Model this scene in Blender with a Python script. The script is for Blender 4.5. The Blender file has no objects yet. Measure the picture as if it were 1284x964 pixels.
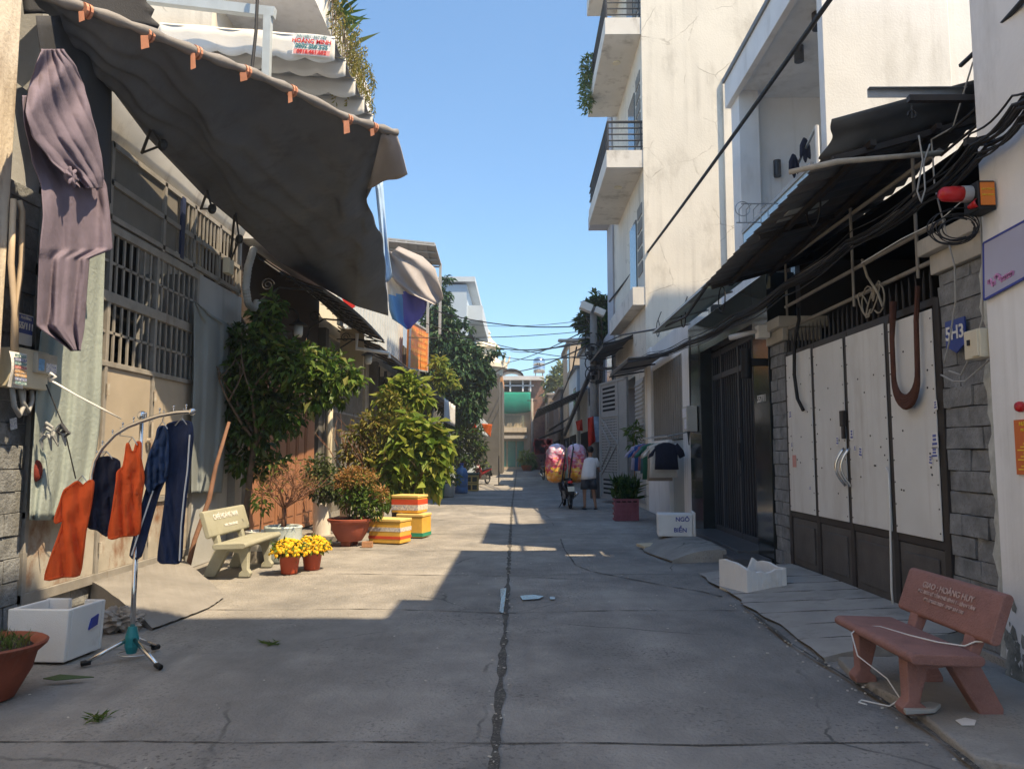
import bpy, bmesh, math, random
from mathutils import Vector as V, Matrix
R_ = math.radians
rnd = random.Random(7)
scene = bpy.context.scene
COL = scene.collection

# ------------------------------------------------------------------ camera
CAMZ = 1.55
cam_d = bpy.data.cameras.new('camera')
cam_d.sensor_width = 36
cam_d.lens = 27.03
cam_d.clip_start = 0.05
cam_d.clip_end = 2000
cam = bpy.data.objects.new('camera', cam_d)
COL.objects.link(cam)
cam.location = (0, 0, CAMZ)
cam.rotation_euler = (R_(90 + 5.216), 0, R_(0.475))
scene.camera = cam
CROT = cam.rotation_euler.to_matrix()

# ------------------------------------------------------------------ sky, sun, exposure
SUN = V((1.0, -0.65, 1.9)).normalized()          # direction towards the sun
SUN_EL = math.asin(SUN.z)
world = bpy.data.worlds.new('World')
scene.world = world
world.use_nodes = True
nt = world.node_tree
sky = nt.nodes.new('ShaderNodeTexSky')
sky.sky_type = 'NISHITA'
sky.sun_disc = False
sky.sun_elevation = SUN_EL
sky.sun_rotation = math.atan2(SUN.x, SUN.y)
sky.altitude = 10
sky.air_density = 1.0
sky.dust_density = 0.9
sky.ozone_density = 2.0
bg = nt.nodes['Background']
bg.inputs['Strength'].default_value = 0.15
gam = nt.nodes.new('ShaderNodeGamma')               # hazy tropical sky: flatter than the clear-air model
gam.inputs[1].default_value = 0.88
mul = nt.nodes.new('ShaderNodeMix')
mul.data_type = 'RGBA'
mul.blend_type = 'MULTIPLY'
mul.inputs[0].default_value = 1.0
mul.inputs[7].default_value = (0.33, 0.42, 0.465, 1)
nt.links.new(sky.outputs[0], gam.inputs[0])
nt.links.new(gam.outputs[0], mul.inputs[6])
nt.links.new(mul.outputs[2], bg.inputs['Color'])
sd = bpy.data.lights.new('sun', 'SUN')
sd.energy = 2.02
sd.angle = R_(0.5)
sd.color = (1.0, 0.79, 0.51)
so = bpy.data.objects.new('sun', sd)
COL.objects.link(so)
so.rotation_euler = (-SUN).to_track_quat('-Z', 'Y').to_euler()
scene.view_settings.view_transform = 'Standard'
scene.view_settings.look = 'None'
scene.view_settings.gamma = 1.0
scene.view_settings.exposure = 2.15
scene.cycles.max_bounces = 10
scene.cycles.diffuse_bounces = 8
scene.cycles.use_denoising = True
scene.cycles.caustics_reflective = False
scene.cycles.caustics_refractive = False


# ------------------------------------------------------------------ pixel helpers (photo pixels -> world at a chosen real depth)
def ray(px, py):
    return CROT @ V(((px - 642) / 964, -(py - 482) / 964, -1))


def at(px, py, Y):
    d = ray(px, py)
    t = Y / d.y
    return V((d.x * t, Y, CAMZ + d.z * t))


def onx(px, py, X):
    d = ray(px, py)
    t = X / d.x
    return V((X, d.y * t, CAMZ + d.z * t))


def onz(px, py, Z=0.0):
    d = ray(px, py)
    t = (Z - CAMZ) / d.z
    return V((d.x * t, d.y * t, Z))


def lerp(a, b, t):
    return a + (b - a) * t


# ------------------------------------------------------------------ materials
MATS = {}


def mat(name, col, var=0.18, scale=3.0, rough=0.8, bump=0.15, bscale=60.0, metal=0.0, stain=None, stain_amt=0.5, stain_scale=(2.5, 2.5, 0.5), spec=0.4, trans=0.0, alpha=1.0, coat=0.0, fleck=None, fleck_scale=180.0, stain_lo=0.52, stain_hi=0.7, sub=None, streak=None, streak_amt=.5, streak_scale=(5, 5, .25), cracks=0.0, crack_w=.012, crack_col=None, blotch=0.0, fleck_mask=False):
    if name in MATS:
        return MATS[name]
    m = bpy.data.materials.new(name)
    MATS[name] = m
    m.use_nodes = True
    t = m.node_tree
    N, Lk = t.nodes, t.links
    b = N['Principled BSDF']
    tc = N.new('ShaderNodeTexCoord')

    def noise(sc, det=6, vec=None):
        n = N.new('ShaderNodeTexNoise')
        n.inputs['Scale'].default_value = sc
        n.inputs['Detail'].default_value = det
        n.inputs['Roughness'].default_value = 0.6
        Lk.new(vec or tc.outputs['Object'], n.inputs['Vector'])
        return n

    def mix(fac, a, bcol):
        x = N.new('ShaderNodeMix')
        x.data_type = 'RGBA'
        if isinstance(fac, float):
            x.inputs[0].default_value = fac
        else:
            Lk.new(fac, x.inputs[0])
        for i, v in ((6, a), (7, bcol)):
            if isinstance(v, (tuple, list)):
                x.inputs[i].default_value = (*v[:3], 1)
            else:
                Lk.new(v, x.inputs[i])
        return x.outputs[2]

    def ramp(src, lo, hi):
        r = N.new('ShaderNodeMapRange')
        r.inputs['From Min'].default_value = lo
        r.inputs['From Max'].default_value = hi
        Lk.new(src, r.inputs['Value'])
        return r.outputs[0]
    n1 = noise(scale)
    lo = tuple(c * (1 - var) for c in col)
    hi = tuple(min(1, c * (1 + var)) for c in col)
    out = mix(ramp(n1.outputs[0], 0.3, 0.7), lo, hi)
    if fleck:
        n3 = noise(fleck_scale, 2)
        ff = ramp(n3.outputs[0], 0.56, 0.66)
        if fleck_mask:
            nm = noise(.9, 4)
            ml = N.new('ShaderNodeMath')
            ml.operation = 'MULTIPLY'
            Lk.new(ff, ml.inputs[0])
            Lk.new(ramp(nm.outputs[0], .42, .66), ml.inputs[1])
            ff = ml.outputs[0]
        out = mix(ff, out, fleck)
    if blotch:
        nb2 = noise(.33, 5)
        hs = N.new('ShaderNodeHueSaturation')
        Lk.new(out, hs.inputs['Color'])
        mrb = N.new('ShaderNodeMapRange')
        mrb.inputs['From Min'].default_value = .3
        mrb.inputs['From Max'].default_value = .7
        mrb.inputs['To Min'].default_value = 1 - blotch
        mrb.inputs['To Max'].default_value = 1 + blotch
        Lk.new(nb2.outputs[0], mrb.inputs['Value'])
        Lk.new(mrb.outputs[0], hs.inputs['Value'])
        out = hs.outputs[0]
    if streak:
        mp2 = N.new('ShaderNodeMapping')
        mp2.inputs['Scale'].default_value = streak_scale
        Lk.new(tc.outputs['Object'], mp2.inputs['Vector'])
        ns = noise(1.0, 7, mp2.outputs[0])
        nm2 = noise(.6, 3)
        ml2 = N.new('ShaderNodeMath')
        ml2.operation = 'MULTIPLY'
        Lk.new(ramp(ns.outputs[0], .5, .72), ml2.inputs[0])
        Lk.new(ramp(nm2.outputs[0], .38, .7), ml2.inputs[1])
        ml3 = N.new('ShaderNodeMath')
        ml3.operation = 'MULTIPLY'
        ml3.inputs[1].default_value = streak_amt
        Lk.new(ml2.outputs[0], ml3.inputs[0])
        out = mix(ml3.outputs[0], out, streak)
    if cracks:
        nd = noise(1.6, 4)
        va_ = N.new('ShaderNodeMix')
        va_.data_type = 'RGBA'
        va_.inputs[0].default_value = .22
        Lk.new(tc.outputs['Object'], va_.inputs[6])
        Lk.new(nd.outputs['Color'], va_.inputs[7])
        vo = N.new('ShaderNodeTexVoronoi')
        vo.feature = 'DISTANCE_TO_EDGE'
        vo.inputs['Scale'].default_value = cracks
        Lk.new(va_.outputs[2], vo.inputs['Vector'])
        nm3 = noise(.8, 4)
        r1 = N.new('ShaderNodeMapRange')
        r1.inputs['From Min'].default_value = crack_w
        r1.inputs['From Max'].default_value = crack_w * .3
        Lk.new(vo.outputs['Distance'], r1.inputs['Value'])
        ml4 = N.new('ShaderNodeMath')
        ml4.operation = 'MULTIPLY'
        Lk.new(r1.outputs[0], ml4.inputs[0])
        Lk.new(ramp(nm3.outputs[0], .5, .62), ml4.inputs[1])
        out = mix(ml4.outputs[0], out, crack_col or tuple(c * .4 for c in col))
    if stain:
        mp = N.new('ShaderNodeMapping')
        mp.inputs['Scale'].default_value = stain_scale
        Lk.new(tc.outputs['Object'], mp.inputs['Vector'])
        n2 = noise(1.0, 9, mp.outputs[0])
        n2.inputs['Roughness'].default_value = 0.68
        f = ramp(n2.outputs[0], stain_lo, stain_hi)
        ml = N.new('ShaderNodeMath')
        ml.operation = 'MULTIPLY'
        ml.inputs[1].default_value = stain_amt
        Lk.new(f, ml.inputs[0])
        out = mix(ml.outputs[0], out, stain)
    Lk.new(out, b.inputs['Base Color'])
    b.inputs['Metallic'].default_value = metal
    b.inputs['Specular IOR Level'].default_value = spec
    rr = ramp(n1.outputs[0], 0.2, 0.8)
    mr = N.new('ShaderNodeMapRange')
    mr.inputs['To Min'].default_value = max(0.02, rough - 0.1)
    mr.inputs['To Max'].default_value = min(1, rough + 0.1)
    Lk.new(n1.outputs[0], mr.inputs['Value'])
    Lk.new(mr.outputs[0], b.inputs['Roughness'])
    if trans:
        b.inputs['Transmission Weight'].default_value = trans
    if coat:
        b.inputs['Coat Weight'].default_value = coat
        b.inputs['Coat Roughness'].default_value = 0.1
    if alpha < 1:
        b.inputs['Alpha'].default_value = alpha
    if bump:
        nb = noise(bscale, 5)
        bp = N.new('ShaderNodeBump')
        bp.inputs['Strength'].default_value = bump
        bp.inputs['Distance'].default_value = 0.02
        Lk.new(nb.outputs[0], bp.inputs['Height'])
        Lk.new(bp.outputs[0], b.inputs['Normal'])
    if sub:
        tr = N.new('ShaderNodeBsdfTranslucent')
        Lk.new(out, tr.inputs['Color'])
        ms = N.new('ShaderNodeMixShader')
        ms.inputs[0].default_value = sub
        Lk.new(b.outputs[0], ms.inputs[1])
        Lk.new(tr.outputs[0], ms.inputs[2])
        Lk.new(ms.outputs[0], N['Material Output'].inputs['Surface'])
    return m


def leafmat(name, cols, trans=0.3, rough=0.5):
    m = bpy.data.materials.new(name)
    m.use_nodes = True
    t = m.node_tree
    N, Lk = t.nodes, t.links
    b = N['Principled BSDF']
    g = N.new('ShaderNodeNewGeometry')
    cr = N.new('ShaderNodeValToRGB')
    e = cr.color_ramp.elements
    e[0].color = (*cols[0], 1)
    e[1].color = (*cols[-1], 1)
    for i, c in enumerate(cols[1:-1]):
        x = e.new((i + 1) / (len(cols) - 1))
        x.color = (*c, 1)
    Lk.new(g.outputs['Random Per Island'], cr.inputs[0])
    Lk.new(cr.outputs[0], b.inputs['Base Color'])
    b.inputs['Roughness'].default_value = rough
    b.inputs['Specular IOR Level'].default_value = 0.35
    tr = N.new('ShaderNodeBsdfTranslucent')
    Lk.new(cr.outputs[0], tr.inputs['Color'])
    ms = N.new('ShaderNodeMixShader')
    ms.inputs[0].default_value = trans
    Lk.new(b.outputs[0], ms.inputs[1])
    Lk.new(tr.outputs[0], ms.inputs[2])
    Lk.new(ms.outputs[0], N['Material Output'].inputs['Surface'])
    return m


# ------------------------------------------------------------------ object helpers
def tag(o, label, cat, group=None, kind='thing'):
    o['label'] = label
    o['category'] = cat
    o['kind'] = kind
    if group:
        o['group'] = group
    return o


def thing(name, label, cat, loc=(0, 0, 0), group=None, rz=0.0):
    o = bpy.data.objects.new(name, None)
    COL.objects.link(o)
    o.location = loc
    o.rotation_euler.z = rz
    o.empty_display_size = 0.1
    return tag(o, label, cat, group)


def copy_tree(o, parent=None):
    c = o.copy()
    COL.objects.link(c)
    if parent:
        c.parent = parent
    for ch in list(o.children):
        copy_tree(ch, c)
    return c


def rootloc(p):
    v = V((0, 0, 0))
    while p is not None:
        v += p.location
        p = p.parent
    return v


class MB:
    def __init__(s):
        s.v, s.f, s.m, s.mi = [], [], [], 0

    def add(s, vs, fs):
        n = len(s.v)
        s.v.extend([tuple(x) for x in vs])
        for f in fs:
            s.f.append(tuple(i + n for i in f))
            s.m.append(s.mi)
        return s

    def box(s, x0, x1, y0, y1, z0, z1, jit=0.0):
        vs = [(x, y, z) for z in (z0, z1) for y in (y0, y1) for x in (x0, x1)]
        if jit:
            vs = [(x + rnd.uniform(-jit, jit), y + rnd.uniform(-jit, jit), z + rnd.uniform(-jit, jit)) for x, y, z in vs]
        return s.add(vs, [(0, 2, 3, 1), (4, 5, 7, 6), (0, 1, 5, 4), (2, 6, 7, 3), (0, 4, 6, 2), (1, 3, 7, 5)])

    def hexa(s, a, b):
        """a, b: two quads (4 points each), joined into a closed solid"""
        vs = list(a) + list(b)
        return s.add(vs, [(3, 2, 1, 0), (4, 5, 6, 7), (0, 1, 5, 4), (1, 2, 6, 5), (2, 3, 7, 6), (3, 0, 4, 7)])

    def obox(s, c, size, rot=None):
        c = V(c)
        h = V(size) / 2
        vs = []
        for z in (-1, 1):
            for y in (-1, 1):
                for x in (-1, 1):
                    p = V((x * h.x, y * h.y, z * h.z))
                    if rot is not None:
                        p = rot @ p
                    vs.append(c + p)
        return s.add(vs, [(0, 2, 3, 1), (4, 5, 7, 6), (0, 1, 5, 4), (2, 6, 7, 3), (0, 4, 6, 2), (1, 3, 7, 5)])

    def bar(s, a, b, w, h=None):
        a, b = V(a), V(b)
        h = h or w
        d = (b - a)
        L = d.length
        q = d.to_track_quat('X', 'Z').to_matrix()
        return s.obox((a + b) / 2, (L, w, h), q)

    def tube(s, pts, r, seg=8, cap=True, sq=1.0):
        pts = [V(p) for p in pts]
        rs = r if isinstance(r, (list, tuple)) else [r] * len(pts)
        n = len(pts)
        vs = []
        up = None
        for i, p in enumerate(pts):
            d = (pts[min(i + 1, n - 1)] - pts[max(i - 1, 0)])
            d = d.normalized() if d.length > 1e-9 else V((0, 0, 1))
            if up is None:
                up = d.orthogonal().normalized()
            else:
                up = up - d * up.dot(d)
                up = up.normalized() if up.length > 1e-6 else d.orthogonal().normalized()
            sd_ = d.cross(up)
            for k in range(seg):
                a = 2 * math.pi * k / seg
                vs.append(p + (up * math.cos(a) + sd_ * math.sin(a) * sq) * rs[i])
        fs = []
        for i in range(n - 1):
            for k in range(seg):
                k2 = (k + 1) % seg
                fs.append((i * seg + k, i * seg + k2, (i + 1) * seg + k2, (i + 1) * seg + k))
        if cap:
            fs.append(tuple(range(seg - 1, -1, -1)))
            fs.append(tuple((n - 1) * seg + k for k in range(seg)))
        return s.add(vs, fs)

    def cyl(s, a, b, r0, r1=None, seg=16):
        return s.tube([a, b], [r0, r0 if r1 is None else r1], seg)

    def lathe(s, c, prof, seg=28, axis=None, ell=1.0):
        """prof: [(r, z)] from bottom; closes at r==0"""
        c = V(c)
        vs, fs = [], []
        for r, z in prof:
            for k in range(seg):
                a = 2 * math.pi * k / seg
                p = V((r * math.cos(a), r * math.sin(a) * ell, z))
                if axis is not None:
                    p = axis @ p
                vs.append(c + p)
        for i in range(len(prof) - 1):
            for k in range(seg):
                k2 = (k + 1) % seg
                fs.append((i * seg + k, i * seg + k2, (i + 1) * seg + k2, (i + 1) * seg + k))
        fs.append(tuple(range(seg - 1, -1, -1)))
        fs.append(tuple((len(prof) - 1) * seg + k for k in range(seg)))
        return s.add(vs, fs)

    def ball(s, c, r, seg=12, rings=8, sc=(1, 1, 1)):
        c = V(c)
        vs, fs = [], []
        for i in range(rings + 1):
            ph = math.pi * i / rings
            for k in range(seg):
                a = 2 * math.pi * k / seg
                vs.append(c + V((r * sc[0] * math.sin(ph) * math.cos(a), r * sc[1] * math.sin(ph) * math.sin(a), -r * sc[2] * math.cos(ph))))
        for i in range(rings):
            for k in range(seg):
                k2 = (k + 1) % seg
                fs.append((i * seg + k, i * seg + k2, (i + 1) * seg + k2, (i + 1) * seg + k))
        return s.add(vs, fs)

    def grid(s, fn, nu, nv):
        vs = [fn(i / nu, j / nv) for j in range(nv + 1) for i in range(nu + 1)]
        w = nu + 1
        fs = [(j * w + i, j * w + i + 1, (j + 1) * w + i + 1, (j + 1) * w + i) for j in range(nv) for i in range(nu)]
        return s.add(vs, fs)

    def prism(s, pts, off):
        n = len(pts)
        off = V(off)
        vs = [V(p) for p in pts] + [V(p) + off for p in pts]
        fs = [tuple(range(n - 1, -1, -1)), tuple(range(n, 2 * n))]
        fs += [(i, (i + 1) % n, n + (i + 1) % n, n + i) for i in range(n)]
        return s.add(vs, fs)

    def loft(s, secs, seg=18, fold=0.0, nf=5, ph=0.0):
        """secs: [(centre, half-width vector, half-depth vector)]"""
        vs, fs = [], []
        n = len(secs)
        for i, (c, a, b) in enumerate(secs):
            c, a, b = V(c), V(a), V(b)
            for k in range(seg):
                t = 2 * math.pi * k / seg
                g = 1 + fold * math.sin(nf * t + ph + i * 0.35) * (0.4 + 0.6 * (i / max(1, n - 1)))
                vs.append(c + a * math.cos(t) + b * math.sin(t) * g)
        for i in range(n - 1):
            for k in range(seg):
                k2 = (k + 1) % seg
                fs.append((i * seg + k, i * seg + k2, (i + 1) * seg + k2, (i + 1) * seg + k))
        fs.append(tuple(range(seg - 1, -1, -1)))
        fs.append(tuple((n - 1) * seg + k for k in range(seg)))
        return s.add(vs, fs)

    def leaf(s, p, d, nrm, L, W, cup=0.25):
        d = d.normalized()
        sd_ = d.cross(nrm)
        sd_ = sd_.normalized() if sd_.length > 1e-6 else d.orthogonal().normalized()
        n2 = sd_.cross(d)
        m = p + d * (L * 0.45)
        tip = p + d * L - n2 * (L * 0.18)
        a = m + sd_ * (W / 2) + n2 * (W * cup)
        b = m - sd_ * (W / 2) + n2 * (W * cup)
        return s.add([p, a, tip, b], [(0, 1, 2), (0, 2, 3)])

    def crown(s, clumps, n, L, W, droop=0.3, r=None, shell=0.55):
        """leaves spread through ellipsoid clumps [(centre, (rx, ry, rz))]"""
        r = r or rnd
        wts = [c[1][0] * c[1][1] * c[1][2] for c in clumps]
        tot = sum(w ** 0.7 for w in wts)
        for (c, rad), w in zip(clumps, wts):
            c = V(c)
            k = max(6, int(n * w ** 0.7 / tot))
            for _ in range(k):
                u = V((r.gauss(0, 1), r.gauss(0, 1), r.gauss(0, 1))).normalized()
                rr = shell + (1.05 - shell) * r.random() if r.random() < 0.75 else r.random()
                p = c + V((u.x * rad[0], u.y * rad[1], u.z * rad[2])) * rr
                d = (u + V((r.gauss(0, .6), r.gauss(0, .6), r.gauss(0, .5) - droop)))
                nn = V((r.gauss(0, .5), r.gauss(0, .5), 1)) + u * 0.5
                k2 = r.uniform(.45, 1.4)
                s.leaf(p, d, nn, L * k2, W * k2)
        return s

    def build(s, name, m, parent=None, smooth=False, bevel=0.0, solid=0.0, seg=2, sub=0, weld=False):
        off = rootloc(parent) if parent is not None else V((0, 0, 0))
        me = bpy.data.meshes.new(name)
        ox, oy, oz = off
        me.from_pydata([(a - ox, b - oy, c - oz) for a, b, c in s.v], [], s.f)
        ms = m if isinstance(m, (list, tuple)) else [m]
        for x in ms:
            me.materials.append(x)
        if len(ms) > 1:
            me.polygons.foreach_set('material_index', s.m)
        if smooth:
            me.polygons.foreach_set('use_smooth', [True] * len(me.polygons))
        me.update()
        o = bpy.data.objects.new(name, me)
        COL.objects.link(o)
        if parent is not None:
            o.parent = parent
        if solid:
            md = o.modifiers.new('solid', 'SOLIDIFY')
            md.thickness = solid
            md.offset = 0
        if sub:
            md = o.modifiers.new('sub', 'SUBSURF')
            md.levels = md.render_levels = sub
        if bevel:
            md = o.modifiers.new('bevel', 'BEVEL')
            md.width = bevel
            md.segments = seg
            md.limit_method = 'ANGLE'
            md.angle_limit = R_(40)
            if smooth is False:
                me.polygons.foreach_set('use_smooth', [True] * len(me.polygons))
                md.harden_normals = True
        return o


def rooted(o, loc=None):
    """move the origin of a one-mesh thing to its base centre"""
    me = o.data
    xs = [v.co for v in me.vertices]
    if loc is None:
        loc = V(((min(c.x for c in xs) + max(c.x for c in xs)) / 2, (min(c.y for c in xs) + max(c.y for c in xs)) / 2, min(c.z for c in xs)))
    me.transform(Matrix.Translation(-loc))
    o.location = loc
    return o


def text(body, o, right, up, size, m, parent, name='lettering', align='CENTER', ext=0.002, width=None, bold=0.0):
    cu = bpy.data.curves.new(name, 'FONT')
    cu.body = body
    cu.size = size
    cu.align_x = align
    cu.align_y = 'CENTER'
    cu.extrude = ext
    cu.offset = bold
    cu.materials.append(m)
    ob = bpy.data.objects.new(name, cu)
    COL.objects.link(ob)
    bpy.context.view_layer.update()
    dg = bpy.context.evaluated_depsgraph_get()
    me = bpy.data.meshes.new_from_object(ob.evaluated_get(dg))
    bpy.data.objects.remove(ob)
    bpy.data.curves.remove(cu)
    right, up = V(right).normalized(), V(up).normalized()
    n = right.cross(up).normalized()
    up = n.cross(right)
    M = Matrix((right, up, n)).transposed().to_4x4()
    off = rootloc(parent) if parent is not None else V((0, 0, 0))
    M.translation = V(o) - off
    if width:
        M = M @ Matrix.Diagonal((width, 1, 1, 1))
    me.transform(M)
    me.name = name
    if not me.materials:
        me.materials.append(m)
    ob = bpy.data.objects.new(name, me)
    COL.objects.link(ob)
    ob.parent = parent
    return ob


def wob(seed, *a):
    return math.sin(a[0] * 12.9 + seed) * 0.5 + math.sin(a[0] * 5.3 + a[-1] * 7.1 + seed * 2.3) * 0.5


# ------------------------------------------------------------------ palette
concrete = mat('weathered_concrete', (0.30, 0.28, 0.255), .22, 1.3, .88, .35, 45, stain=(0.12, 0.115, 0.11), stain_amt=.55, stain_scale=(.7, .7, .7), fleck=(.2, .19, .18), fleck_scale=90)
road_m = mat('road_concrete', (0.32, 0.302, 0.28), .2, 2.2, .85, 1.0, 36, stain=(0.15, 0.147, 0.143), stain_amt=.8, stain_scale=(.7, .45, 1), fleck=(.11, .105, .10), fleck_scale=34, stain_lo=.42, stain_hi=.68, fleck_mask=True, blotch=.16, cracks=.5, crack_w=.006, crack_col=(.10, .098, .094), streak=(.16, .155, .15), streak_amt=.7, streak_scale=(2.6, .22, 1))
apron_m = mat('apron_concrete', (0.31, 0.295, 0.27), .25, 1.6, .9, .7, 38, stain=(0.14, 0.14, 0.13), stain_amt=.6, stain_scale=(.9, .9, 1), fleck=(.18, .17, .16), fleck_scale=60, fleck_mask=True, blotch=.22, cracks=.9, crack_w=.014)
crack_m = mat('joint_dirt', (0.085, 0.08, 0.073), .5, 9, .95, .6, 90, fleck=(.24, .22, .19), fleck_scale=70)
white_wall = mat('white_wall_paint', (0.80, 0.805, 0.81), .06, 1.5, .75, .15, 30, stain=(0.38, 0.37, 0.34), stain_amt=.45, stain_scale=(1.6, 1.6, .5), stain_lo=.56, stain_hi=.75, streak=(.34, .33, .30), streak_amt=.5, streak_scale=(6, 6, .2))
cream_wall = mat('cream_wall_paint', (0.72, 0.675, 0.59), .06, .7, .85, .2, 20, stain=(0.40, 0.36, 0.30), stain_amt=.7, stain_scale=(.7, .7, .35), stain_lo=.52, stain_hi=.68, streak=(.30, .27, .23), streak_amt=.7, streak_scale=(4.5, 4.5, .16), cracks=.8, crack_w=.008, crack_col=(.36, .32, .26), blotch=.06)
peel_wall = mat('peeling_wall_paint', (0.70, 0.63, 0.53), .1, 1.6, .85, .35, 24, stain=(0.36, 0.29, 0.22), stain_amt=.8, stain_scale=(2.4, 2.4, .6), stain_lo=.5, stain_hi=.62)
grey_wall = mat('grey_wall_paint', (0.40, 0.41, 0.42), .12, 1.2, .85, .2, 25, stain=(0.2, 0.2, 0.19), stain_amt=.5)
slate = mat('slate_tile', (0.22, 0.23, 0.24), .4, 6.0, .85, .8, 35, fleck=(.2, .2, .2), fleck_scale=40)
slate_gap = mat('slate_grout', (0.05, 0.05, 0.05), .3, 9, .95, .3, 50)
steel_grey = mat('grey_painted_steel', (0.27, 0.255, 0.235), .2, 5, .55, .1, 60, stain=(0.12, 0.06, 0.03), stain_amt=.6, stain_lo=.58)
tan_steel = mat('tan_steel_sheet', (0.40, 0.345, 0.275), .1, 2.2, .6, .08, 14, stain=(0.20, 0.10, 0.05), stain_amt=.55, stain_scale=(1.4, 1.4, .6), stain_lo=.56)
rusty = mat('rusty_sheet', (0.40, 0.37, 0.32), .15, 3, .7, .2, 30, stain=(0.20, 0.085, 0.035), stain_amt=.9, stain_scale=(2, 2, 1.4), stain_lo=.48, stain_hi=.62)
dark_metal = mat('dark_metal', (0.025, 0.025, 0.028), .3, 6, .5, .1, 60)
black_m = mat('black_rubber', (0.012, 0.012, 0.013), .3, 8, .6, .1, 60)
void_m = mat('painted_interior_shade', (0.012, 0.012, 0.012), .3, 1.5, .9, 0, spec=.1)  # near-black colour standing for shade inside openings
chrome = mat('stainless_steel', (0.62, 0.62, 0.62), .05, 8, .18, 0, metal=1.0)
galv = mat('galvanised_steel', (0.42, 0.44, 0.46), .15, 6, .4, .1, 40, metal=.8)
foam = mat('white_foam', (0.78, 0.78, 0.77), .05, 3, .85, .25, 120, stain=(0.45, 0.42, 0.36), stain_amt=.5, stain_scale=(3, 3, 3), stain_lo=.55)
white_m = mat('white_plastic', (0.75, 0.75, 0.74), .05, 4, .4, 0)
cream_pl = mat('cream_plastic', (0.66, 0.60, 0.46), .08, 4, .5, .05, 30, stain=(.35, .3, .2), stain_amt=.4)
blue_ink = mat('blue_paint', (0.04, 0.06, 0.32), .1, 6, .5, 0)
red_ink = mat('red_paint', (0.62, 0.03, 0.025), .1, 6, .5, 0)
teal_ink = mat('teal_ink', (0.03, 0.2, 0.22), .1, 6, .5, 0)
yellow_ink = mat('yellow_paint', (0.85, 0.62, 0.06), .1, 6, .5, 0)
orange_m = mat('orange_board', (0.75, 0.22, 0.035), .1, 4, .5, 0)
terracotta = mat('terracotta', (0.24, 0.065, 0.035), .25, 4, .75, .2, 50, stain=(.35, .25, .2), stain_amt=.4, stain_lo=.58)
soil = mat('soil', (0.05, 0.035, 0.025), .4, 12, .95, .9, 40)
wood_pole = mat('weathered_wood', (0.30, 0.15, 0.08), .3, 8, .8, .3, 40)
bark = mat('bark', (0.13, 0.09, 0.065), .35, 9, .9, .6, 40)
brown_paint = mat('brown_painted_steel', (0.36, 0.17, 0.095), .1, 2, .55, .08, 20, stain=(.2, .09, .05), stain_amt=.4)
cable_m = mat('black_cable', (0.02, 0.02, 0.022), .3, 5, .6, 0)
whitewire = mat('white_wire', (0.7, 0.69, 0.66), .08, 5, .5, 0)
paper_w = mat('white_paper', (0.75, 0.74, 0.72), .05, 5, .8, 0)

leaf_dark = leafmat('dark_green_leaves', [(0.018, 0.042, 0.010), (0.04, 0.09, 0.02), (0.085, 0.15, 0.03), (0.026, 0.06, 0.014), (.14, .17, .04)], .3, .35)
leaf_mid = leafmat('mid_green_leaves', [(0.045, 0.10, 0.018), (0.09, 0.18, 0.03), (0.17, 0.25, 0.05), (0.06, 0.12, 0.02), (.22, .22, .06)], .35)
leaf_bright = leafmat('bright_green_leaves', [(0.11, 0.20, 0.03), (0.22, 0.32, 0.05), (0.36, 0.40, 0.08), (0.15, 0.24, 0.035), (.42, .38, .09)], .45)
leaf_mixed = leafmat('green_and_rust_leaves', [(0.05, 0.09, 0.015), (0.10, 0.15, 0.03), (0.30, 0.16, 0.06), (0.13, 0.14, 0.03), (0.36, 0.2, 0.09)], .3)
leaf_dusty = leafmat('dusty_green_leaves', [(0.03, 0.06, 0.02), (0.07, 0.10, 0.035), (0.12, 0.14, 0.05)], .3)
petal = leafmat('yellow_petals', [(0.80, 0.45, 0.01), (0.85, 0.58, 0.02), (0.75, 0.36, 0.01), (0.88, 0.66, 0.06)], .2, .6)

# ------------------------------------------------------------------ setting: ground, road
XL, XR = -4.5, 3.5


def structure(o):
    o['kind'] = 'structure'
    return o


m = MB()
m.grid(lambda u, v: V((lerp(-400, 400, u), lerp(-60, 900, v), -0.03)), 8, 8)
structure(m.build('ground', concrete))


def hump(x, y):
    return 0.006 * math.sin(x * 1.7 + y * .6) + 0.004 * math.sin(y * 2.3 - x) - 0.012 * math.exp(-((x + .13) / .5) ** 2) + .04 * max(0, x - 2.3) + (.006 * wob(5, x * .5, y * .7) if x > 2.3 else 0)


m = MB()
m.grid(lambda u, v: (lambda x, y: V((x, y, hump(x, y))))(lerp(-4.62, 3.75, u), lerp(-6, 84, v ** 1.6)), 64, 180)
structure(m.build('road', road_m, smooth=True))
def strip(pts, w, z=0.006, jit=.25):
    """thin ground ribbon along pts [(x, y)]"""
    mb = MB()
    vs, fs = [], []
    P = []
    for i in range(len(pts) - 1):
        a, b = V((*pts[i], 0)), V((*pts[i + 1], 0))
        k = max(1, int((b - a).length / .12))
        P += [a.lerp(b, j / k) for j in range(k)]
    P.append(V((*pts[-1], 0)))
    for i, p in enumerate(P):
        d = (P[min(i + 1, len(P) - 1)] - P[max(0, i - 1)]).normalized()
        n = V((-d.y, d.x, 0))
        ww = w * (1 + jit * rnd.uniform(-1, 1)) / 2
        p = p + n * rnd.uniform(-.1, .1) * w
        for sgn in (1, -1):
            q = p + n * ww * sgn
            vs.append((q.x, q.y, hump(min(max(q.x, -3.05), 3.7), q.y) + z))
    for i in range(len(P) - 1):
        fs.append((2 * i, 2 * i + 1, 2 * i + 3, 2 * i + 2))
    mb.add(vs, fs)
    return mb


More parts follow.
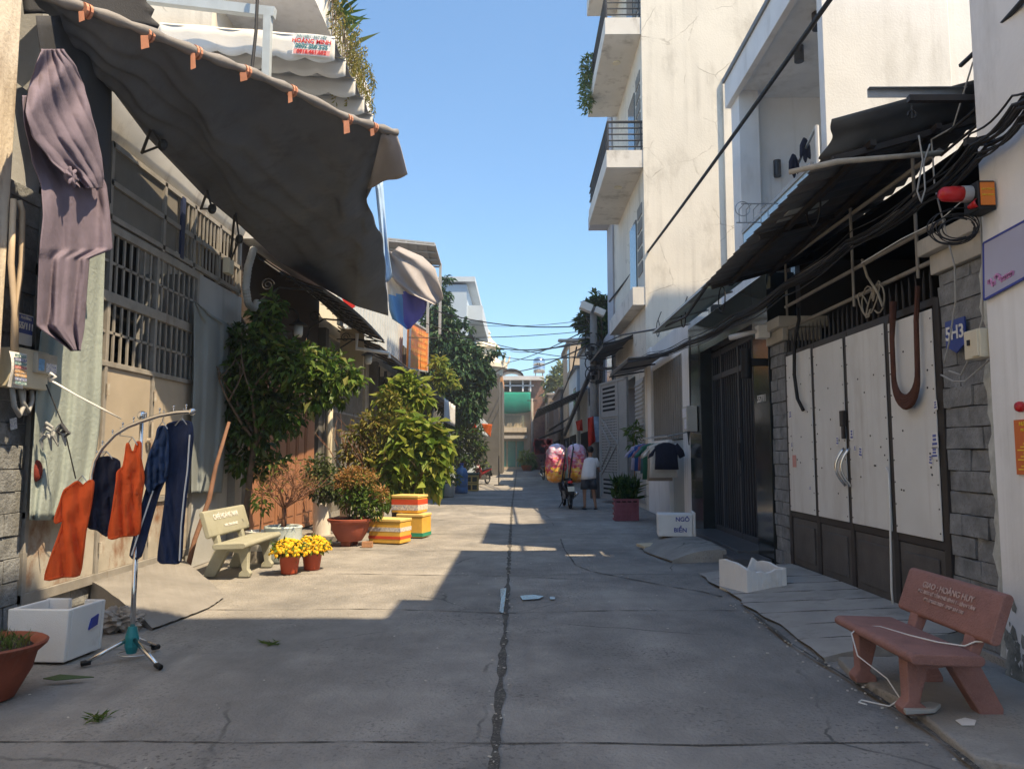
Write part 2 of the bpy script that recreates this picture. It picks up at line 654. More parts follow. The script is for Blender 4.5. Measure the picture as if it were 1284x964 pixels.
structure(strip([(-.13, 2.2), (-.12, 7), (-.15, 14), (-.2, 24), (-.16, 78)], .052, .006, .55).build('road_joint', crack_m))
for yj, x0, x1 in ((4.32, -2.4, 1.9), (7.85, -3, 2.2), (10.15, -3, 2.2), (12.7, -2.9, 2.2), (15.3, -3, 2.2), (18.4, -3, 2.2), (22.5, -3, 2.2), (27, -3, 2.2), (33, -3, 2.2), (42, -3, 2.2), (55, -3, 2.2)):
    structure(strip([(lerp(-3.3, 2.2, q / 9), yj + .02 * math.sin(q * 1.9 + yj) + rnd.uniform(-.012, .012)) for q in range(10)], .009 + .0006 * yj, .005, .9).build('road_joint', crack_m))
pts = [onz(*p) for p in ((703, 676), (708, 690), (722, 709), (742, 717), (790, 727), (838, 736), (880, 742), (905, 748))]
structure(strip([(p.x, p.y) for p in pts], .02, .007, .9).build('road_crack', crack_m))
structure(strip([(2.18, 3.2), (2.27, 4.4), (2.25, 5.6), (2.2, 6.4), (2.26, 7.9)], .022, .03, .9).build('road_crack', crack_m))
water_m = mat('puddle_water', (0.10, 0.10, 0.10), .2, 9, .16, .08, 40, spec=.5)
for px in ([(627, 738), (635, 737), (634, 752), (631, 768), (626, 766), (628, 752)], [(652, 747), (668, 746), (682, 748), (676, 751), (655, 752)], [(689, 749), (695, 749), (696, 752), (690, 752)]):
    ps = [onz(*p) for p in px]
    mb = MB()
    mb.add([(p.x, p.y, hump(p.x, p.y) + .017) for p in ps], [tuple(range(len(ps)))])
    w = mb.build('puddle', water_m)
    w['kind'] = 'structure'
# ================================================================== LEFT SIDE: buildings
def stones(mb, x, y0, y1, z0, z1, sgn, ch=.17, ln=.34):
    z = z0
    row = 0
    while z < z1 - .02:
        h = min(ch * rnd.uniform(.92, 1.08), z1 - z)
        y = y0 - (ln * .5 if row % 2 else 0)
        while y < y1:
            l = ln * rnd.uniform(.8, 1.2)
            a, b = max(y, y0), min(y + l, y1)
            if b - a > .03:
                d = rnd.uniform(.012, .04)
                xs = sorted((x, x + sgn * d))
                mb.box(xs[0], xs[1], a + .004, b - .004, z + .004, z + h - .004, jit=.006)
            y += l
        z += h
        row += 1
    return mb


def bars_y(mb, x, ys, z0, z1, w=.02, d=.02):
    for y in ys:
        mb.box(x - d / 2, x + d / 2, y - w / 2, y + w / 2, z0, z1)
    return mb


def frange(a, b, st):
    n = max(1, int(round((b - a) / st)))
    return [a + (b - a) * (i + .5) / n for i in range(n)]


# --- near-left house: peeling cream wall
h = thing('plastered_house', 'house with peeling cream plaster wall at the photo\'s upper left edge, beside the purple cloth', 'house', (-6.5, 3, 0))
MB().box(-9, -4.34, -6, 6.37, 0, 9).build('wall', peel_wall, h, bevel=.02)
MB().box(-9.2, -4.2, -6.1, 6.4, 9.0, 9.2).build('roof', concrete, h)

# --- house with the steel gate
h = thing('gate_house', 'house with tan and grey steel bar gate behind the clothes rack', 'house', (-6.5, 9.5, 0))
mb = MB()
mb.box(-9, -5.4, 6.5, 12.35, 0, 6.6)
mb.box(-5.4, -4.52, 10.68, 12.35, 0, 4.1)
mb.box(-5.4, -4.54, 6.42, 7.05, 0, 4.9)
mb.box(-5.4, -4.6, 7.05, 12.35, 5.02, 6.6)
mb.build('wall', grey_wall, h)
mb = MB()
mb.box(-5.4, -4.56, 7.06, 10.66, 0, .2)
mb.build('threshold', concrete, h)
MB().add([(-5.39, 7.05, .2), (-5.39, 10.7, .2), (-5.39, 10.7, 5.0), (-5.39, 7.05, 5.0)], [(0, 1, 2, 3)]).build('painted_shade_sheet', void_m, h)  # black sheet painted for the shade behind the bars
mb = MB()
stones(mb, -4.54, 6.42, 7.04, .02, 4.0, 1, .2, .42)
stones(mb, -4.56, 7.06, 8.3, .0, .19, 1, .19, .5)
mb.build('stone_pillar', slate, h, bevel=.006, seg=1)
# soffit: pale rolled sheet above the grille
mb = MB()
mb.grid(lambda u, v: V((-4.58 + .32 * math.sin(v * 1.7) + .02 * wob(1, u * 2, v), lerp(7.3, 12.3, u), 5.0 + 1.35 * v)), 24, 8)
mb.build('soffit', mat('pale_sheet', (.80, .77, .70), .08, 1.2, .6, .1, 10, stain=(.3, .25, .2), stain_amt=.6), h, smooth=True, solid=.02)
# gate
g = MB()
for y in (7.08, 8.30, 9.40, 10.6):
    g.box(-4.56, -4.49, y - .03, y + .03, .2, 4.08)
for z, t in ((.24, .05), (1.0, .035), (2.54, .03), (3.28, .06), (4.05, .05)):
    g.box(-4.55, -4.485, 7.05, 10.63, z - t, z + t)
gate = g.build('gate', steel_grey, h, bevel=.006, seg=1)
b = MB()
bars_y(b, -4.52, frange(7.12, 10.58, .158), 2.57, 3.22, .034, .02)
bars_y(b, -4.52, frange(7.12, 10.58, .158), 3.34, 4.0, .034, .02)
b.box(-4.53, -4.51, 7.1, 10.6, 2.88, 2.91)
b.box(-4.53, -4.51, 7.1, 10.6, 3.66, 3.69)
b.build('bars', steel_grey, gate)
for y0, y1 in ((7.12, 8.26), (8.34, 9.36), (9.44, 10.56)):
    MB().box(-4.53, -4.515, y0, y1, 1.04, 2.51).build('panel', tan_steel, gate, bevel=.004, seg=1)
    MB().box(-4.53, -4.515, y0, y1, .29, .96).build('panel', rusty, gate, bevel=.004, seg=1)
mb = MB()
for z in (1.1, 2.2, .5):
    mb.cyl((-4.47, 9.4, z), (-4.47, 9.4, z + .12), .02)
    mb.cyl((-4.47, 8.31, z), (-4.47, 8.31, z + .12), .02)
mb.build('hinge', rusty, gate)
mb = MB()
mb.cyl((-4.47, 9.36, 1.5), (-4.47, 9.36, 1.95), .014)
mb.cyl((-4.49, 9.30, 1.72), (-4.45, 9.30, 1.72), .03)
mb.build('handle', rusty, gate)
# upper grille
g = MB()
for z in (4.16, 4.55, 4.98):
    g.box(-4.53, -4.48, 8.2, 12.2, z - .03, z + .03)
for y in (8.22, 9.5, 10.4, 11.3, 12.15):
    g.box(-4.54, -4.48, y - .03, y + .03, 4.1, 5.0)
bars_y(g, -4.5, frange(10.0, 12.2, .13), 4.16, 4.98, .024, .02)
gr = g.build('upper_grille', steel_grey, h)
MB().box(-4.53, -4.515, 8.25, 9.9, 4.18, 4.96).build('panel', mat('grey_brown_sheet', (.16, .15, .135), .2, 2, .7, .1), gr)
MB().box(-4.5, -4.47, 9.95, 10.05, 4.15, 4.98).build('panel', mat('dark_blue_sheet', (.02, .03, .08), .2, 2, .6, 0), gr)
mb = MB()
for z in (4.22, 4.3):
    mb.tube([(-4.7, 8.4, z), (-4.7, 10.6, z)], .025)
mb.build('white_tube', white_m, h)
MB().box(-4.46, -4.36, 11.35, 11.55, 4.28, 4.52).build('junction_box', cream_pl, h, bevel=.01)
# stone cap pillar at the end
mb = MB()
mb.box(-4.75, -4.36, 11.95, 12.34, 3.55, 3.62)
mb.box(-4.7, -4.4, 12.0, 12.3, 0, 3.55)
mb.box(-4.72, -4.38, 11.97, 12.32, 3.4, 3.5)
mb.build('pillar', concrete, h, bevel=.01)

# brackets below the tarpaulin
for a, b_, c in (((178, 192), (190, 160), (204, 182)), ((252, 262), (260, 240), (266, 262)), ((288, 330), (295, 262), (300, 300))):
    mb = MB()
    A, B, C_ = onx(*a, -4.42), onx(*b_, -4.1), onx(*c, -4.05)
    mb.tube([A, B], .018)
    mb.tube([A, C_], .014)
    mb.tube([B, C_], .014)
    mb.ball(C_, .06, 8, 6, (1, .7, 1.2))
    o = mb.build('awning_bracket', dark_metal)
    tag(o, {178: 'black tied steel bracket on pale soffit, nearest the purple cloth', 252: 'small black bracket with knot between the other two soffit brackets', 288: 'long black strap bracket nearest the grey corrugated pipe'}[a[0]], 'bracket', 'awning brackets on the gate house')
    rooted(o)

# grey flexible pipe
mb = MB()
P = [onx(*p, -4.2) for p in ((318, 312), (311, 335), (308, 360), (311, 380), (318, 389), (323, 378))]
PP = []
for i in range(len(P) - 1):
    PP += [P[i].lerp(P[i + 1], k / 10) for k in range(10)]
mb.tube(PP, [.055 + .008 * (i % 2) for i in range(len(PP))], 10)
tag(rooted(mb.build('corrugated_pipe', mat('grey_pvc', (.42, .42, .41), .1, 5, .5, 0))), 'grey bent flexible pipe hanging between steel gate house and wrought canopy', 'pipe')


# ------------------------------------------------------------------ cloths
def cloth_rows(rows, X, nu=22, sub=6, amp=.05, freq=3.2, seed=0.0, lean=0.0, diag=0.0):
    """rows: [(py, px_left, px_right)] on the plane x = X, folded in depth"""
    mb = MB()
    n = len(rows) - 1
    N = n * sub

    def fn(u, v):
        t = v * n
        i = min(int(t), n - 1)
        f = t - i
        a, b_ = rows[i], rows[i + 1]
        f2 = f * f * (3 - 2 * f) * .4 + f * .6
        py = lerp(a[0], b_[0], f)
        px = lerp(lerp(a[1], b_[1], f2), lerp(a[2], b_[2], f2), u)
        d = amp * (math.sin(u * freq * 6.28 + seed + v * 1.5) + .5 * math.sin(u * freq * 13 + v * 4 + seed * 2) + .5 * math.sin((u * 1.3 + v * 2.2) * 5.2 + seed)) * (.5 + .5 * v)
        if diag:
            kx, ky = u - .45, v - .42
            ang = math.atan2(ky * 2.2, kx)
            rad = math.hypot(kx, ky * 2.2)
            w0 = u * 1.3 + v * 2.4
            d += diag * (.9 * math.sin(w0 * 5.2 + 1.1 * math.sin(v * 5)) + .55 * math.sin((u * 2.6 + v * 3.4) * 4.1 + 1.6 * math.sin(u * 4 + 1)) + .35 * abs(math.sin((u * 1.9 - v * 1.2) * 8)))
        return onx(px, py, X + d + lean * v)
    mb.grid(fn, nu, N)
    return mb


purple = mat('faded_purple_cloth', (.20, .165, .215), .2, 2.5, .9, .35, 14, sub=.12)
teal = mat('grey_teal_cloth', (.34, .39, .37), .12, 1.6, .9, .5, 22, sub=.12)
darkcloth = mat('dark_awning_cloth', (.05, .052, .06), .15, 1.2, .85, .2, 60)
o = cloth_rows([(120, 28, 60), (150, 30, 84), (200, 40, 118), (235, 52, 134), (270, 54, 138), (312, 50, 141), (325, 49, 112), (380, 47, 108), (408, 46, 106), (440, 88, 101)], -4.05, 60, 14, .030, 1.9, 1.0, diag=.02).build('purple_cloth', purple, smooth=True, solid=.006)
tag(rooted(o), 'faded purple cloth hanging in folds and a knot at the near left wall', 'cloth')
sw = cloth_rows([(62, 52, 80), (85, 44, 96), (110, 36, 106), (140, 32, 114), (170, 40, 122), (200, 62, 128), (222, 84, 130), (236, 100, 128)], -3.96, 60, 14, .022, 1.2, 2.0, diag=.04)
sw.build('swag', purple, o, smooth=True, solid=.006)
mb = MB()
mb.ball(onx(88, 222, -3.94), .07, 10, 8, (.6, 1.2, .9))
for k in range(6):
    p = onx(88, 222, -3.93)
    a = k * 1.05
    mb.tube([p, p + V((.02, .09 * math.cos(a), .09 * math.sin(a)))], [.03, .012], 6)
mb.build('knot', purple, o, smooth=True)
o = cloth_rows([(20, 45, 128), (80, 52, 140), (150, 62, 140), (210, 95, 139), (255, 125, 139)], -4.26, 16, 4, .03, 1.5, .4).build('dark_cloth', darkcloth, smooth=True, solid=.006)
tag(rooted(o), 'black sheet hanging under the tarpaulin behind the purple cloth', 'cloth')
o = cloth_rows([(305, 62, 132), (380, 55, 130), (450, 48, 128), (520, 44, 126), (600, 39, 118), (652, 37, 100)], -4.36, 34, 5, .024, 2.6, 2.2).build('grey_teal_curtain', teal, smooth=True, solid=.005)
tag(rooted(o), 'pale grey teal curtain over the left end of the steel gate', 'curtain')
o = cloth_rows([(378, 243, 246), (392, 243, 262), (408, 243, 288), (470, 243, 287), (540, 241, 284), (600, 240, 280), (618, 240, 278)], -4.42, 24, 5, .02, 2.2, .8).build('slate_grey_curtain', mat('slate_grey_cloth', (.24, .27, .28), .1, 1.2, .9, .2, 90, sub=.1), smooth=True, solid=.005)
tag(rooted(o), 'dull slate grey curtain tied up between steel gate and leafy tree', 'curtain')

# dark scalloped awning sheet at the very top left
mb = MB()
q = [at(30, 18, 6.75), at(198, 38, 7.35), at(176, -40, 7.2), at(20, -60, 6.7)]


def _fn(u, v):
    p = q[0].lerp(q[1], u).lerp(q[3].lerp(q[2], u), v)
    return p + V((.03 * math.sin(v * 22) * (u > .95), 0, .03 * math.sin(u * 9 + v * 3)))


mb.grid(_fn, 20, 14)
o = mb.build('dark_awning', darkcloth, smooth=True, solid=.01)
tag(rooted(o), 'dark wavy-edged awning sheet above the tarpaulin pole at the top left', 'awning')

# ------------------------------------------------------------------ the big tarpaulin on its pole
up_pts = [at(20, -14, 6.45), at(100, 8, 6.7), at(180, 38, 7.0), at(248, 66, 7.45), at(308, 88, 8.0), at(366, 113, 8.6), at(436, 148, 9.3), at(468, 158, 9.65), at(497, 167, 9.95)]
lo_pts = [at(132, 60, 7.7), at(140, 112, 7.85), at(185, 172, 8.65), at(255, 245, 10.15), at(300, 282, 11.3), at(350, 328, 12.7), at(400, 358, 14.2), at(447, 384, 15.6), at(487, 396, 17.4)]


def poly_at(P, t):
    t = max(0, min(1, t)) * (len(P) - 1)
    i = min(int(t), len(P) - 2)
    return P[i].lerp(P[i + 1], t - i)


tarp_m = mat('charcoal_tarpaulin', (.115, .128, .155), .2, .8, .7, .35, 9, sub=.07, streak=(.22, .21, .20), streak_amt=.5, streak_scale=(3, 3, .5), stain=(.05, .052, .06), stain_amt=.5)
tp = thing('tarpaulin', 'large charcoal tarpaulin lashed to a long pole, hanging over the left house fronts', 'tarpaulin', (-3, 9, 4))
edge_r = [(0, at(497, 167, 9.95)), (.3, at(462, 236, 11.5)), (.6, at(478, 300, 13.6)), (1, at(487, 396, 17.4))]


def tarp_fn(u, v):
    a, b = poly_at(up_pts, u), poly_at(lo_pts, u)
    p = a.lerp(b, v)
    # right-hand free edge bends in
    for (v0, p0), (v1, p1) in zip(edge_r, edge_r[1:]):
        if v0 <= v <= v1 + 1e-6:
            e = p0.lerp(p1, (v - v0) / (v1 - v0))
    k = max(0, (u - .6) / .4) ** 2
    p = p + (e - up_pts[-1].lerp(lo_pts[-1], v)) * k
    sag = math.sin(math.pi * v)
    fold = .055 * math.sin(u * 24 + 2.2 * math.sin(v * 3 + u * 5)) * sag ** .7 + .05 * math.sin((u * 2.1 - v * .35) * 14) * sag * (1 - .5 * v) + .03 * math.sin(u * 47 + v * 9) * (1 - v) ** 1.5 * sag * 2 + .035 * abs(math.sin((u * 1.1 + v * .8) * 9)) * sag + .02 * math.sin((u - v * 1.7) * 23) * sag
    return p + V((.0, 0, -.16 * sag + fold)) + V((fold * .6, 0, 0))


mb = MB()
mb.grid(tarp_fn, 130, 60)
mb.build('sheet', tarp_m, tp, smooth=True, solid=.006)
mb = MB()
PP = [poly_at(up_pts, i / 40) for i in range(41)]
mb.tube(PP, [.05 + .012 * math.sin(i * 1.9) for i in range(41)], 10)
mb.build('pole', mat('wrapped_pole', (.22, .21, .21), .2, 5, .7, .1), tp, smooth=True)
tie_m = mat('salmon_strap', (.60, .27, .17), .15, 8, .8, .1)
for i, (px, py, Y) in enumerate(((108, 14, 6.72), (186, 44, 7.05), (246, 66, 7.45), (308, 90, 8.0), (366, 114, 8.6), (436, 150, 9.3), (468, 160, 9.65))):
    p = at(px, py, Y)
    mb = MB()
    d = (poly_at(up_pts, .6) - poly_at(up_pts, .5)).normalized()
    for k in (-.02, .02):
        mb.tube([p + d * k - d * .012, p + d * k + d * .012], .068, 12)
    z0_, w_ = p.z - .13 - .035 * (i % 3), .022 + .012 * (i % 2)
    mb.hexa([p + V((-w_, -.08, -.05)), p + V((w_, -.08, -.05)), V((p.x + w_ * 1.4, p.y - .07, z0_)), V((p.x - w_ * .8, p.y - .07, z0_ - .02))], [p + V((-w_, -.075, -.05)), p + V((w_, -.075, -.05)), V((p.x + w_ * 1.4, p.y - .065, z0_)), V((p.x - w_ * .8, p.y - .065, z0_ - .02))])
    mb.build('strap', tie_m, tp)
# turned-over flap at the pole's end
mb = MB()
F = [at(497, 166, 9.93), at(511, 219, 9.9), at(461, 236, 11.0), at(478, 170, 9.8)]
mb.grid(lambda u, v: F[0].lerp(F[1], v).lerp(F[3].lerp(F[2], v), u) + V((0, 0, .02 * math.sin(u * 9 + v * 3))), 12, 10)
mb.build('flap', mat('grey_tarp_back', (.33, .31, .32), .1, 2, .8, .15, 40), tp, smooth=True, solid=.006)

# ------------------------------------------------------------------ retractable roof awning, post and beam, house behind
wa = thing('retractable_awning', 'folded grey and white retractable awning with red and green phone number sign, above the tarpaulin', 'awning', (-4.4, 12.6, 8))
slat_m = mat('white_awning_cloth', (.78, .77, .75), .05, 2, .8, .1, 40, sub=.15)
under_m = mat('grey_awning_cloth', (.34, .34, .36), .08, 2, .85, .1, 40, sub=.15)
tl, tr = at(200, 28, 12.15), at(420, 46, 12.15)
for k in range(6):
    off = V((.04 * k, .62 * k, -.05 * k))
    a, b = tl + off, tr + off + V((.0, 0, 0))
    hgt = .46 if k == 0 else .36

    def fn(u, v, a=a, b=b, hgt=hgt):
        sc = abs(math.sin(u * math.pi * 6)) * .07
        return a.lerp(b, u) + V((0, .012 * math.sin(u * 20), -v * (hgt + sc - .05)))
    MB().grid(fn, 60, 3).build('valance', slat_m, wa, smooth=True, solid=.006)
    if k < 5:
        def fn2(u, v, a=a, b=b):
            return a.lerp(b, u) + V((.04 * v, .62 * v, -.03 - .12 * math.sin(math.pi * v)))
        MB().grid(fn2, 8, 10).build('canopy', under_m, wa, smooth=True, solid=.006)
c = at(391, 57, 12.07)
rt = (tr - tl).normalized()
upv = V((0, -.0, 1))
mb = MB()
mb.obox(c, (.62, .004, .36), rt.to_track_quat('X', 'Z').to_matrix())
sg = mb.build('sign', mat('sign_white', (.8, .8, .78), .02, 3, .6, 0), wa)
fw = V((0, -.012, 0))
text('MÁI HIÊN - BẠT XẾP', c + fw + upv * .135, rt, upv, .055, teal_ink, sg)
text('HOÀNG MINH', c + fw + upv * .055, rt, upv, .1, red_ink, sg, bold=.002)
text('0902.509.535', c + fw - upv * .035, rt, upv, .1, teal_ink, sg, bold=.002)
MB().obox(c + V((0, -.004, -.125)), (.6, .004, .085), rt.to_track_quat('X', 'Z').to_matrix()).build('sign_band', mat('pink_band', (.75, .35, .33), .05, 3, .6, 0), sg)
text('0916.461.652', c + fw - upv * .125, rt, upv, .09, red_ink, sg, bold=.002)

pp = thing('steel_awning_support', 'pale blue steel post and beam holding the white retractable awning', 'frame', (-3.9, 12.2, 0))
pb, ptp = at(334, 96, 11.9), at(338, 14, 11.9)
MB().box(pb.x - .06, pb.x + .06, 11.84, 11.96, 5.4, ptp.z).build('post', mat('pale_blue_steel', (.45, .5, .53), .08, 4, .5, .05), pp)
a, b = at(150, -6, 11.9), at(345, 17, 11.9)
MB().bar(a, b, .12, .16).build('beam', MATS['pale_blue_steel'], pp)
mb = MB()
mb.tube([at(324, -30, 11.7), at(321, 40, 11.65), at(316, 86, 11.6)], .028, 8)
mb.build('hanging_cable', cable_m, pp)

h = thing('brown_gate_house', 'tall pale house behind the leafy tree with brown steel gate and white balcony', 'house', (-6.5, 15, 0))
mb = MB()
mb.box(-9.5, -5.2, 12.4, 17.6, 0, 12.2)
mb.build('wall', cream_wall, h)
MB().box(-5.19, -4.5, 12.4, 12.75, 0, 3.3).box(-5.19, -4.5, 17.3, 17.6, 0, 3.3).build('door_jamb', mat('dim_wall', (.12, .115, .11), .2, 1, .9, .2), h)  # jambs coloured dark to stand for shade under the canopy
MB().box(-5.19, -4.62, 12.42, 17.58, 3.31, 5.1).build('canopy_shade_panel', mat('canopy_shade_brown', (.05, .036, .03), .2, 2, .85, .15), h)  # brown panel painted for the canopy's shade on the wall
mb = MB()
mb.box(-5.2, -3.5, 12.5, 17.6, 9.35, 9.6)
mb.box(-5.2, -3.5, 12.55, 12.7, 9.6, 10.2)
mb.box(-3.62, -3.5, 12.7, 17.6, 9.6, 10.1)
mb.build('upper_balcony', white_wall, h)
MB().box(-5.19, -5.15, 13.0, 15.0, 9.7, 11.8).build('window', mat('grey_glass', (.12, .15, .17), .1, 2, .15, 0), h)
mb = MB()
mb.box(-5.19, -4.2, 12.45, 17.5, 5.12, 5.25)
sl = mb.build('balcony', white_wall, h)
mb = MB()
cv = [(-5.1, 12.6), (-4.5, 12.55), (-4.2, 12.75), (-4.05, 13.3), (-4.0, 14.5), (-4.0, 17.4)]
for z in (5.3, 6.2):
    mb.tube([(x, y, z) for x, y in cv], .025)
for i in range(60):
    p = poly_at([V((*c_, 0)) for c_ in cv], i / 59)
    mb.box(p.x - .012, p.x + .012, p.y - .012, p.y + .012, 5.25, 6.2)
mb.build('railing', white_m, sl)
MB().add([(-5.18, 12.7, .1), (-5.18, 17.3, .1), (-5.18, 17.3, 3.3), (-5.18, 12.7, 3.3)], [(0, 1, 2, 3)]).build('painted_shade_sheet', void_m, h)  # black sheet in place of shade behind the brown panels
g = MB()
g.box(-4.56, -4.46, 12.75, 17.3, 3.1, 3.3)
g.box(-4.55, -4.47, 12.75, 17.3, .05, .12)
gate = g.build('gate', brown_paint, h)
y = 12.8
for w in (.78, .78, .62, .62, .62, .8):
    mb = MB()
    mb.box(-4.53, -4.49, y, y + w - .09, .12, 3.08)
    for k in (.02, .26, .5):
        pass
    mb.box(-4.488, -4.475, y + .07, y + w - .16, .35, 1.3)
    mb.box(-4.488, -4.475, y + .07, y + w - .16, 1.45, 2.95)
    mb.build('panel', brown_paint, gate, bevel=.01, seg=1)
    y += w

# hanging golden-green vines from the upper balcony
vn = thing('hanging_vine', 'golden green vine trailing from the high balcony beside the retractable awning', 'plant', (-3.4, 15, 9.6))
mb = MB()
r2 = random.Random(11)
for i in range(70):
    y0 = r2.uniform(13.0, 16.5)
    x0 = -3.45 + r2.uniform(-.05, .25)
    L = r2.uniform(.5, 2.2)
    n = int(L / .04)
    for k in range(n):
        p = V((x0 + .05 * math.sin(k * .4 + i), y0 + .04 * math.cos(k * .3 + i), 10.1 - k * .04))
        mb.leaf(p, V((r2.gauss(0, 1), r2.gauss(0, 1), -1.2)), V((1, 0, .3)), r2.uniform(.06, .13), .035)
mb.build('foliage', leafmat('golden_vine_leaves', [(.12, .13, .02), (.25, .24, .05), (.38, .30, .08), (.10, .14, .03)], .35), vn)
mb = MB()
for i in range(16):
    y0 = 13.2 + i * .2
    mb.tube([(-3.5, y0, 9.7), (-3.42, y0, 10.15), (-3.36, y0 + .05, 9.6), (-3.36, y0, 8.6)], .008, 5)
mb.build('stem', bark, vn)
pl = thing('balcony_plant', 'spiky green plant standing on the high left balcony above the vine', 'plant', (-3.6, 14.5, 9.6))
mb = MB()
for i in range(70):
    a = r2.uniform(0, 6.28)
    b_ = V((-3.55, 13.2 + r2.uniform(0, 2.2), 10.0))
    mb.leaf(b_, V((math.cos(a), math.sin(a), r2.uniform(.4, 2))), V((0, 0, 1)), r2.uniform(.5, .9), .07)
mb.build('foliage', leaf_mid, pl)
MB().box(-3.75, -3.52, 13.0, 15.6, 9.61, 9.95).build('trough', concrete, pl)

# wrought-iron canopy over the brown gate
cn = thing('wrought_canopy', 'black wrought-iron canopy with curled brackets over the brown gate', 'canopy', (-4, 16, 4.4))


def cano(u, v):
    y = lerp(12.9, 19.0, u)
    return V((lerp(-4.5, -3.35, v), y, 5.0 - .55 * v - .12 * math.sin(v * 2.6) + .1 * math.sin(math.pi * u)))


MB().grid(cano, 20, 8).build('roof_sheet', mat('brown_smoked_sheet', (.045, .03, .025), .3, 3, .4, .05), cn, smooth=True, solid=.02)
mb = MB()
for i in range(13):
    u = i / 12
    mb.tube([cano(u, v / 8) - V((0, 0, .05)) for v in range(9)], .018, 6)
for v in (0, .25, .5, .75, 1):
    mb.tube([cano(i / 20, v) - V((0, 0, .05)) for i in range(21)], .018, 6)
for i in range(24):
    u, v = (i % 12 + .5) / 12, .3 + .4 * (i // 12)
    c0 = cano(u, v) - V((0, 0, .07))
    mb.tube([c0 + V((.1 * math.cos(a), .16 * math.sin(a), -.01)) * (a / 9) for a in [k * .6 for k in range(16)]], .009, 5)
mb.build('frame', dark_metal, cn)
for y in (12.95, 16, 18.9):
    mb = MB()
    mb.tube([(-4.48, y, 3.9), (-4.4, y, 4.2), (-4.1, y, 4.4), (-3.5, y, 4.35)], .02, 6)
    mb.tube([V((-4.3, y, 4.45)) + V((.12 * math.cos(a), 0, .12 * math.sin(a))) * (1 - a / 14) for a in [k * .5 for k in range(24)]], .012, 5)
    mb.build('bracket', dark_metal, cn)


def lantern(loc, label, arm):
    t = thing('wall_lantern', label, 'lamp', loc, 'lanterns under the wrought canopy')
    l = V(loc)
    mb = MB()
    mb.lathe(l, [(.0, .2), (.035, .2), (.05, .17), (.17, .1), (.18, .085), (.03, .095), (0, .095)], 16)
    mb.build('lamp_shade', dark_metal, t, smooth=True)
    mb = MB()
    mb.lathe(l, [(0, -.13), (.06, -.13), (.085, -.08), (.085, .09), (0, .09)], 14)
    mb.build('glass', mat('frosted_glass', (.6, .6, .55), .05, 3, .3, 0), t, smooth=True)
    mb = MB()
    mb.tube([l + V((0, 0, .19))] + [l + V(p) for p in arm], .016, 8)
    mb.build('arm', dark_metal, t, smooth=True)


lantern(tuple(at(374, 414, 14.3)), 'black lantern lamp in the leafy tree below the canopy', [(0, 0, .3), (-.1, 0, .4), (-.3, 0, .42)])
lantern(tuple(at(462, 450, 18.8)), 'hanging black lantern with pale glass on a gooseneck arm', [(0, 0, .3), (-.06, -.05, .42), (-.25, -.1, .48), (-.75, -.2, .46)])

# house three: grey grille front
h = thing('grille_house', 'house with tall grey bar grille front and blue striped upper wall', 'house', (-6.5, 21, 0))
mb = MB()
mb.box(-9, -5.3, 17.65, 24.2, 0, 7.2)
mb.box(-5.3, -4.6, 17.65, 29, 4.5, 4.75)
mb.build('wall', cream_wall, h)
MB().box(-5.28, -4.46, 17.63, 17.9, 0, 4.49).build('end_pier', MATS['dim_wall'], h)
MB().box(-5.28, -4.4, 22.0, 22.5, 0, 4.49).build('pier', mat('stained_pier', (.42, .37, .29), .15, 2, .9, .3, 30, stain=(.12, .11, .1), stain_amt=.8, stain_scale=(3, 3, .8), stain_lo=.48), h)
MB().add([(-5.29, 17.9, .0), (-5.29, 24.2, .0), (-5.29, 24.2, 4.5), (-5.29, 17.9, 4.5)], [(0, 1, 2, 3)]).build('painted_shade_sheet', void_m, h)  # black sheet standing for the shade behind the grille
mb = MB()
bars_y(mb, -4.48, frange(17.9, 22.0, .13), .15, 4.3, .03, .02)
for z in (.15, 1.2, 2.6, 3.4, 4.3):
    mb.box(-4.51, -4.46, 17.9, 22.0, z - .025, z + .025)
mb.build('grille', steel_grey, h)
mb = MB()
for i in range(46):
    y0 = 18.8 + i * .22
    mb.mi = i % 2
    mb.box(-4.5 + .03 * (i % 2), -4.42 + .03 * (i % 2), y0, y0 + .22, 4.76, 6.7)
mb.build('striped_wall', [mat('pale_blue_sheet', (.42, .5, .58), .1, 2, .6, .05), mat('white_sheet', (.6, .62, .63), .1, 2, .6, .05)], h)
MB().cyl((-4.36, 17.72, 0), (-4.36, 17.72, 3.9), .075, seg=12).build('drain_pipe', cream_pl, h, smooth=True)
a, b = at(432, 412, 18.9), at(455, 478, 18.9)
MB().box(a.x - .1, b.x, 18.9, 19.0, b.z, a.z).build('end_board', mat('beige_board', (.50, .40, .26), .1, 2, .8, .1), h)
mb = MB()
P = [at(p[0], p[1], 18.4) for p in ((448, 418), (447, 437), (488, 443), (488, 449))]
mb.tube(P, .045, 8)
mb.build('white_pipe', white_m, h)

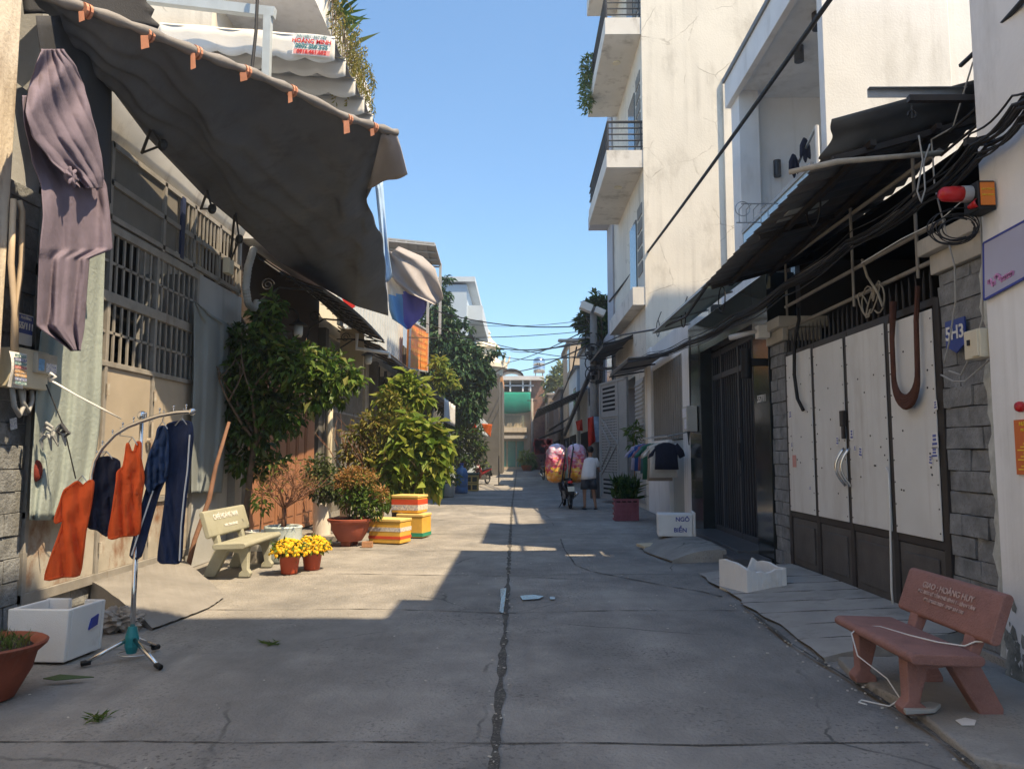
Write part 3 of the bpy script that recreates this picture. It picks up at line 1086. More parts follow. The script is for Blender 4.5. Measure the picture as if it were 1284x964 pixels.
# awnings along the shop row
def slope_awning(name, label, y0, y1, xi, zi, xo, zo, mtl, group=None, wave=0.0, valance=0.0, vm=None, thick=.03):
    t = thing(name, label, 'awning', ((xi + xo) / 2, (y0 + y1) / 2, zo), group)
    n = max(8, int((y1 - y0) * 8)) if wave else 10
    MB().grid(lambda u, v: V((lerp(xi, xo, v), lerp(y0, y1, u), lerp(zi, zo, v) + wave * math.sin(u * (y1 - y0) * 2 * math.pi / .26) - .04 * math.sin(math.pi * v))), n * (2 if wave else 1), 6).build('roof_sheet', mtl, t, smooth=True, solid=thick)
    mb = MB()
    k = max(2, int((y1 - y0) / 1.6))
    for i in range(k + 1):
        y = lerp(y0 + .05, y1 - .05, i / k)
        mb.bar((xi, y, zi - .09), (xo, y, zo - .09), .04)
    mb.bar((xo, y0, zo - .08), (xo, y1, zo - .08), .05)
    mb.build('frame', dark_metal, t)
    if valance:
        MB().grid(lambda u, v: V((xo + .01 + .02 * math.sin(u * 40), lerp(y0, y1, u), zo - .02 - v * valance * (1 - .12 * abs(math.sin(u * 30))))), 60, 3).build('valance', vm, t, smooth=True, solid=.006)
    return t


brown_sheet = mat('brown_tin_sheet', (.12, .09, .075), .25, 2, .6, .1, 20)
grey_sheet = mat('grey_tin_sheet', (.2, .2, .205), .2, 2, .55, .1, 20)
slope_awning('shop_awning', 'long brown tin awning below the orange sign board', 18.9, 35, -4.5, 4.72, -3.45, 4.25, brown_sheet, 'shop row awnings')
slope_awning('shop_awning', 'grey tin awning with white cloth valance at the shop front', 24.5, 37, -4.3, 4.0, -3.0, 3.75, grey_sheet, 'shop row awnings', 0, .0)
va = MB().grid(lambda u, v: V((-2.95 + .03 * math.sin(u * 30), lerp(30.5, 36, u), 3.8 - .95 * v)), 40, 5).build('white_valance', mat('white_valance_cloth', (.6, .6, .6), .1, 2, .9, .1), None, smooth=True, solid=.01)
tag(rooted(va), 'short white cloth hanging from the lip of the grey shop awning', 'cloth')

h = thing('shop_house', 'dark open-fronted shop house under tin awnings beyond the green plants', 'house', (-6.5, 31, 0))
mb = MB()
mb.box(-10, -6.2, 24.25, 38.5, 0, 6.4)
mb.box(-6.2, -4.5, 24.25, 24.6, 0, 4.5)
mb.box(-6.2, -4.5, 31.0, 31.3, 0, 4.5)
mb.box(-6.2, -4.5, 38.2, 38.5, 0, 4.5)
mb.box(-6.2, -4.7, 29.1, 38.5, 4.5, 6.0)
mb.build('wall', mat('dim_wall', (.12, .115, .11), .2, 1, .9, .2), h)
mb = MB()
for i in range(10):
    mb.box(-4.6, -4.5, 24.8 + i * 1.35, 24.86 + i * 1.35, 0, 4.4)
mb.build('post', dark_metal, h)
MB().box(-6.1, -4.9, 25, 37.8, .9, 1.0).build('counter', wood_pole, h)

# orange sign board
sg = thing('orange_sign', 'orange sign board with rows of faded yellow lettering above the tin awning', 'sign', (-3.75, 31, 4.8))
A, B, C_, D = at(513, 462, 28), at(536, 466, 34), at(537, 415, 34), at(515, 402, 28)
off = V((-.12, 0, 0))
MB().hexa([A, B, C_, D], [A + off, B + off, C_ + off, D + off]).build('board', orange_m, sg)
mb = MB()
for j in range(6):
    for i in range(9):
        if rnd.random() < .85:
            u0 = .07 + i * .1
            v0 = .08 + j * .145
            q4 = []
            for (u, v) in ((u0, v0), (u0 + .08, v0), (u0 + .08, v0 + .08), (u0, v0 + .08)):
                q4.append(A.lerp(B, u).lerp(D.lerp(C_, u), v) + V((.012, 0, 0)))
            mb.hexa(q4, [p - V((.01, 0, 0)) for p in q4])
mb.build('lettering', mat('faded_yellow', (.75, .33, .07), .1, 4, .6, 0), sg)
mb = MB()
for a, b in ((A, B), (B, C_), (C_, D), (D, A)):
    mb.bar(a, b, .07)
mb.build('frame', mat('grey_frame', (.4, .4, .4), .1, 4, .5, 0), sg)

# grey cloth and blue-white banner flapping beyond the tarpaulin
bn = thing('flapping_banner', 'grey cloth over a blue and white banner billowing beyond the tarpaulin edge', 'banner', (-2.6, 18, 5))
rows_g = [(312, 484, 500), (325, 485, 530), (340, 486, 546), (355, 497, 550), (368, 512, 554), (378, 538, 556)]
rows_b = [(330, 484, 500), (345, 484, 512), (358, 486, 530), (372, 487, 536), (388, 488, 535), (400, 492, 530), (409, 506, 520)]


def rows_fn(rows, Y, amp, seed):
    n = len(rows) - 1

    def fn(u, v):
        t = v * n
        i = min(int(t), n - 1)
        f = t - i
        a, b = rows[i], rows[i + 1]
        py = lerp(a[0], b[0], f) + 4 * math.sin(u * 4)
        px = lerp(lerp(a[1], b[1], f), lerp(a[2], b[2], f), u)
        return at(px, py, Y + amp * (math.sin(u * 7 + v * 3 + seed) + .5 * math.sin(u * 15 - v * 5)))
    return fn


MB().grid(rows_fn(rows_g, 17.7, .12, 0), 26, 20).build('grey_cloth', mat('grey_tarp_back', (.33, .31, .32)), bn, smooth=True, solid=.008)
mb = MB()
f0 = rows_fn(rows_b, 18.0, .1, 2)
mb.grid(f0, 24, 24)
me_m = []
for j in range(24):
    for i in range(24):
        me_m.append(0 if j < 11 - i // 5 else (1 if i < 9 else 2))
mb.m = me_m
mb.build('blue_banner', [mat('banner_white', (.7, .66, .6), .05, 2, .7, .05), mat('banner_sky_blue', (.14, .36, .72), .1, 2, .7, .05), mat('banner_violet', (.16, .15, .50), .1, 2, .7, .05)], bn, smooth=True, solid=.008)
MB().grid(rows_fn([(228, 470, 480), (270, 474, 483), (310, 478, 486), (350, 480, 492)], 17.5, .05, 1), 10, 20).build('sky_blue_strip', mat('banner_pale_blue', (.35, .5, .72), .15, 3, .7, .05), bn, smooth=True, solid=.008)
rf = MB().grid(lambda u, v: at(lerp(428, 442, u) + 2 * v, lerp(370, 378, v) + 8 * u * v, 18.5), 6, 6)
rf = MB().prism([at(426, 368, 17.9), at(446, 384, 17.9), at(440, 388, 17.9), at(430, 377, 17.9)], (0, .02, 0))
tag(rooted(rf.build('red_flag', red_ink)), 'small red cloth corner between tarpaulin and wrought canopy', 'flag')

# solar panel frame on a roof
sp = thing('solar_panel_rack', 'tilted solar panel rack on the rooftop behind the grey cloth', 'solar panels', (-4, 30, 7))
q = [at(486, 300, 29), at(545, 306, 29), at(553, 333, 31), at(486, 330, 31)]
MB().hexa(q, [p + V((0, 0, .06)) for p in q]).build('panel', mat('panel_backsheet', (.38, .38, .37), .1, 3, .5, 0), sp)
mb = MB()
for i in range(6):
    mb.bar(q[0].lerp(q[1], i / 5) - V((0, 0, .03)), q[3].lerp(q[2], i / 5) - V((0, 0, .03)), .07)
for i in range(4):
    mb.bar(q[0].lerp(q[3], i / 3) - V((0, 0, .06)), q[1].lerp(q[2], i / 3) - V((0, 0, .06)), .06)
for p in (q[0].lerp(q[2], .75), q[1].lerp(q[2], .9), q[0], q[3]):
    mb.box(p.x - .05, p.x + .05, p.y - .05, p.y + .05, 6.4, p.z)
mb.build('frame', mat('grey_frame', (.4, .4, .4)), sp)

# far left houses
h = thing('blue_grey_house', 'tall blue-grey house rising above the large dark tree', 'house', (-5.5, 47, 0))
x0, x1 = at(548, 400, 45).x, at(585, 400, 45).x
mb = MB()
mb.box(-12, x1, 45, 56, 0, at(570, 357, 45).z)
mb.build('wall', mat('blue_grey_wall', (.42, .50, .58), .08, .6, .8, .1), h)
mb = MB()
zt = at(570, 352, 45).z
mb.box(-12.2, x1 + .5, 44.8, 56, zt - .1, zt + .2)
for k in range(3):
    z = zt - 2.2 - k * 3.4
    mb.box(x1, x1 + .9, 46, 55, z, z + .9)
mb.build('balcony', mat('blue_grey_trim', (.5, .56, .62), .08, 1, .8, .1), h)
MB().box(x1 - .02, x1 + .03, 47, 53, zt - 5, zt - 2.4).build('window', void_m, h)
tw = thing('ornate_tower', 'cream ornate rooftop finial with curled eaves beyond the dark tree', 'tower', (-3, 60, 0))
c0 = at(606, 440, 60)
mb = MB()
mb.lathe((c0.x, 60, 0), [(1.5, c0.z - 2.0), (1.6, c0.z - 1.5), (1.9, c0.z - 1.4), (1.9, c0.z - 1.1), (1.1, c0.z - .6), (1.1, c0.z + .1), (1.4, c0.z + .2), (.7, c0.z + .9), (.5, c0.z + 1.3), (.6, c0.z + 1.4), (.25, c0.z + 1.9), (0, c0.z + 2.5)], 12)
MB().box(c0.x - 4, c0.x + 1.3, 58.8, 62, 0, c0.z - 1.95).build('tower_base', MATS['dim_wall'], tw)
mb.build('spire', mat('cream_stucco', (.68, .62, .5), .1, 1, .8, .2), tw)
for k in range(10):
    a = k * .63
    MB().tube([V((c0.x + 1.5 * math.cos(a), 60 + 1.5 * math.sin(a), c0.z - 1.2)), V((c0.x + 2.0 * math.cos(a), 60 + 2.0 * math.sin(a), c0.z - .9)), V((c0.x + 2.1 * math.cos(a), 60 + 2.1 * math.sin(a), c0.z - .4))], [.14, .1, .04], 6).build('eave_curl', MATS['cream_stucco'], tw)
h = thing('orange_house', 'house with sloping orange gable wall beyond the dark tree', 'house', (-3.4, 64, 0))
a, b, c1 = at(606, 418, 63), at(620, 436, 63), at(630, 470, 63)
MB().box(-9, c1.x, 63.05, 71, 0, 7.5).build('lower_wall', MATS['dim_wall'], h)
MB().prism([V((-9, 63, 7.51)), V((c1.x, 63, 7.51)), c1, b, a, V((-9, 63, a.z))], (0, 8, 0)).build('wall', mat('orange_plaster', (.55, .28, .12), .1, 1, .85, .1), h)
MB().bar(a + V((0, -.1, .1)), b + V((0, -.1, .1)), .3, .2).build('roof_edge', concrete, h)
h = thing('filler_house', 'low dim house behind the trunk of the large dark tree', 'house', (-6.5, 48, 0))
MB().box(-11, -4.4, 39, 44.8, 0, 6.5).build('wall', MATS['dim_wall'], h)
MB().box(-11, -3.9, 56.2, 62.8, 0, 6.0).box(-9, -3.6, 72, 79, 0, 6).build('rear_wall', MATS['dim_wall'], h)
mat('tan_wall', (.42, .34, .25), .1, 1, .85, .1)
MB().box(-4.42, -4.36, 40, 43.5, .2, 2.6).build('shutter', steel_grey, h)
# ================================================================== RIGHT SIDE: buildings
# --- near white wall
h = thing('white_wall_house', 'white house wall at the right edge carrying the alarm box and blue-framed plaque', 'house', (5.5, 3, 0))
MB().box(3.32, 9, -8, 5.42, 0, 8.75).build('wall', white_wall, h, bevel=.02)
MB().box(3.5, 12, -14, 2.1, 8.75, 15.7).build('upper_storey', white_wall, h)
mb = MB()
r6 = random.Random(8)
for i in range(230):
    z = .02 + abs(r6.gauss(0, .22))
    y = r6.uniform(4.3, 5.40)
    if z > .25 + .35 * math.sin(y * 5.1) ** 2:
        continue
    n_ = r6.randint(5, 8)
    R0 = r6.uniform(.012, .05) * (1.2 - min(1, z))
    mb.add([V((3.3185, y + R0 * r6.uniform(.5, 1.2) * math.cos(k * 6.283 / n_), max(.0, z + R0 * 1.6 * r6.uniform(.5, 1.2) * math.sin(k * 6.283 / n_)))) - V((.00002 * i, 0, 0)) for k in range(n_)], [tuple(range(n_))])
mb.build('mould_stain', mat('mould', (.24, .245, .225), .5, 9, .95, .4, 40), h)['kind'] = 'stuff'

# --- corrugated-roof gate house
h = thing('folding_gate_house', 'low house with grey folding gate, stone pillars and corrugated porch roof', 'house', (5.5, 8.2, 0))
mb = MB()
mb.box(6.2, 10, 5.45, 10.68, 0, 5.2)
mb.box(3.6, 6.2, 5.44, 5.62, 0, 4.75)
mb.box(3.9, 6.2, 10.5, 10.68, 0, 4.75)
mb.build('wall', mat('porch_shade_colour', (.05, .05, .05), .2, 2, .9, .1), h)  # porch shade put into the wall colour
MB().box(3.95, 6.2, 5.63, 10.499, 4.24, 4.28).build('porch_ceiling', void_m, h)  # near-black colour stands for shade under the porch roof
MB().box(6.15, 6.19, 5.65, 10.48, .1, 4.75).build('painted_shade_sheet', void_m, h)  # black sheet painted for shade at the back of the porch
MB().box(3.45, 6.2, 5.62, 10.5, -.02, .1).build('threshold', concrete, h)
for y0, y1 in ((5.72, 6.36), (10.08, 10.66)):
    mb = MB()
    mb.box(3.54, 3.95, y0 + .01, y1 - .01, .05, 3.05)
    pil = mb.build('pillar', slate_gap, h)
    mb = MB()
    stones(mb, 3.54, y0, y1, .1, 3.04, -1, .165, .34)
    mb.build('stone_facing', slate, pil, bevel=.006, seg=1)
    mb = MB()
    mb.box(3.47, 4.0, y0 - .05, y1 + .04, 3.05, 3.22)
    mb.box(3.40, 4.05, y0 - .12, y1 + .1, 3.22, 3.36)
    mb.build('cap', mat('pillar_cap', (.45, .43, .39), .15, 3, .85, .2, 30, stain=(.2, .2, .19), stain_amt=.6), pil, bevel=.012)
tc_ = MB().box(3.4, 5.05, 5.45, 9.9, 8.18, 8.26)  # unseen slab and posts added to shade the road
for y in (6.2, 8.8):
    tc_.box(5.06, 6.7, y - .05, y + .05, 8.19, 8.27)
    tc_.box(6.6, 6.7, y - .05, y + .05, 5.2, 8.18)
tc_.build('added_shade_canopy', MATS['brown_tin_sheet'], h)
# mortar edge between pillar and white wall
mb = MB()
mb.grid(lambda u, v: V((3.49 - .05 * u, 5.74 - .32 * u + .04 * wob(3, v * 6, u), lerp(.1, 3.3, v))), 5, 40)
mb.build('mortar_edge', mat('mortar', (.5, .52, .5), .25, 8, .9, .6, 30), h)
panel_m = mat('grey_sheet_panel', (.70, .70, .68), .08, 1.2, .55, .2, 5, stain=(.42, .38, .33), stain_amt=.5, stain_scale=(1.2, 1.2, .5), streak=(.34, .27, .21), streak_amt=.6, streak_scale=(9, 9, .4))
dk = mat('dark_brown_steel', (.035, .03, .028), .25, 5, .5, .1)
g = MB()
for y in (6.40, 7.26, 8.2, 9.11, 10.03):
    g.box(3.5, 3.56, y - .045, y + .045, .1, 2.86)
for z in (.13, .80, 2.84):
    g.box(3.505, 3.555, 6.4, 10.03, z - .035, z + .035)
gate = g.build('gate', dk, h, bevel=.005, seg=1)
wd = mat('dark_wood_panel', (.085, .08, .078), .3, 4, .5, .2, 25, stain=(.25, .06, .03), stain_amt=.5, stain_lo=.66, stain_hi=.75)
for (y0, y1, tz) in ((6.445, 7.215, 2.78), (7.305, 8.155, 2.8), (8.245, 9.065, 2.8), (9.155, 9.985, 2.82)):
    MB().box(3.488, 3.5, y0, y1, .84, tz).build('panel', panel_m, gate, bevel=.004, seg=1)
    mb = MB()
    mb.box(3.515, 3.53, y0, y1, .17, .76)
    mb.box(3.498, 3.515, y0 + .09, y1 - .09, .25, .68)
    mb.build('lower_panel', wd, gate, bevel=.012, seg=2)
mb = MB()
for (y0, y1) in ((6.445, 7.215), (7.305, 8.155), (8.245, 9.065), (9.155, 9.985)):
    for k in range(9):
        mb.obox((3.486, rnd.uniform(y0 + .05, y1 - .05), rnd.uniform(.95, 2.7)), (.004, .016, .016))
    for k in range(10):
        for yy in (y0 + .02, y1 - .02):
            mb.obox((3.486, yy, .9 + k * .2), (.004, .012, .012))
mb.build('rivet', black_m, gate)
mb = MB()
for k in range(30):
    y = 6.5 + k * .12
    z = 2.88 + .02 * (k % 3)
    mb.tube([(3.53, y, 2.8), (3.53, y, 3.02), (3.53, y + rnd.uniform(-.02, .02), 3.14)], [.013, .013, .002], 6)
mb.build('spike', dk, gate)
mb = MB()
for s in (8.14, 8.27):
    mb.tube([V((3.48 - .09 * math.sin(math.pi * t), s + .02 * math.sin(math.pi * t), lerp(1.22, 1.62, t))) for t in [k / 12 for k in range(13)]], .015, 8)
mb.build('handle', chrome, gate, smooth=True)
mb = MB()
mb.box(3.45, 3.5, 8.22, 8.3, 1.85, 2.02)
mb.box(3.46, 3.49, 8.23, 8.29, 1.72, 1.85)
mb.build('padlock', dk, gate, bevel=.008)
stk = mat('sticker_paper', (.74, .76, .80), .2, 40, .7, 0, fleck=(.08, .12, .45), fleck_scale=95)
mb = MB()
for (px, py, w, hh) in ((991, 520, .09, .1), (993, 558, .06, .07), (1050, 553, .06, .1), (1068, 545, .07, .12), (1079, 567, .08, .11), (1141, 503, .13, .16), (1172, 552, .1, .13), (1172, 568, .1, .1), (1173, 508, .05, .08), (1167, 577, .06, .09), (1072, 562, .05, .06), (1016, 612, .05, .05)):
    p = onx(px, py, 3.482)
    mb = MB()
    rx = Matrix.Rotation(rnd.uniform(-.15, .15), 3, 'X')
    mb.obox(p, (.003, w, hh), rx)
    mb.mi = 1
    for k_ in (-.22, .05, .3):
        mb.obox(p + V((-.002, 0, k_ * hh)), (.003, w * (.5 + .25 * (k_ < 0)), hh * .16), rx)
    mb.build('sticker', [paper_w, mat('sticker_ink', (.10, .13, .38), .3, 60, .7, 0)], gate)
p = onx(996, 578, 3.482)
MB().obox(p, (.003, .12, .15)).build('label', mat('pink_paper', (.6, .3, .26), .1, 9, .7, 0), gate)
# rails above the gate
mb = MB()
for z in (3.2, 3.5, 3.8, 4.1):
    mb.tube([(3.55, 6.3, z), (3.55, 10.1, z + .0)], .022, 8)
for y in (6.7, 8.0, 10.0):
    mb.tube([(3.53, y, 3.1), (3.53, y, 4.3)], .016, 8)
mb.build('rail', steel_grey, h)
# corrugated roof
tin = mat('dark_corrugated_tin', (.11, .115, .12), .25, 2, .5, .08, 30, stain=(.16, .10, .06), stain_amt=.4, stain_scale=(.6, 2, 1))


def roof_fn(u, v):
    y = lerp(6.15, 10.62, u)
    xo = lerp(2.62, 2.58, u) + .03 * math.sin(y * 24.2)
    zo = lerp(4.09, 3.88, u) + .24 * math.exp(-u / .035)
    return V((lerp(xo, 4.1, v), y, lerp(zo, zo + .42, v) + .022 * math.sin(y * 24.2)))


rfp = MB().grid(roof_fn, 260, 4).build('corrugated_roof', tin, h, smooth=True, solid=.006)
mb = MB()
for x, dz in ((2.95, .1), (3.5, .24)):
    mb.bar((x, 6.2, 4.1 + dz - .07), (x, 10.55, 3.88 + dz - .07), .05)
for y in (6.3, 8.3, 10.4):
    zo = lerp(4.09, 3.88, (y - 6.15) / 4.47)
    mb.bar((2.65, y, zo - .06), (4.05, y, zo + .33), .05)
mb.build('roof_frame', dk, rfp)
q = [onx(1012, 242, 2.9) for _ in range(1)][0]
MB().obox(V((3.0, 8.0, 4.11)), (.42, .5, .012), Matrix.Rotation(-.27, 3, 'Y')).build('skylight', mat('pale_translucent', (.5, .52, .48), .1, 3, .6, 0), rfp)

# bamboo pole
mb = MB()
mb.tube([at(990, 216, 6.1), at(1050, 203, 6.1), at(1120, 197, 6.1), at(1182, 192, 6.1)], [.022, .026, .022, .025], 8)
tag(rooted(mb.build('wooden_pole', mat('bleached_wood', (.42, .37, .30), .2, 8, .8, .2, 30), smooth=True)), 'bleached wooden pole sticking out under the corrugated roof', 'pole')
# steel brackets on the white wall
br = MB().box(2.74, 3.5, 5.78, 5.82, 4.40, 4.405).box(2.74, 3.5, 5.82, 5.825, 4.335, 4.405).build('steel_bracket', galv)
tag(rooted(br), 'galvanised steel angle bracket, the upper and longer one below the thick cables', 'bracket', 'steel cable brackets')
br = MB().box(2.9, 3.46, 5.5, 5.55, 4.16, 4.205).build('steel_bracket', dk)
mb2 = MB()
mb2.tube([(2.93, 5.54, 4.14)] + [V((2.93 + .03 * math.sin(a), 5.54, 4.10 - .03 * math.cos(a) - .03)) for a in [k * .5 for k in range(11)]], .006, 6)
mb2.build('hook', dark_metal, br)
tag(br, 'dark brown steel bracket with hook just below the galvanised one', 'bracket', 'steel cable brackets')
br = MB().box(3.12, 3.36, 5.2, 5.24, 3.70, 3.75).build('steel_bracket', dk)
tag(rooted(br), 'dark bracket at the photo\'s right edge carrying the cable bundle', 'bracket', 'steel cable brackets')

# alarm siren
al = thing('alarm_siren', 'black alarm box with red siren and orange label at the top of the stone pillar', 'alarm', (3.3, 5.55, 3.3))
MB().box(3.19, 3.315, 5.22, 5.40, 3.24, 3.45).build('box', black_m, al, bevel=.012)
MB().box(3.205, 3.30, 5.207, 5.218, 3.27, 3.43).build('label', orange_m, al)
text('BÁO ĐỘNG', (3.2525, 5.204, 3.38), (1, 0, 0), (0, 0, 1), .017, yellow_ink, al)
text('BÁO CHÁY', (3.2525, 5.204, 3.34), (1, 0, 0), (0, 0, 1), .017, yellow_ink, al)
mb = MB()
mb.lathe((0, 0, 0), [(0, 0), (.085, 0), (.085, .1), (.075, .2), (.05, .24), (0, .25)], 20)
si = MB()
si.lathe(V((3.14, 5.31, 3.38)), [(0, 0), (.055, 0), (.056, .08), (.05, .14), (.03, .165), (0, .17)], 20, Matrix.Rotation(-math.pi / 2, 3, 'Y'))
si.build('siren', mat('red_plastic', (.5, .02, .02), .1, 5, .3, 0), al, smooth=True)
MB().lathe(V((3.14, 5.31, 3.38)), [(0, -.06), (.058, -.06), (.058, .012), (0, .012)], 20, Matrix.Rotation(-math.pi / 2, 3, 'Y')).build('collar', mat('grey_plastic', (.4, .4, .4), .1, 5, .5, 0), al)
hn = MB()
hn.lathe(V((3.17, 5.30, 3.28)), [(0, 0), (.015, 0), (.028, .05), (.034, .075), (.028, .07), (0, .02)], 18, Matrix.Rotation(math.pi / 2 - .2, 3, 'X') @ Matrix.Rotation(.4, 3, 'Y'))
hn.build('horn', MATS['red_plastic'], al, smooth=True)
# coil of black cable
mb = MB()
for k in range(8):
    r0 = .10 + .009 * ((k * 3) % 8)
    c0 = V((3.13 + rnd.uniform(-.03, .03), 5.36 + .012 * k, 3.17 + rnd.uniform(-.03, .02)))
    mb.tube([c0 + V((.95 * r0 * math.cos(a), -.35 * r0 * math.cos(a), r0 * math.sin(a) * .75)) for a in [i * 2 * math.pi / 28 + .3 * k for i in range(27 if k % 2 else 24)]], .0045, 6)
tag(rooted(mb.build('cable_coil', cable_m, smooth=True)), 'coil of black cable hanging below the red siren', 'cable coil')

# plaque, button, notice, small box on the white wall
pq = thing('plaque', 'pale lavender plaque with dark blue border on the white wall at the right edge', 'sign', (3.3, 4.95, 2.6))
q = [V((3.31, 5.39, 2.64)), V((3.31, 4.6, 2.74)), V((3.31, 4.6, 3.08)), V((3.31, 5.36, 3.04))]
MB().hexa(q, [p - V((.015, 0, 0)) for p in q]).build('plate', mat('lavender_enamel', (.42, .42, .55), .06, 2, .4, 0), pq)
mb = MB()
for a, b in ((q[0], q[1]), (q[3], q[0]), (q[2], q[3])):
    mb.bar(a - V((.012, 0, 0)), b - V((.012, 0, 0)), .014)
mb.build('border', blue_ink, pq)
mb = MB()
for k in range(14):
    mb.obox(V((3.292, 5.32 - .02 * k, 2.72 + .0027 * k + rnd.uniform(0, .06) * (k < 7))), (.004, .03, .03), Matrix.Rotation(k, 3, 'X'))
mb.build('flower_print', mat('pink_print', (.55, .25, .5), .4, 30, .6, 0), pq)
bt = MB().lathe((3.32, 5.09, 1.865), [(0, 0), (.035, 0), (.035, .02), (.028, .035), (0, .04)], 18, Matrix.Rotation(-math.pi / 2, 3, 'Y')).build('alarm_button', MATS['red_plastic'], smooth=True)
tag(bt, 'round red alarm button above the orange notice', 'button')
nb = thing('fire_notice', 'orange notice sheet with yellow lettering under the red button', 'notice', (3.31, 5.0, 1.4))
MB().box(3.305, 3.316, 4.8, 5.16, 1.42, 1.78).build('board', mat('orange_notice', (.62, .16, .05), .05, 3, .4, 0), nb)
text('HƯỚNG DẪN', (3.302, 4.99, 1.75), (0, -1, 0), (0, 0, 1), .036, yellow_ink, nb)
text('PHÒNG CHÁY', (3.302, 4.99, 1.71), (0, -1, 0), (0, 0, 1), .03, yellow_ink, nb)
mb = MB()
for k in range(9):
    mb.box(3.300, 3.304, 4.83, 5.13 - (k % 3) * .03, 1.45 + k * .021, 1.458 + k * .021)
mb.build('text_line', yellow_ink, nb)
mb = MB()
for k in range(5):
    a = k * math.pi / 4
    mb.obox(V((3.3, 4.99 + .022 * math.cos(a), 1.665 + .022 * math.sin(a))), (.004, .03, .014), Matrix.Rotation(-a, 3, 'X'))
mb.build('emblem', yellow_ink, nb)
jb = thing('junction_box', 'small cream plastic box at the corner of stone pillar and white wall', 'box', (3.4, 5.6, 2.2))
MB().box(3.28, 3.40, 5.44, 5.64, 2.24, 2.45).build('body', cream_pl, jb, bevel=.01)
MB().box(3.265, 3.285, 5.45, 5.53, 2.25, 2.44).build('cover', cream_pl, jb, bevel=.006)
MB().box(3.272, 3.281, 5.56, 5.59, 2.34, 2.38).build('switch', black_m, jb)
pl = thing('number_plate', 'blue enamel house number plate 5H3 on the stone pillar', 'sign', (3.47, 6.05, 2.3))
q = [V((3.475, 6.2, 2.40)), V((3.475, 5.93, 2.40)), V((3.475, 5.93, 2.62)), V((3.475, 6.2, 2.62))]
MB().hexa(q, [p - V((.012, 0, 0)) for p in q]).prism([V((3.463, 6.16, 2.4)), V((3.463, 6.06, 2.35)), V((3.463, 5.97, 2.4))], (.012, 0, 0)).build('plate', mat('blue_enamel', (.03, .06, .28), .05, 3, .35, 0), pl)
text('5H3', (3.459, 6.065, 2.51), (0, -1, 0), (0, 0, 1), .15, paper_w, pl, bold=.003)

# strap, hose, loose wires on the gate
st = MB()
for k in range(5):
    o_ = .012 * k
    P = [V((3.46 - o_ * .5, 7.0, 2.95)), V((3.42, 7.0, 2.6))] + [V((3.42, 6.79 + .21 * math.cos(a_), 2.27 - o_ - (.21 + .012 * k) * math.sin(a_))) for a_ in [i_ * math.pi / 12 for i_ in range(13)]] + [V((3.43, 6.58, 2.7)), V((3.46, 6.58, 3.0))]
    PP = []
    for i in range(len(P) - 1):
        PP += [P[i].lerp(P[i + 1], j / 4) for j in range(4)]
    st.tube(PP + [P[-1]], .022, 6)
tag(rooted(st.build('brown_strap', mat('brown_strap', (.09, .035, .022), .25, 8, .85, .3, 60), smooth=True)), 'looped dark brown strap hanging over the right panel of the folding gate', 'strap')
hs = MB()
P = [onx(*p, 3.44) for p in ((1000, 386), (1002, 400), (996, 430), (996, 470), (1000, 500), (1007, 514))]
hs.tube(P, .022, 8)
tag(rooted(hs.build('black_hose', black_m, smooth=True)), 'short black hose hanging on the leftmost grey gate panel', 'hose')
ww = MB()
ww.tube([onx(*p, 3.46) for p in ((1111, 586), (1114, 592), (1116, 640), (1117, 690), (1118, 740), (1120, 762))], .011, 6)
ww.tube([onx(*p, 3.43) for p in ((1120, 762), (1115, 770), (1108, 768)) ], .011, 6)
tag(rooted(ww.build('white_cable', whitewire, smooth=True)), 'white cord running down the folding gate to the ground', 'cord')
tw = MB()
for k in range(5):
    c0 = V((3.48, 7.35 + .08 * k, 3.05 + .03 * (k % 2)))
    tw.tube([c0 + V((0, .12 * math.cos(a + k), .14 * math.sin(a))) for a in [i * .5 for i in range(12)]], .008, 5)
tw.tube([V((3.45, 7.6, 3.5)), V((3.45, 7.5, 3.3)), V((3.45, 7.3, 3.1)), V((3.47, 7.25, 2.95))], .013, 6)
tag(rooted(tw.build('twisted_wire', mat('dirty_wire', (.3, .27, .22), .2, 8, .8, 0))), 'tangle of pale wire on the gate spikes beside the brown strap', 'wire')
pw = MB()
for s, px in (((1206, 0), ((1220, 78), (1195, 160), (1168, 175), (1172, 235), (1186, 290), (1197, 335), (1198, 380), (1190, 430), (1184, 455))), ((0, 0), ((1228, 260), (1232, 330), (1232, 400), (1220, 440), (1205, 470), (1190, 465))), ((0, 0), ((1240, 452), (1225, 465), (1210, 478), (1195, 478), (1180, 470)))):
    P = [onx(*p, 3.40) for p in px]
    PP = []
    for i in range(len(P) - 1):
        PP += [P[i].lerp(P[i + 1], j / 4) for j in range(4)]
    pw.tube(PP + [P[-1]], .007, 6)
tag(rooted(pw.build('conduit', mat('grey_conduit', (.36, .36, .35), .1, 5, .6, 0), smooth=True)), 'grey conduit and wires running down the near stone pillar', 'conduit')
lp = MB()
P = [at(*p, 5.9) for p in ((1152, 170), (1157, 200), (1150, 240), (1155, 254), (1160, 238), (1158, 205), (1168, 175))]
PP = []
for i in range(len(P) - 1):
    PP += [P[i].lerp(P[i + 1], j / 5) for j in range(5)]
lp.tube(PP, .007, 6)
tag(rooted(lp.build('wire_loop', mat('grey_conduit', (.36, .36, .35)), smooth=True)), 'loop of pale wire dangling under the corrugated roof edge', 'wire')

# ramp and bench slab
rp = MB()
vs = []
ny, nx = 14, 8


def rampf(u, v):
    y = lerp(5.95 + .25 * u, 10.05, v)
    x = lerp(2.32 + .05 * wob(4, v * 3, 1), 3.5, u)
    return V((x, y, .035 + .15 * u ** .9 * (1 - .35 * max(0, v - .6)) + .006 * wob(2, u * 4, v * 6)))


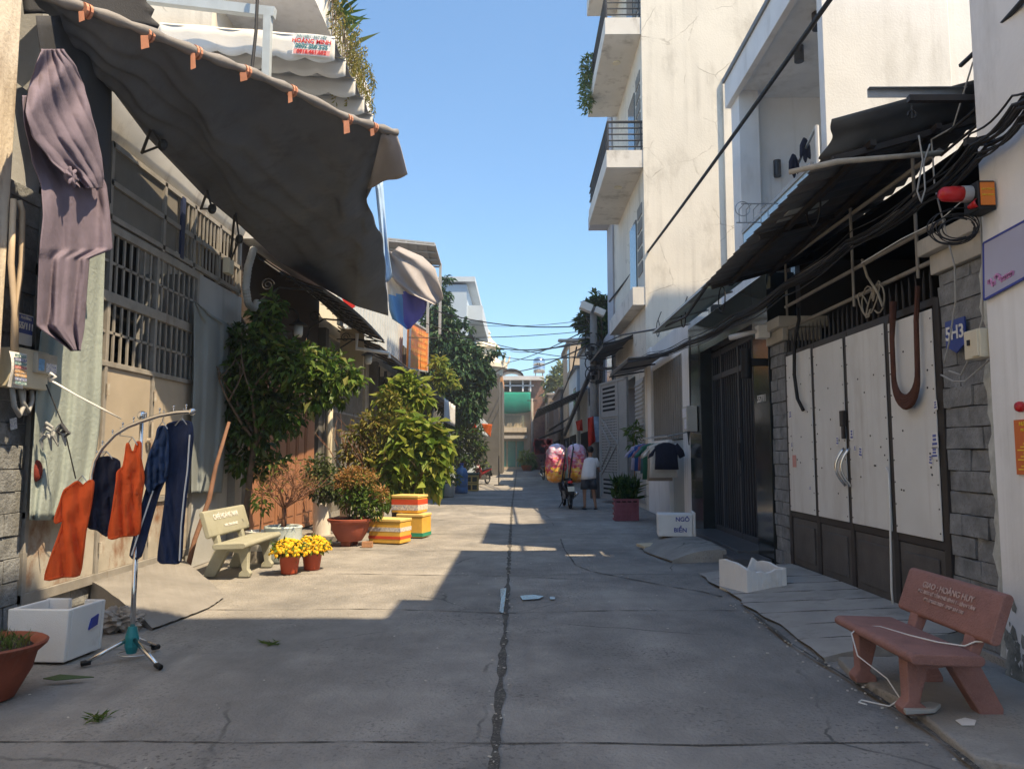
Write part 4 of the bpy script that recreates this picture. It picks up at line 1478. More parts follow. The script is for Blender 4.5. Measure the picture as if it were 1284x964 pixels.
rp.grid(rampf, nx, ny)
n0 = len(rp.v)
rp.add([(2.32, 5.95, -.02), (3.5, 6.2, -.02)] + [rampf(1 - k / 8, 0) for k in range(9)], [tuple(range(11))])
tag(rooted(rp.build('concrete_ramp', mat('ramp_cement', (.36, .345, .32), .18, 1.8, .9, .5, 50, stain=(.15, .15, .14), stain_amt=.6), smooth=False)), 'low grooved concrete ramp in front of the folding gate', 'ramp')
r0 = bpy.data.objects['concrete_ramp']
mb = MB()
for k in range(7):
    v = .14 + k * .125
    mb.tube([rampf(u / 8, max(0, v - .16 * (u / 8))) + V((0, 0, .0)) for u in range(0, 9)], .0045, 4)
mb.build('groove', crack_m, r0)
sl = MB()
out = [(2.28, 4.0), (2.35, 4.75), (2.3, 5.4), (2.36, 5.9), (3.33, 5.92), (3.34, 3.9), (2.7, 3.7)]
sl.prism([V((x + rnd.uniform(-.02, .02), y, -.02)) for x, y in out], (0, 0, .08))
tag(rooted(sl.build('concrete_slab', apron_m, bevel=.02)), 'rough concrete slab under the red-brown stone bench', 'slab')

# --- black granite gate house, modern white upper floor
granite = mat('black_granite', (.028, .032, .032), .2, 3, .14, 0, spec=.6, fleck=(.035, .038, .04), fleck_scale=260)
h = thing('granite_house', 'modern white house with black granite gateway and glass balcony above', 'house', (6, 13, 0))
mb = MB()
mb.box(3.5, 3.9, 10.72, 11.42, 0, 4.12)
mb.box(3.5, 3.9, 14.75, 15.72, 0, 4.12)
mb.box(3.5, 3.9, 11.42, 14.75, 3.5, 4.12)
mb.build('gateway', granite, h, bevel=.006, seg=1)
mb = MB()
mb.box(5.8, 12, 10.7, 15.72, 0, 4.6)
mb.box(3.92, 5.8, 10.72, 10.9, 0, 4.6)
mb.box(3.92, 5.8, 15.5, 15.7, 0, 4.6)
mb.build('ground_floor', granite, h)
MB().box(3.95, 5.8, 10.9, 15.5, 0, .14).build('porch_floor', grey_wall, h)
mb = MB()
mb.box(4.2, 12, 10.72, 15.72, 4.6, 4.85)
mb.box(4.22, 4.6, 14.2, 14.72, 4.85, 8.5)
mb.box(4.6, 6.2, 14.5, 14.72, 4.85, 8.5)
mb.box(6.2, 12, 10.72, 15.72, 4.85, 9.6)
mb.box(4.15, 6.2, 10.79, 14.74, 8.5, 8.62)
mb.box(4.12, 4.24, 10.62, 14.78, 8.4, 8.95)
mb.box(4.38, 6.2, 10.60, 10.78, 4.6, 9.6)
mb.build('upper_floor', white_wall, h, bevel=.01)
MB().box(4.08, 4.122, 10.6, 14.8, 8.93, 9.02).build('roof_edge', mat('grey_trim', (.2, .2, .2), .1, 3, .5, 0), h)
MB().box(11.7, 20, 9.5, 15.7, 4.8, 21.2).build('added_shade_tower', white_wall, h)  # unseen block added to cast a shadow line on the cream side wall
MB().box(4.235, 4.25, 10.85, 14.2, 4.75, 5.68).build('glass_balustrade', mat('pale_blue_glass', (.45, .58, .66), .05, 2, .08, 0, spec=.6), h)
mb = MB()
mb.bar((4.24, 10.8, 5.72), (4.24, 14.2, 5.72), .06, .07)
mb.build('handrail', mat('grey_frame', (.4, .4, .4)), h)
MB().box(6.14, 6.19, 11.6, 13.6, 4.9, 7.4).build('window', mat('grey_glass', (.12, .15, .17)), h)
for p, lab in ((at(1003, 103, 12.6), 0), (at(1026, 67, 11.6), 0)):
    MB().lathe((p.x, p.y, 8.22), [(0, 0), (.08, 0), (.08, .27), (0, .27)], 16).build('ceiling_lamp', mat('dark_grey_metal', (.07, .07, .075), .1, 4, .4, 0), h, smooth=False)
p = at(975, 211, 14.4)
MB().lathe((p.x, 14.42, p.z - .16), [(0, 0), (.07, 0), (.07, .32), (0, .32)], 16).build('wall_lamp', MATS['dark_grey_metal'], h)
# shade canopy over the gateway
cn = thing('pale_canopy', 'pale translucent sheet canopy in front of the black granite header', 'canopy', (3, 13, 4.1))
MB().grid(lambda u, v: V((lerp(2.75, 3.5, v), lerp(10.75, 15.6, u), lerp(4.05, 4.25, v) - .02 * math.sin(v * 3))), 12, 4).build('sheet', mat('pale_sheet_green', (.55, .60, .56), .05, 2, .5, 0, sub=.3), cn, smooth=True, solid=.012)
mb = MB()
for y in (10.85, 12.4, 14, 15.5):
    mb.bar((2.78, y, 4.02), (3.5, y, 4.2), .03)
mb.bar((2.76, 10.75, 4.03), (2.76, 15.6, 4.03), .03)
mb.build('frame', galv, cn)
# black gate
blk = mat('black_gate_steel', (.05, .056, .068), .2, 5, .4, .05)
g = MB()
for y in (11.46, 13.0, 14.1, 14.71):
    g.box(3.72, 3.78, y - .04, y + .04, .14, 3.5)
for z in (.2, 3.0, 3.44):
    g.box(3.725, 3.775, 11.45, 14.72, z - .05, z + .05)
gate = g.build('gate', blk, h, bevel=.005, seg=1)
mb = MB()
bars_y(mb, 3.75, frange(11.5, 14.68, .14), .2, 3.44, .036, .012)
mb.build('bars', blk, gate)
MB().box(3.86, 3.885, 11.43, 14.74, .14, 3.5).build('backing_sheet', mat('dark_blue_backing', (.005, .007, .011), .3, 2, .6, 0), gate)
MB().box(3.70, 3.725, 12.96, 13.1, 1.45, 1.75).build('lock', dk, gate, bevel=.01)
MB().tube([(3.69, 12.88, 1.2), (3.66, 12.88, 1.25), (3.66, 12.88, 1.95), (3.69, 12.88, 2.0)], .014, 8).build('handle', blk, gate)
text('557/11', (3.493, 11.05, 2.35), (0, -1, 0), (0, 0, 1), .14, paper_w, h, bold=.003)
for dz in (2.3, 2.05):
    MB().box(3.485, 3.499, 15.3, 15.45, dz - .05, dz + .05).build('doorbell', paper_w, h, bevel=.004)
# steps
s1 = MB().box(2.95, 3.48, 10.75, 13.1, 0, .12).box(3.2, 3.94, 11.42, 14.75, .0, .16).build('granite_step', mat('dark_step_stone', (.10, .10, .105), .2, 3, .4, .05, stain=(.2, .19, .18), stain_amt=.4), bevel=.008)
tag(rooted(s1), 'two dark stone steps below the black barred gate', 'step')
rp = MB()


def r2f(u, v):
    y = lerp(11.3, 13.6, v)
    x = lerp(2.0 + .5 * abs(v - .5) ** 1.2, 3.0, u)
    return V((x, y, .02 + .17 * math.sin(min(1, u * 1.3) * 1.57) * (1 - .25 * abs(v - .4))))


rp.grid(r2f, 10, 14)
rp.add([r2f(0, 0) - V((0, 0, .06)), r2f(1, 0) * 1 - V((0, 0, .2)), r2f(1, 0), r2f(.5, 0), r2f(0, 0)], [(0, 1, 2, 3, 4)])
rp = rp.build('concrete_ramp', apron_m, solid=.02)
mb = MB()
for k in range(7):
    v = .12 + k * .13
    mb.tube([r2f(u / 10, v) + V((0, 0, .003)) for u in range(0, 11)], .009, 4)
gv = mb.build('groove', crack_m, rp)
tag(rooted(rp), 'small ribbed cement ramp leading up to the black barred gate', 'ramp')
gv.location = -rp.location
# cctv cameras on the far stone pillar
cc = thing('security_camera', 'white bullet security camera on the stone pillar beside the black gateway', 'camera', (3.3, 10.6, 3.2))
p = at(938, 412, 10.5)
MB().box(3.28, 3.44, 10.42, 10.58, 3.14, 3.32).build('mount_box', white_m, cc, bevel=.01)
MB().tube([(3.28, 10.5, 3.24), (3.05, 10.7, 3.2), (2.98, 10.76, 3.19)], [.025, .042, .036], 12).build('camera_body', mat('white_grey_plastic', (.55, .55, .55), .05, 4, .4, 0), cc, smooth=True)
wl = thing('wall_light', 'black cylinder wall light on the granite pier beside the black gate', 'lamp', (3.4, 10.9, 2.6))
MB().lathe((3.22, 10.82, 2.62), [(0, 0), (.075, 0), (.075, .42), (0, .42)], 18).build('shade', black_m, wl)
MB().box(3.22, 3.5, 10.78, 10.86, 2.8, 2.9).build('arm', black_m, wl)

# --- low grey shutter house
h = thing('shutter_house', 'low house with grey shutter wall and white pillars beyond the granite gateway', 'house', (5.5, 18.5, 0))
mb = MB()
mb.box(5.2, 12, 15.75, 20.85, 0, 4.4)
mb.box(3.5, 5.2, 15.75, 16.4, 0, 4.4)
mb.box(3.5, 5.2, 18.0, 20.85, 0, 1.9)
mb.box(3.55, 5.2, 16.4, 20.85, 3.75, 4.4)
mb.box(3.5, 5.2, 20.3, 20.85, 1.9, 4.4)
mb.build('wall', white_wall, h, bevel=.01)
mb = MB()
for i in range(30):
    y = 16.42 + i * .13
    mb.box(3.56 + .012 * (i % 2), 3.6, y, y + .13, 1.9, 3.74)
mb.build('shutter', mat('grey_brown_shutter', (.22, .21, .19), .15, 2, .7, .1, 30, stain=(.12, .11, .1), stain_amt=.6, stain_scale=(3, 3, .3)), h)
MB().box(3.6, 3.66, 16.42, 17.98, 0, 1.88).build('door', mat('pale_grey_door', (.42, .46, .46), .1, 2, .6, .05), h)
MB().box(3.9, 4.0, 16.4, 20.3, 1.9, 3.75).build('painted_shade_sheet', void_m, h)  # black sheet painted for shade behind the shutter
t = slope_awning('flat_awning', 'grey flat sheet awning over the grey shutter wall', 17.7, 21.3, 3.49, 3.94, 2.55, 3.78, mat('grey_awning_sheet', (.16, .165, .17), .1, 1.5, .6, .05), None)
mt = thing('electric_meter', 'grey electric meter box with blue labels and wires beside the granite pier', 'meter', (3.4, 15.3, 2.1))
MB().box(3.28, 3.49, 15.0, 15.4, 2.0, 2.5).build('box', mat('meter_grey', (.5, .5, .47), .1, 4, .5, 0), mt, bevel=.015)
MB().box(3.272, 3.282, 15.03, 15.36, 2.28, 2.46).box(3.272, 3.282, 15.05, 15.2, 2.05, 2.25).build('label', stk, mt)
mb = MB()
mb.tube([(3.36, 15.15, 2.0), (3.33, 15.1, 1.8), (3.38, 15.3, 1.75), (3.36, 15.3, 2.0)], .014, 6)
mb.tube([(3.4, 15.2, 2.5), (3.42, 15.2, 3.9)], .014, 6)
mb.build('cable', cable_m, mt)

# --- tall cream building with balconies
h = thing('balcony_building', 'tall cream building with stained sunlit side wall and stacked balconies', 'building', (7, 25, 0))
mb = MB()
mb.box(3.5, 14, 20.88, 27.5, 3.9, 19)
mb.box(3.5, 14, 20.88, 22.9, 0, 3.9)
mb.box(4.6, 14, 22.9, 27.5, 0, 3.9)
mb.box(5.75, 14, 20.78, 20.88, 3.9, 12.1)
mb.build('wall', cream_wall, h)
for k, (z, d) in enumerate(((5.65, .35), (9.55, 1.03), (13.45, 1.03), (17.2, 1.03))):
    mb = MB()
    mb.box(3.5 - d, 3.52, 20.9, 26.3, z, z + .5)
    bl = mb.build('balcony', mat('stained_balcony', (.66, .63, .58), .08, 1, .85, .2, 20, stain=(.3, .27, .23), stain_amt=.8, stain_scale=(2, 2, 1.2)), h, bevel=.01)
    if k:
        mb = MB()
        x = 3.5 - d + .06
        for zz in (z + .62, z + .8, z + .98, z + 1.16, z + 1.34):
            mb.tube([(3.5, 20.96, zz), (x, 20.96, zz), (x, 26.2, zz)], .022 if zz < z + 1.3 else .04, 6)
        for i in range(40):
            mb.box(x - .012, x + .012, 21 + i * .13, 21.02 + i * .13, z + .5, z + 1.34)
        mb.box(x - .02, x + .02, 20.94, 20.98, z + .5, z + 1.34)
        mb.box(3.44, 3.48, 20.94, 20.98, z + .5, z + 1.34)
        mb.build('railing', dark_metal, bl)
    MB().box(3.46, 3.5, 22.2, 23.4, z + .52, z + 2.8).build('door', mat('grey_glass', (.12, .15, .17)), h)
    mb = MB()
    for i in range(4):
        for j in range(5):
            mb.box(3.47, 3.5, 21.2 + i * .2, 21.34 + i * .2, z + 1.0 + j * .42, z + 1.32 + j * .42)
    mb.build('vent_block', mat('vent_shadow', (.25, .25, .24), .2, 3, .9, 0), h)
    if k:
        MB().lathe((3.0, 22.5, z - .03), [(0, 0), (.12, 0), (.12, .03), (0, .03)], 16).build('ceiling_lamp', cream_pl, h)
pl = thing('balcony_plant', 'green plant hanging over the top balcony rail of the cream building', 'plant', (2.5, 25.5, 14))
mb = MB()
mb.crown([(V((2.42, 25.2, 14.6)), (.3, .7, .5)), (V((2.35, 25.0, 13.9)), (.25, .5, .6)), (V((2.3, 24.8, 13.3)), (.2, .3, .4))], 900, .16, .06, .4)
mb.build('foliage', leaf_mid, pl)
MB().box(2.5, 2.75, 24.6, 25.9, 13.96, 14.25).build('trough', concrete, pl)
h = thing('next_balcony_house', 'narrow grey-lilac house with one small balcony right behind the balcony building', 'house', (6, 31, 0))
mb = MB()
mb.box(3.45, 12, 27.6, 29.3, 0, 14.5)
mb.box(3.45, 12, 29.3, 35, 0, 6.2)
mb.box(2.72, 3.46, 27.75, 29.2, 10.2, 10.7)
mb.build('wall', mat('grey_lilac_wall', (.45, .46, .5), .1, .8, .85, .1), h)
mb = MB()
for z in (10.7,):
    for zz in (.3, .6, .95):
        mb.tube([(3.4, 27.85, z + zz), (2.78, 27.85, z + zz), (2.78, 29.1, z + zz)], .03, 6)
mb.build('railing', dark_metal, h)
for z in (3.4,):
    for y in (27.7, 30.4, 32.6):
        MB().box(3.38, 3.452, y, y + 1.5, z, z + 2.2).build('window', mat('grey_glass', (.12, .15, .17)), h)
# gate leaf
gt = thing('open_gate', 'open grey gate leaf with diagonal pattern and round holes beside the potted plant', 'gate', (3.2, 23.3, 0))
A, B = V((3.3, 23.1, 0)), V((2.74, 25.6, 0))
dv = (B - A).normalized()
nv = V((-dv.y, dv.x, 0))
if nv.x > 0:
    nv = -nv
Wd = (B - A).length
gm = mat('pattern_gate_grey', (.33, .335, .33), .1, 2, .55, .05)


def gp(u, z, o=0.0):
    return A + dv * (u * Wd) + nv * o + V((0, 0, z))


def gbox(mb, u0, u1, z0, z1, o0, o1):
    mb.hexa([gp(u0, z0, o1), gp(u1, z0, o1), gp(u1, z1, o1), gp(u0, z1, o1)], [gp(u0, z0, o0), gp(u1, z0, o0), gp(u1, z1, o0), gp(u0, z1, o0)])


mb = MB()
gbox(mb, 0, 1, .15, 3.85, 0, .03)
mb.build('leaf', gm, gt)
mb = MB()
gbox(mb, 0, .05, .12, 3.9, -.01, .06)
gbox(mb, .3, .34, .12, 3.9, -.01, .05)
gbox(mb, .95, 1, .12, 3.9, -.01, .06)
gbox(mb, 0, 1, .12, .18, -.01, .06)
gbox(mb, 0, 1, 3.83, 3.9, -.01, .06)
gbox(mb, .34, .95, 2.75, 2.8, -.01, .05)
gbox(mb, .34, .95, .85, .9, -.01, .05)
for a, b in (((.34, 1.9), (.95, 2.75)), ((.34, 1.9), (.95, .9)), ((.34, 1.8), (.7, 1.85)), ((.6, 1.85), (.95, 2.5)), ((.6, 1.8), (.95, 1.15))):
    mb.bar(gp(*a, .045), gp(*b, .045), .03, .05)
mb.build('frame', gm, gt)
mb = MB()
for i in range(6):
    gbox(mb, .42, .88, 2.95 + i * .14, 3.02 + i * .14, .03, .034)
for i in range(4):
    gbox(mb, .42, .88, .3 + i * .14, .36 + i * .14, .03, .034)
for i in range(11):
    for j in range(20):
        u, z = .38 + i * .052, .98 + j * .088
        gbox(mb, u, u + .018, z, z + .035, .03, .034)
mb.build('perforation', void_m, gt)['kind'] = 'stuff'
# slatted white shutter beside gate
sh = MB()
for i in range(28):
    sh.box(3.44, 3.49, 21.3, 22.7, .3 + i * .12, .36 + i * .12)
sh.box(3.47, 3.5, 21.25, 22.75, .2, 3.7)
tag(rooted(sh.build('louvred_shutter', mat('pale_louvre', (.42, .43, .43), .1, 2, .6, .05))), 'pale louvred shutter between the open gate leaf and shutter wall', 'shutter')

# --- far-right row
def small_house(label, y0, y1, x, z, wm, name='row_house'):
    h = thing(name, label, 'house', (x + 3, (y0 + y1) / 2, 0), 'houses at the far end of the right row')
    MB().box(x, x + 8, y0, y1, 0, z).build('wall', wm, h)
    MB().box(x - .15, x + 8, y0 - .1, y1 + .1, z, z + .18).build('roof', concrete, h)
    for zz in [3.9 + 3.2 * k for k in range(int((z - 4.5) / 3.2) + 1)]:
        MB().box(x - .03, x + .02, y0 + .8, y0 + 2.4, zz, zz + 1.5).build('window', MATS['grey_glass'], h)
    MB().box(x - .04, x + .02, y0 + .8, y1 - .8, .1, 2.7).build('shopfront', void_m, h)
    return h


small_house('grey two-storey house behind the utility pole', 35.1, 43, 3.45, 7.0, grey_wall)
small_house('pale blue house beyond the grey two-storey one', 43.2, 50, 3.3, 6.4, mat('pale_blue_wall', (.5, .55, .6), .1, 1, .8, .1))
small_house('tan upper-storey house near the end of the lane', 50.2, 58, 3.4, 9.0, mat('tan_wall', (.42, .34, .25)))
small_house('grey brick house at the lane\'s right corner', 58.2, 70, 3.2, 6.5, mat('grey_brick_wall', (.14, .13, .125), .3, 4, .9, .3, 20))
small_house('tan plastered house beside the end house, last on the right', 70.2, 82, 2.75, 7.0, mat('dull_tan_wall', (.27, .22, .17), .15, 1, .9, .1))
slope_awning('dark_awning', 'black sheet awning by the utility pole, above the open gate', 23.2, 27.6, 3.49, 5.18, 2.6, 4.92, mat('black_sheet', (.03, .032, .035), .2, 2, .6, .05), 'dark awnings on the right row')
slope_awning('dark_awning', 'dark slatted awning projecting over the motorbikes far down the lane', 38, 46, 3.4, 4.9, .95, 3.8, grey_sheet, 'dark awnings on the right row')
slope_awning('dark_awning', 'low brown awning over the red goods at the lane\'s far right', 54, 62, 3.3, 3.5, 1.4, 2.75, brown_sheet, 'dark awnings on the right row')
slope_awning('dark_awning', 'black awning above the dark doorway behind the parked motorbike', 47, 52, 3.3, 4.0, 1.9, 3.1, dark_metal, 'dark awnings on the right row')

# ------------------------------------------------------------------ the air in the lane
hz = MB().box(-420, 420, -80, 920, -1.2, 22).build('haze', mat('haze_air', (.8, .85, .9), 0, 1, 1, 0))
hz['kind'] = 'stuff'
hz['label'] = 'thin pale daylight haze filling the lane'
hz['category'] = 'haze'
hm = bpy.data.materials.new('haze_volume')
hm.use_nodes = True
hm.node_tree.nodes.remove(hm.node_tree.nodes['Principled BSDF'])
pv = hm.node_tree.nodes.new('ShaderNodeVolumePrincipled')
pv.inputs['Color'].default_value = (.82, .9, 1, 1)
pv.inputs['Density'].default_value = 0.0017
pv.inputs['Anisotropy'].default_value = .2
hm.node_tree.links.new(pv.outputs[0], hm.node_tree.nodes['Material Output'].inputs['Volume'])
hz.data.materials.clear()
hz.data.materials.append(hm)
# ================================================================== END OF THE LANE
h = thing('end_house', 'house closing the lane with green doors, balcony and green shade net', 'house', (0, 84, 0))
e = lambda px, py: at(px, py, 80)
xl, xr = e(612, 560).x, e(668, 560).x
tan = mat('end_house_wall', (.55, .48, .38), .12, .8, .85, .2, 20, stain=(.25, .2, .15), stain_amt=.5)
mb = MB()
mb.box(xl - 5, xr, 80.5, 92, 0, e(0, 490).z)
mb.build('wall', tan, h)
mb = MB()
x0, x1 = xl, e(656, 0).x
mb.box(x0 - 1, x1 + .3, 79.6, 80.5, e(0, 542).z, e(0, 536).z)
mb.build('balcony', tan, h)
mb = MB()
for i in range(26):
    x = lerp(x0, x1, i / 25)
    mb.box(x - .03, x + .03, 79.62, 79.68, e(0, 536).z, e(0, 523).z)
mb.box(x0, x1, 79.6, 79.7, e(0, 523).z, e(0, 522).z)
mb.build('railing', mat('pale_green_iron', (.3, .33, .25), .1, 2, .6, 0), h)
gd = mat('green_door_paint', (.09, .30, .26), .1, 1.2, .5, .05)
for px0, px1 in ((616, 625), (627, 635), (637, 646), (648, 656)):
    MB().box(e(px0, 0).x, e(px1, 0).x, 80.40, 80.5, .3, e(0, 553).z).build('door', gd, h)
mb = MB()
mb.box(e(610, 0).x, e(660, 0).x, 79.4, 80.4, e(0, 550).z, e(0, 546).z)
mb.build('door_awning', mat('pale_tin', (.45, .42, .38), .1, 2, .6, .05), h)
MB().box(xl, xr, 79.8, 80.5, 0, .28).build('step', mat('pale_step', (.5, .42, .33), .1, 2, .8, .1), h)
ng = MB().grid(lambda u, v: V((lerp(e(622, 0).x, e(664, 0).x, u), 79.2 - .25 * math.sin(v * 3), lerp(e(0, 493).z, e(0, 517).z, v) - .2 * math.sin(u * 3.14) * v)), 24, 10)
ng.build('shade_net', mat('green_shade_net', (.01, .29, .21), .15, 1.2, .85, .2, 12, sub=.3), h, smooth=True, solid=.02)
mb = MB()
mb.box(e(620, 0).x, e(680, 0).x, 79.0, 90, e(0, 478).z, e(0, 473).z)
mb.build('roof', mat('pale_roof_edge', (.6, .58, .56), .1, 1, .7, .05), h)
mb = MB()
for px in (624, 640, 655, 664):
    mb.box(e(px, 0).x - .08, e(px, 0).x + .08, 79.3, 79.5, e(0, 492).z, e(0, 478).z)
mb.box(e(620, 0).x, e(668, 0).x, 79.3, 79.4, e(0, 484).z - .1, e(0, 484).z)
mb.build('roof_post', white_m, h)
MB().box(e(628, 0).x, e(662, 0).x, 80.3, 80.5, e(0, 491).z, e(0, 480).z).build('upper_window', void_m, h)
d0 = e(641, 473)
mb = MB()
for k in range(1):
    mb.grid(lambda u, v: V((d0.x + 1.3 * math.cos(math.pi * u), 79.6 + 5 * v, d0.z + .85 * math.sin(math.pi * u))), 16, 2)
mb.build('arched_roof', mat('brown_smoked_sheet', (.045, .03, .025)), h, smooth=True, solid=.05)
MB().box(e(664, 0).x, e(681, 0).x, 79.9, 92, 0, e(0, 478).z).build('brick_wall', mat('red_brown_brick', (.22, .12, .09), .3, 3, .9, .2, 12), h)
nt2 = MB().grid(lambda u, v: V((lerp(e(680, 0).x, e(687, 0).x, u), 84 + .3 * math.sin(v * 4), lerp(e(0, 486).z, e(0, 506).z, v))), 8, 8).build('green_net', mat('green_shade_net', (.01, .29, .21)), smooth=True, solid=.02)
tag(rooted(nt2), 'narrow hanging strip of green net beside the end house', 'net')
wt = thing('water_tank', 'stainless steel rooftop water tank on a thin stand above the end house', 'water tank', (e(676, 0).x, 82, 8))
c0 = at(676, 473, 82)
MB().lathe((c0.x, 82, at(0, 467, 82).z), [(0, 0), (.6, .05), (.62, .15), (.64, .6), (.62, .62), (.64, .65), (.62, 1.3), (.5, 1.45), (.15, 1.6), (0, 1.6)], 20).build('tank', chrome, wt, smooth=True)
mb = MB()
zz = at(0, 467, 82).z
for a in range(4):
    x, y = c0.x + .55 * math.cos(a * 1.57 + .8), 82 + .55 * math.sin(a * 1.57 + .8)
    mb.box(x - .04, x + .04, y - .04, y + .04, zz - 1.6, zz)
mb.box(c0.x - .6, c0.x + .6, 81.4, 82.6, zz - .06, zz)
mb.build('stand', steel_grey, wt)
pl = thing('street_pole', 'slim pale concrete pole standing at the corner of the end house', 'pole', (e(668, 0).x, 77, 0))
px = at(666, 0, 77).x
MB().cyl((px, 77, 0), (px, 77, at(0, 500, 77).z), .16, .12, 12).build('shaft', concrete, pl, smooth=True)
MB().box(px - .5, px + .5, 76.9, 77.1, at(0, 503, 77).z, at(0, 502, 77).z).build('crossarm', dark_metal, pl)


# ------------------------------------------------------------------ planting helpers
def pot(t, c, prof, m_, name='pot', z_soil=None, rs=None):
    MB().lathe(c, prof, 32).build(name, m_, t, smooth=True).modifiers.new('e', 'EDGE_SPLIT').split_angle = R_(35)
    if z_soil:
        MB().lathe(V(c), [(0, z_soil - .04), (rs, z_soil - .03), (rs * .9, z_soil), (rs * .4, z_soil + .015), (0, z_soil + .02)], 20).build('soil', soil, t)


def branches(mb, base, n, L, spread, r0, rr, lean=V((0, 0, 0)), tips=None, depth=2):
    def go(p, d, L, r, k):
        pts = [p]
        dd = d
        q_ = p
        for i in range(4):
            dd = (dd + V((rr.gauss(0, .12), rr.gauss(0, .12), rr.gauss(0, .06) + .04))).normalized()
            q_ = q_ + dd * (L / 4)
            pts.append(q_)
        mb.tube(pts, [lerp(r, r * .55, i / 4) for i in range(5)], 6)
        if k == 0:
            if tips is not None:
                tips.append((q_, dd))
            return
        for _ in range(rr.choice((2, 3))):
            nd = (dd + V((rr.gauss(0, spread), rr.gauss(0, spread), rr.gauss(.1, spread * .6)))).normalized()
            go(pts[rr.choice((3, 4))], nd, L * rr.uniform(.55, .8), r * .55, k - 1)
    for _ in range(n):
        d = (V((rr.gauss(0, spread * .7), rr.gauss(0, spread * .7), 1)) + lean).normalized()
        go(V(base), d, L, r0, depth)


def clump_px(lst, Y, dep=.8):
    """[(px, py, radius px)] at depth Y -> ellipsoid clumps"""
    out = []
    for it in lst:
        x, y, r = it[:3]
        dy = it[3] if len(it) > 3 else 0
        R = r * Y / 964
        out.append((at(x, y, Y + dy), (R, R * dep, R)))
    return out


# leafy tree by the bench
rr = random.Random(5)
t = thing('leafy_tree', 'leafy dark green tree growing against the brown gate behind the pale bench', 'tree', (-4.05, 11.6, 0))
mb = MB()
mb.tube([(-4.1, 11.6, 0), (-4.08, 11.62, .7), (-4.02, 11.6, 1.4), (-3.95, 11.7, 2.2)], [.06, .05, .045, .04], 10)
branches(mb, (-3.98, 11.65, 1.7), 6, .8, .55, .03, rr)
mb.build('trunk', bark, t, smooth=True)
mb = MB()
mb.crown(clump_px([(300, 430, 26), (330, 400, 18), (345, 385, 14), (340, 445, 34), (375, 460, 34), (410, 470, 30), (438, 475, 16), (300, 480, 34), (330, 500, 36), (290, 530, 26), (320, 545, 30), (360, 520, 28), (285, 500, 22), (275, 460, 16), (305, 580, 20), (330, 585, 16), (395, 500, 16), (425, 500, 12), (272, 555, 14), (350, 580, 12)], 11.8, 1.3), 4500, .15, .07, .5, rr, .2)
mb.build('crown', leaf_dark, t)
mb = MB()
mb.crown(clump_px([(345, 385, 14), (372, 458, 30), (412, 468, 28), (440, 475, 16), (335, 440, 26), (300, 470, 20), (395, 500, 16), (330, 405, 14)], 11.6, 1.3), 620, .16, .075, .5, rr, .75)
mb.build('young_leaves', leaf_mid, t)
st = MB().tube([(-4.24, 9.95, .03), (-4.2, 10.08, .45), (-4.12, 10.3, .95), (-4.09, 10.42, 1.4), (-4.0, 10.6, 2.0)], [.036, .031, .033, .027, .022], 10).build('leaning_stick', mat('reddish_stick', (.19, .10, .065), .25, 8, .8, .3, 40), smooth=True)
tag(rooted(st), 'reddish wooden stick leaning beside the pale stone bench', 'stick')

# bare bonsai in the round teal-white pot
t = thing('potted_bonsai', 'bare brown branching bonsai in a round teal and white pot', 'potted plant', (-3.42, 11.3, 0))
c0 = V((-3.42, 11.3, .015))
pot(t, c0, [(0, 0), (.21, 0), (.262, .06), (.272, .24), (.265, .47), (.275, .49), (.26, .51), (.235, .50), (.225, .43), (0, .43)], mat('teal_white_glaze', (.52, .60, .60), .12, 5, .35, .05, 20, stain=(.7, .7, .68), stain_amt=.8, stain_scale=(4, 4, 2)), 'pot', .46, .225)
mb = MB()
tips = []
mb.tube([c0 + V((0, 0, .43)), c0 + V((.01, 0, .6)), c0 + V((0, .01, .78))], [.045, .036, .032], 9)
branches(mb, c0 + V((0, .01, .76)), 15, .34, .75, .018, rr, V((0, 0, -.35)), tips, 3)
mb.build('branches', mat('bare_twig', (.20, .10, .065), .2, 9, .9, .4, 50), t, smooth=True)
mb = MB()
for q_, d in tips:
    if rr.random() < .4:
        mb.leaf(q_, d + V((rr.gauss(0, .5), rr.gauss(0, .5), 0)), V((0, 0, 1)), .07, .03)
mb.build('foliage', leaf_mixed, t)

# small white pot with thin plant
t = thing('small_white_pot', 'small white bowl pot with one thin leafy sapling behind the pale bench', 'potted plant', (-4.05, 11.85, 0))
c0 = V((-3.78, 11.35, .16))
pot(t, c0, [(0, 0), (.15, 0), (.19, .1), (.2, .26), (.21, .28), (.19, .29), (.175, .26), (0, .22)], mat('white_glaze', (.7, .7, .69), .05, 4, .35, 0), 'pot', .25, .17)
MB().cyl(c0 - V((0, 0, .15)), c0 + V((0, 0, .005)), .16, .16, 16).build('base_block', concrete, t)
mb = MB()
mb.tube([c0 + V((0, 0, .2)), c0 + V((.01, .02, .5)), c0 + V((.03, 0, .85))], [.014, .01, .006], 6)
mb.build('stem', bark, t)
mb = MB()
mb.crown([(c0 + V((.03, 0, .75)), (.14, .14, .22))], 110, .09, .04, .4, rr)
mb.build('foliage', leaf_mid, t)


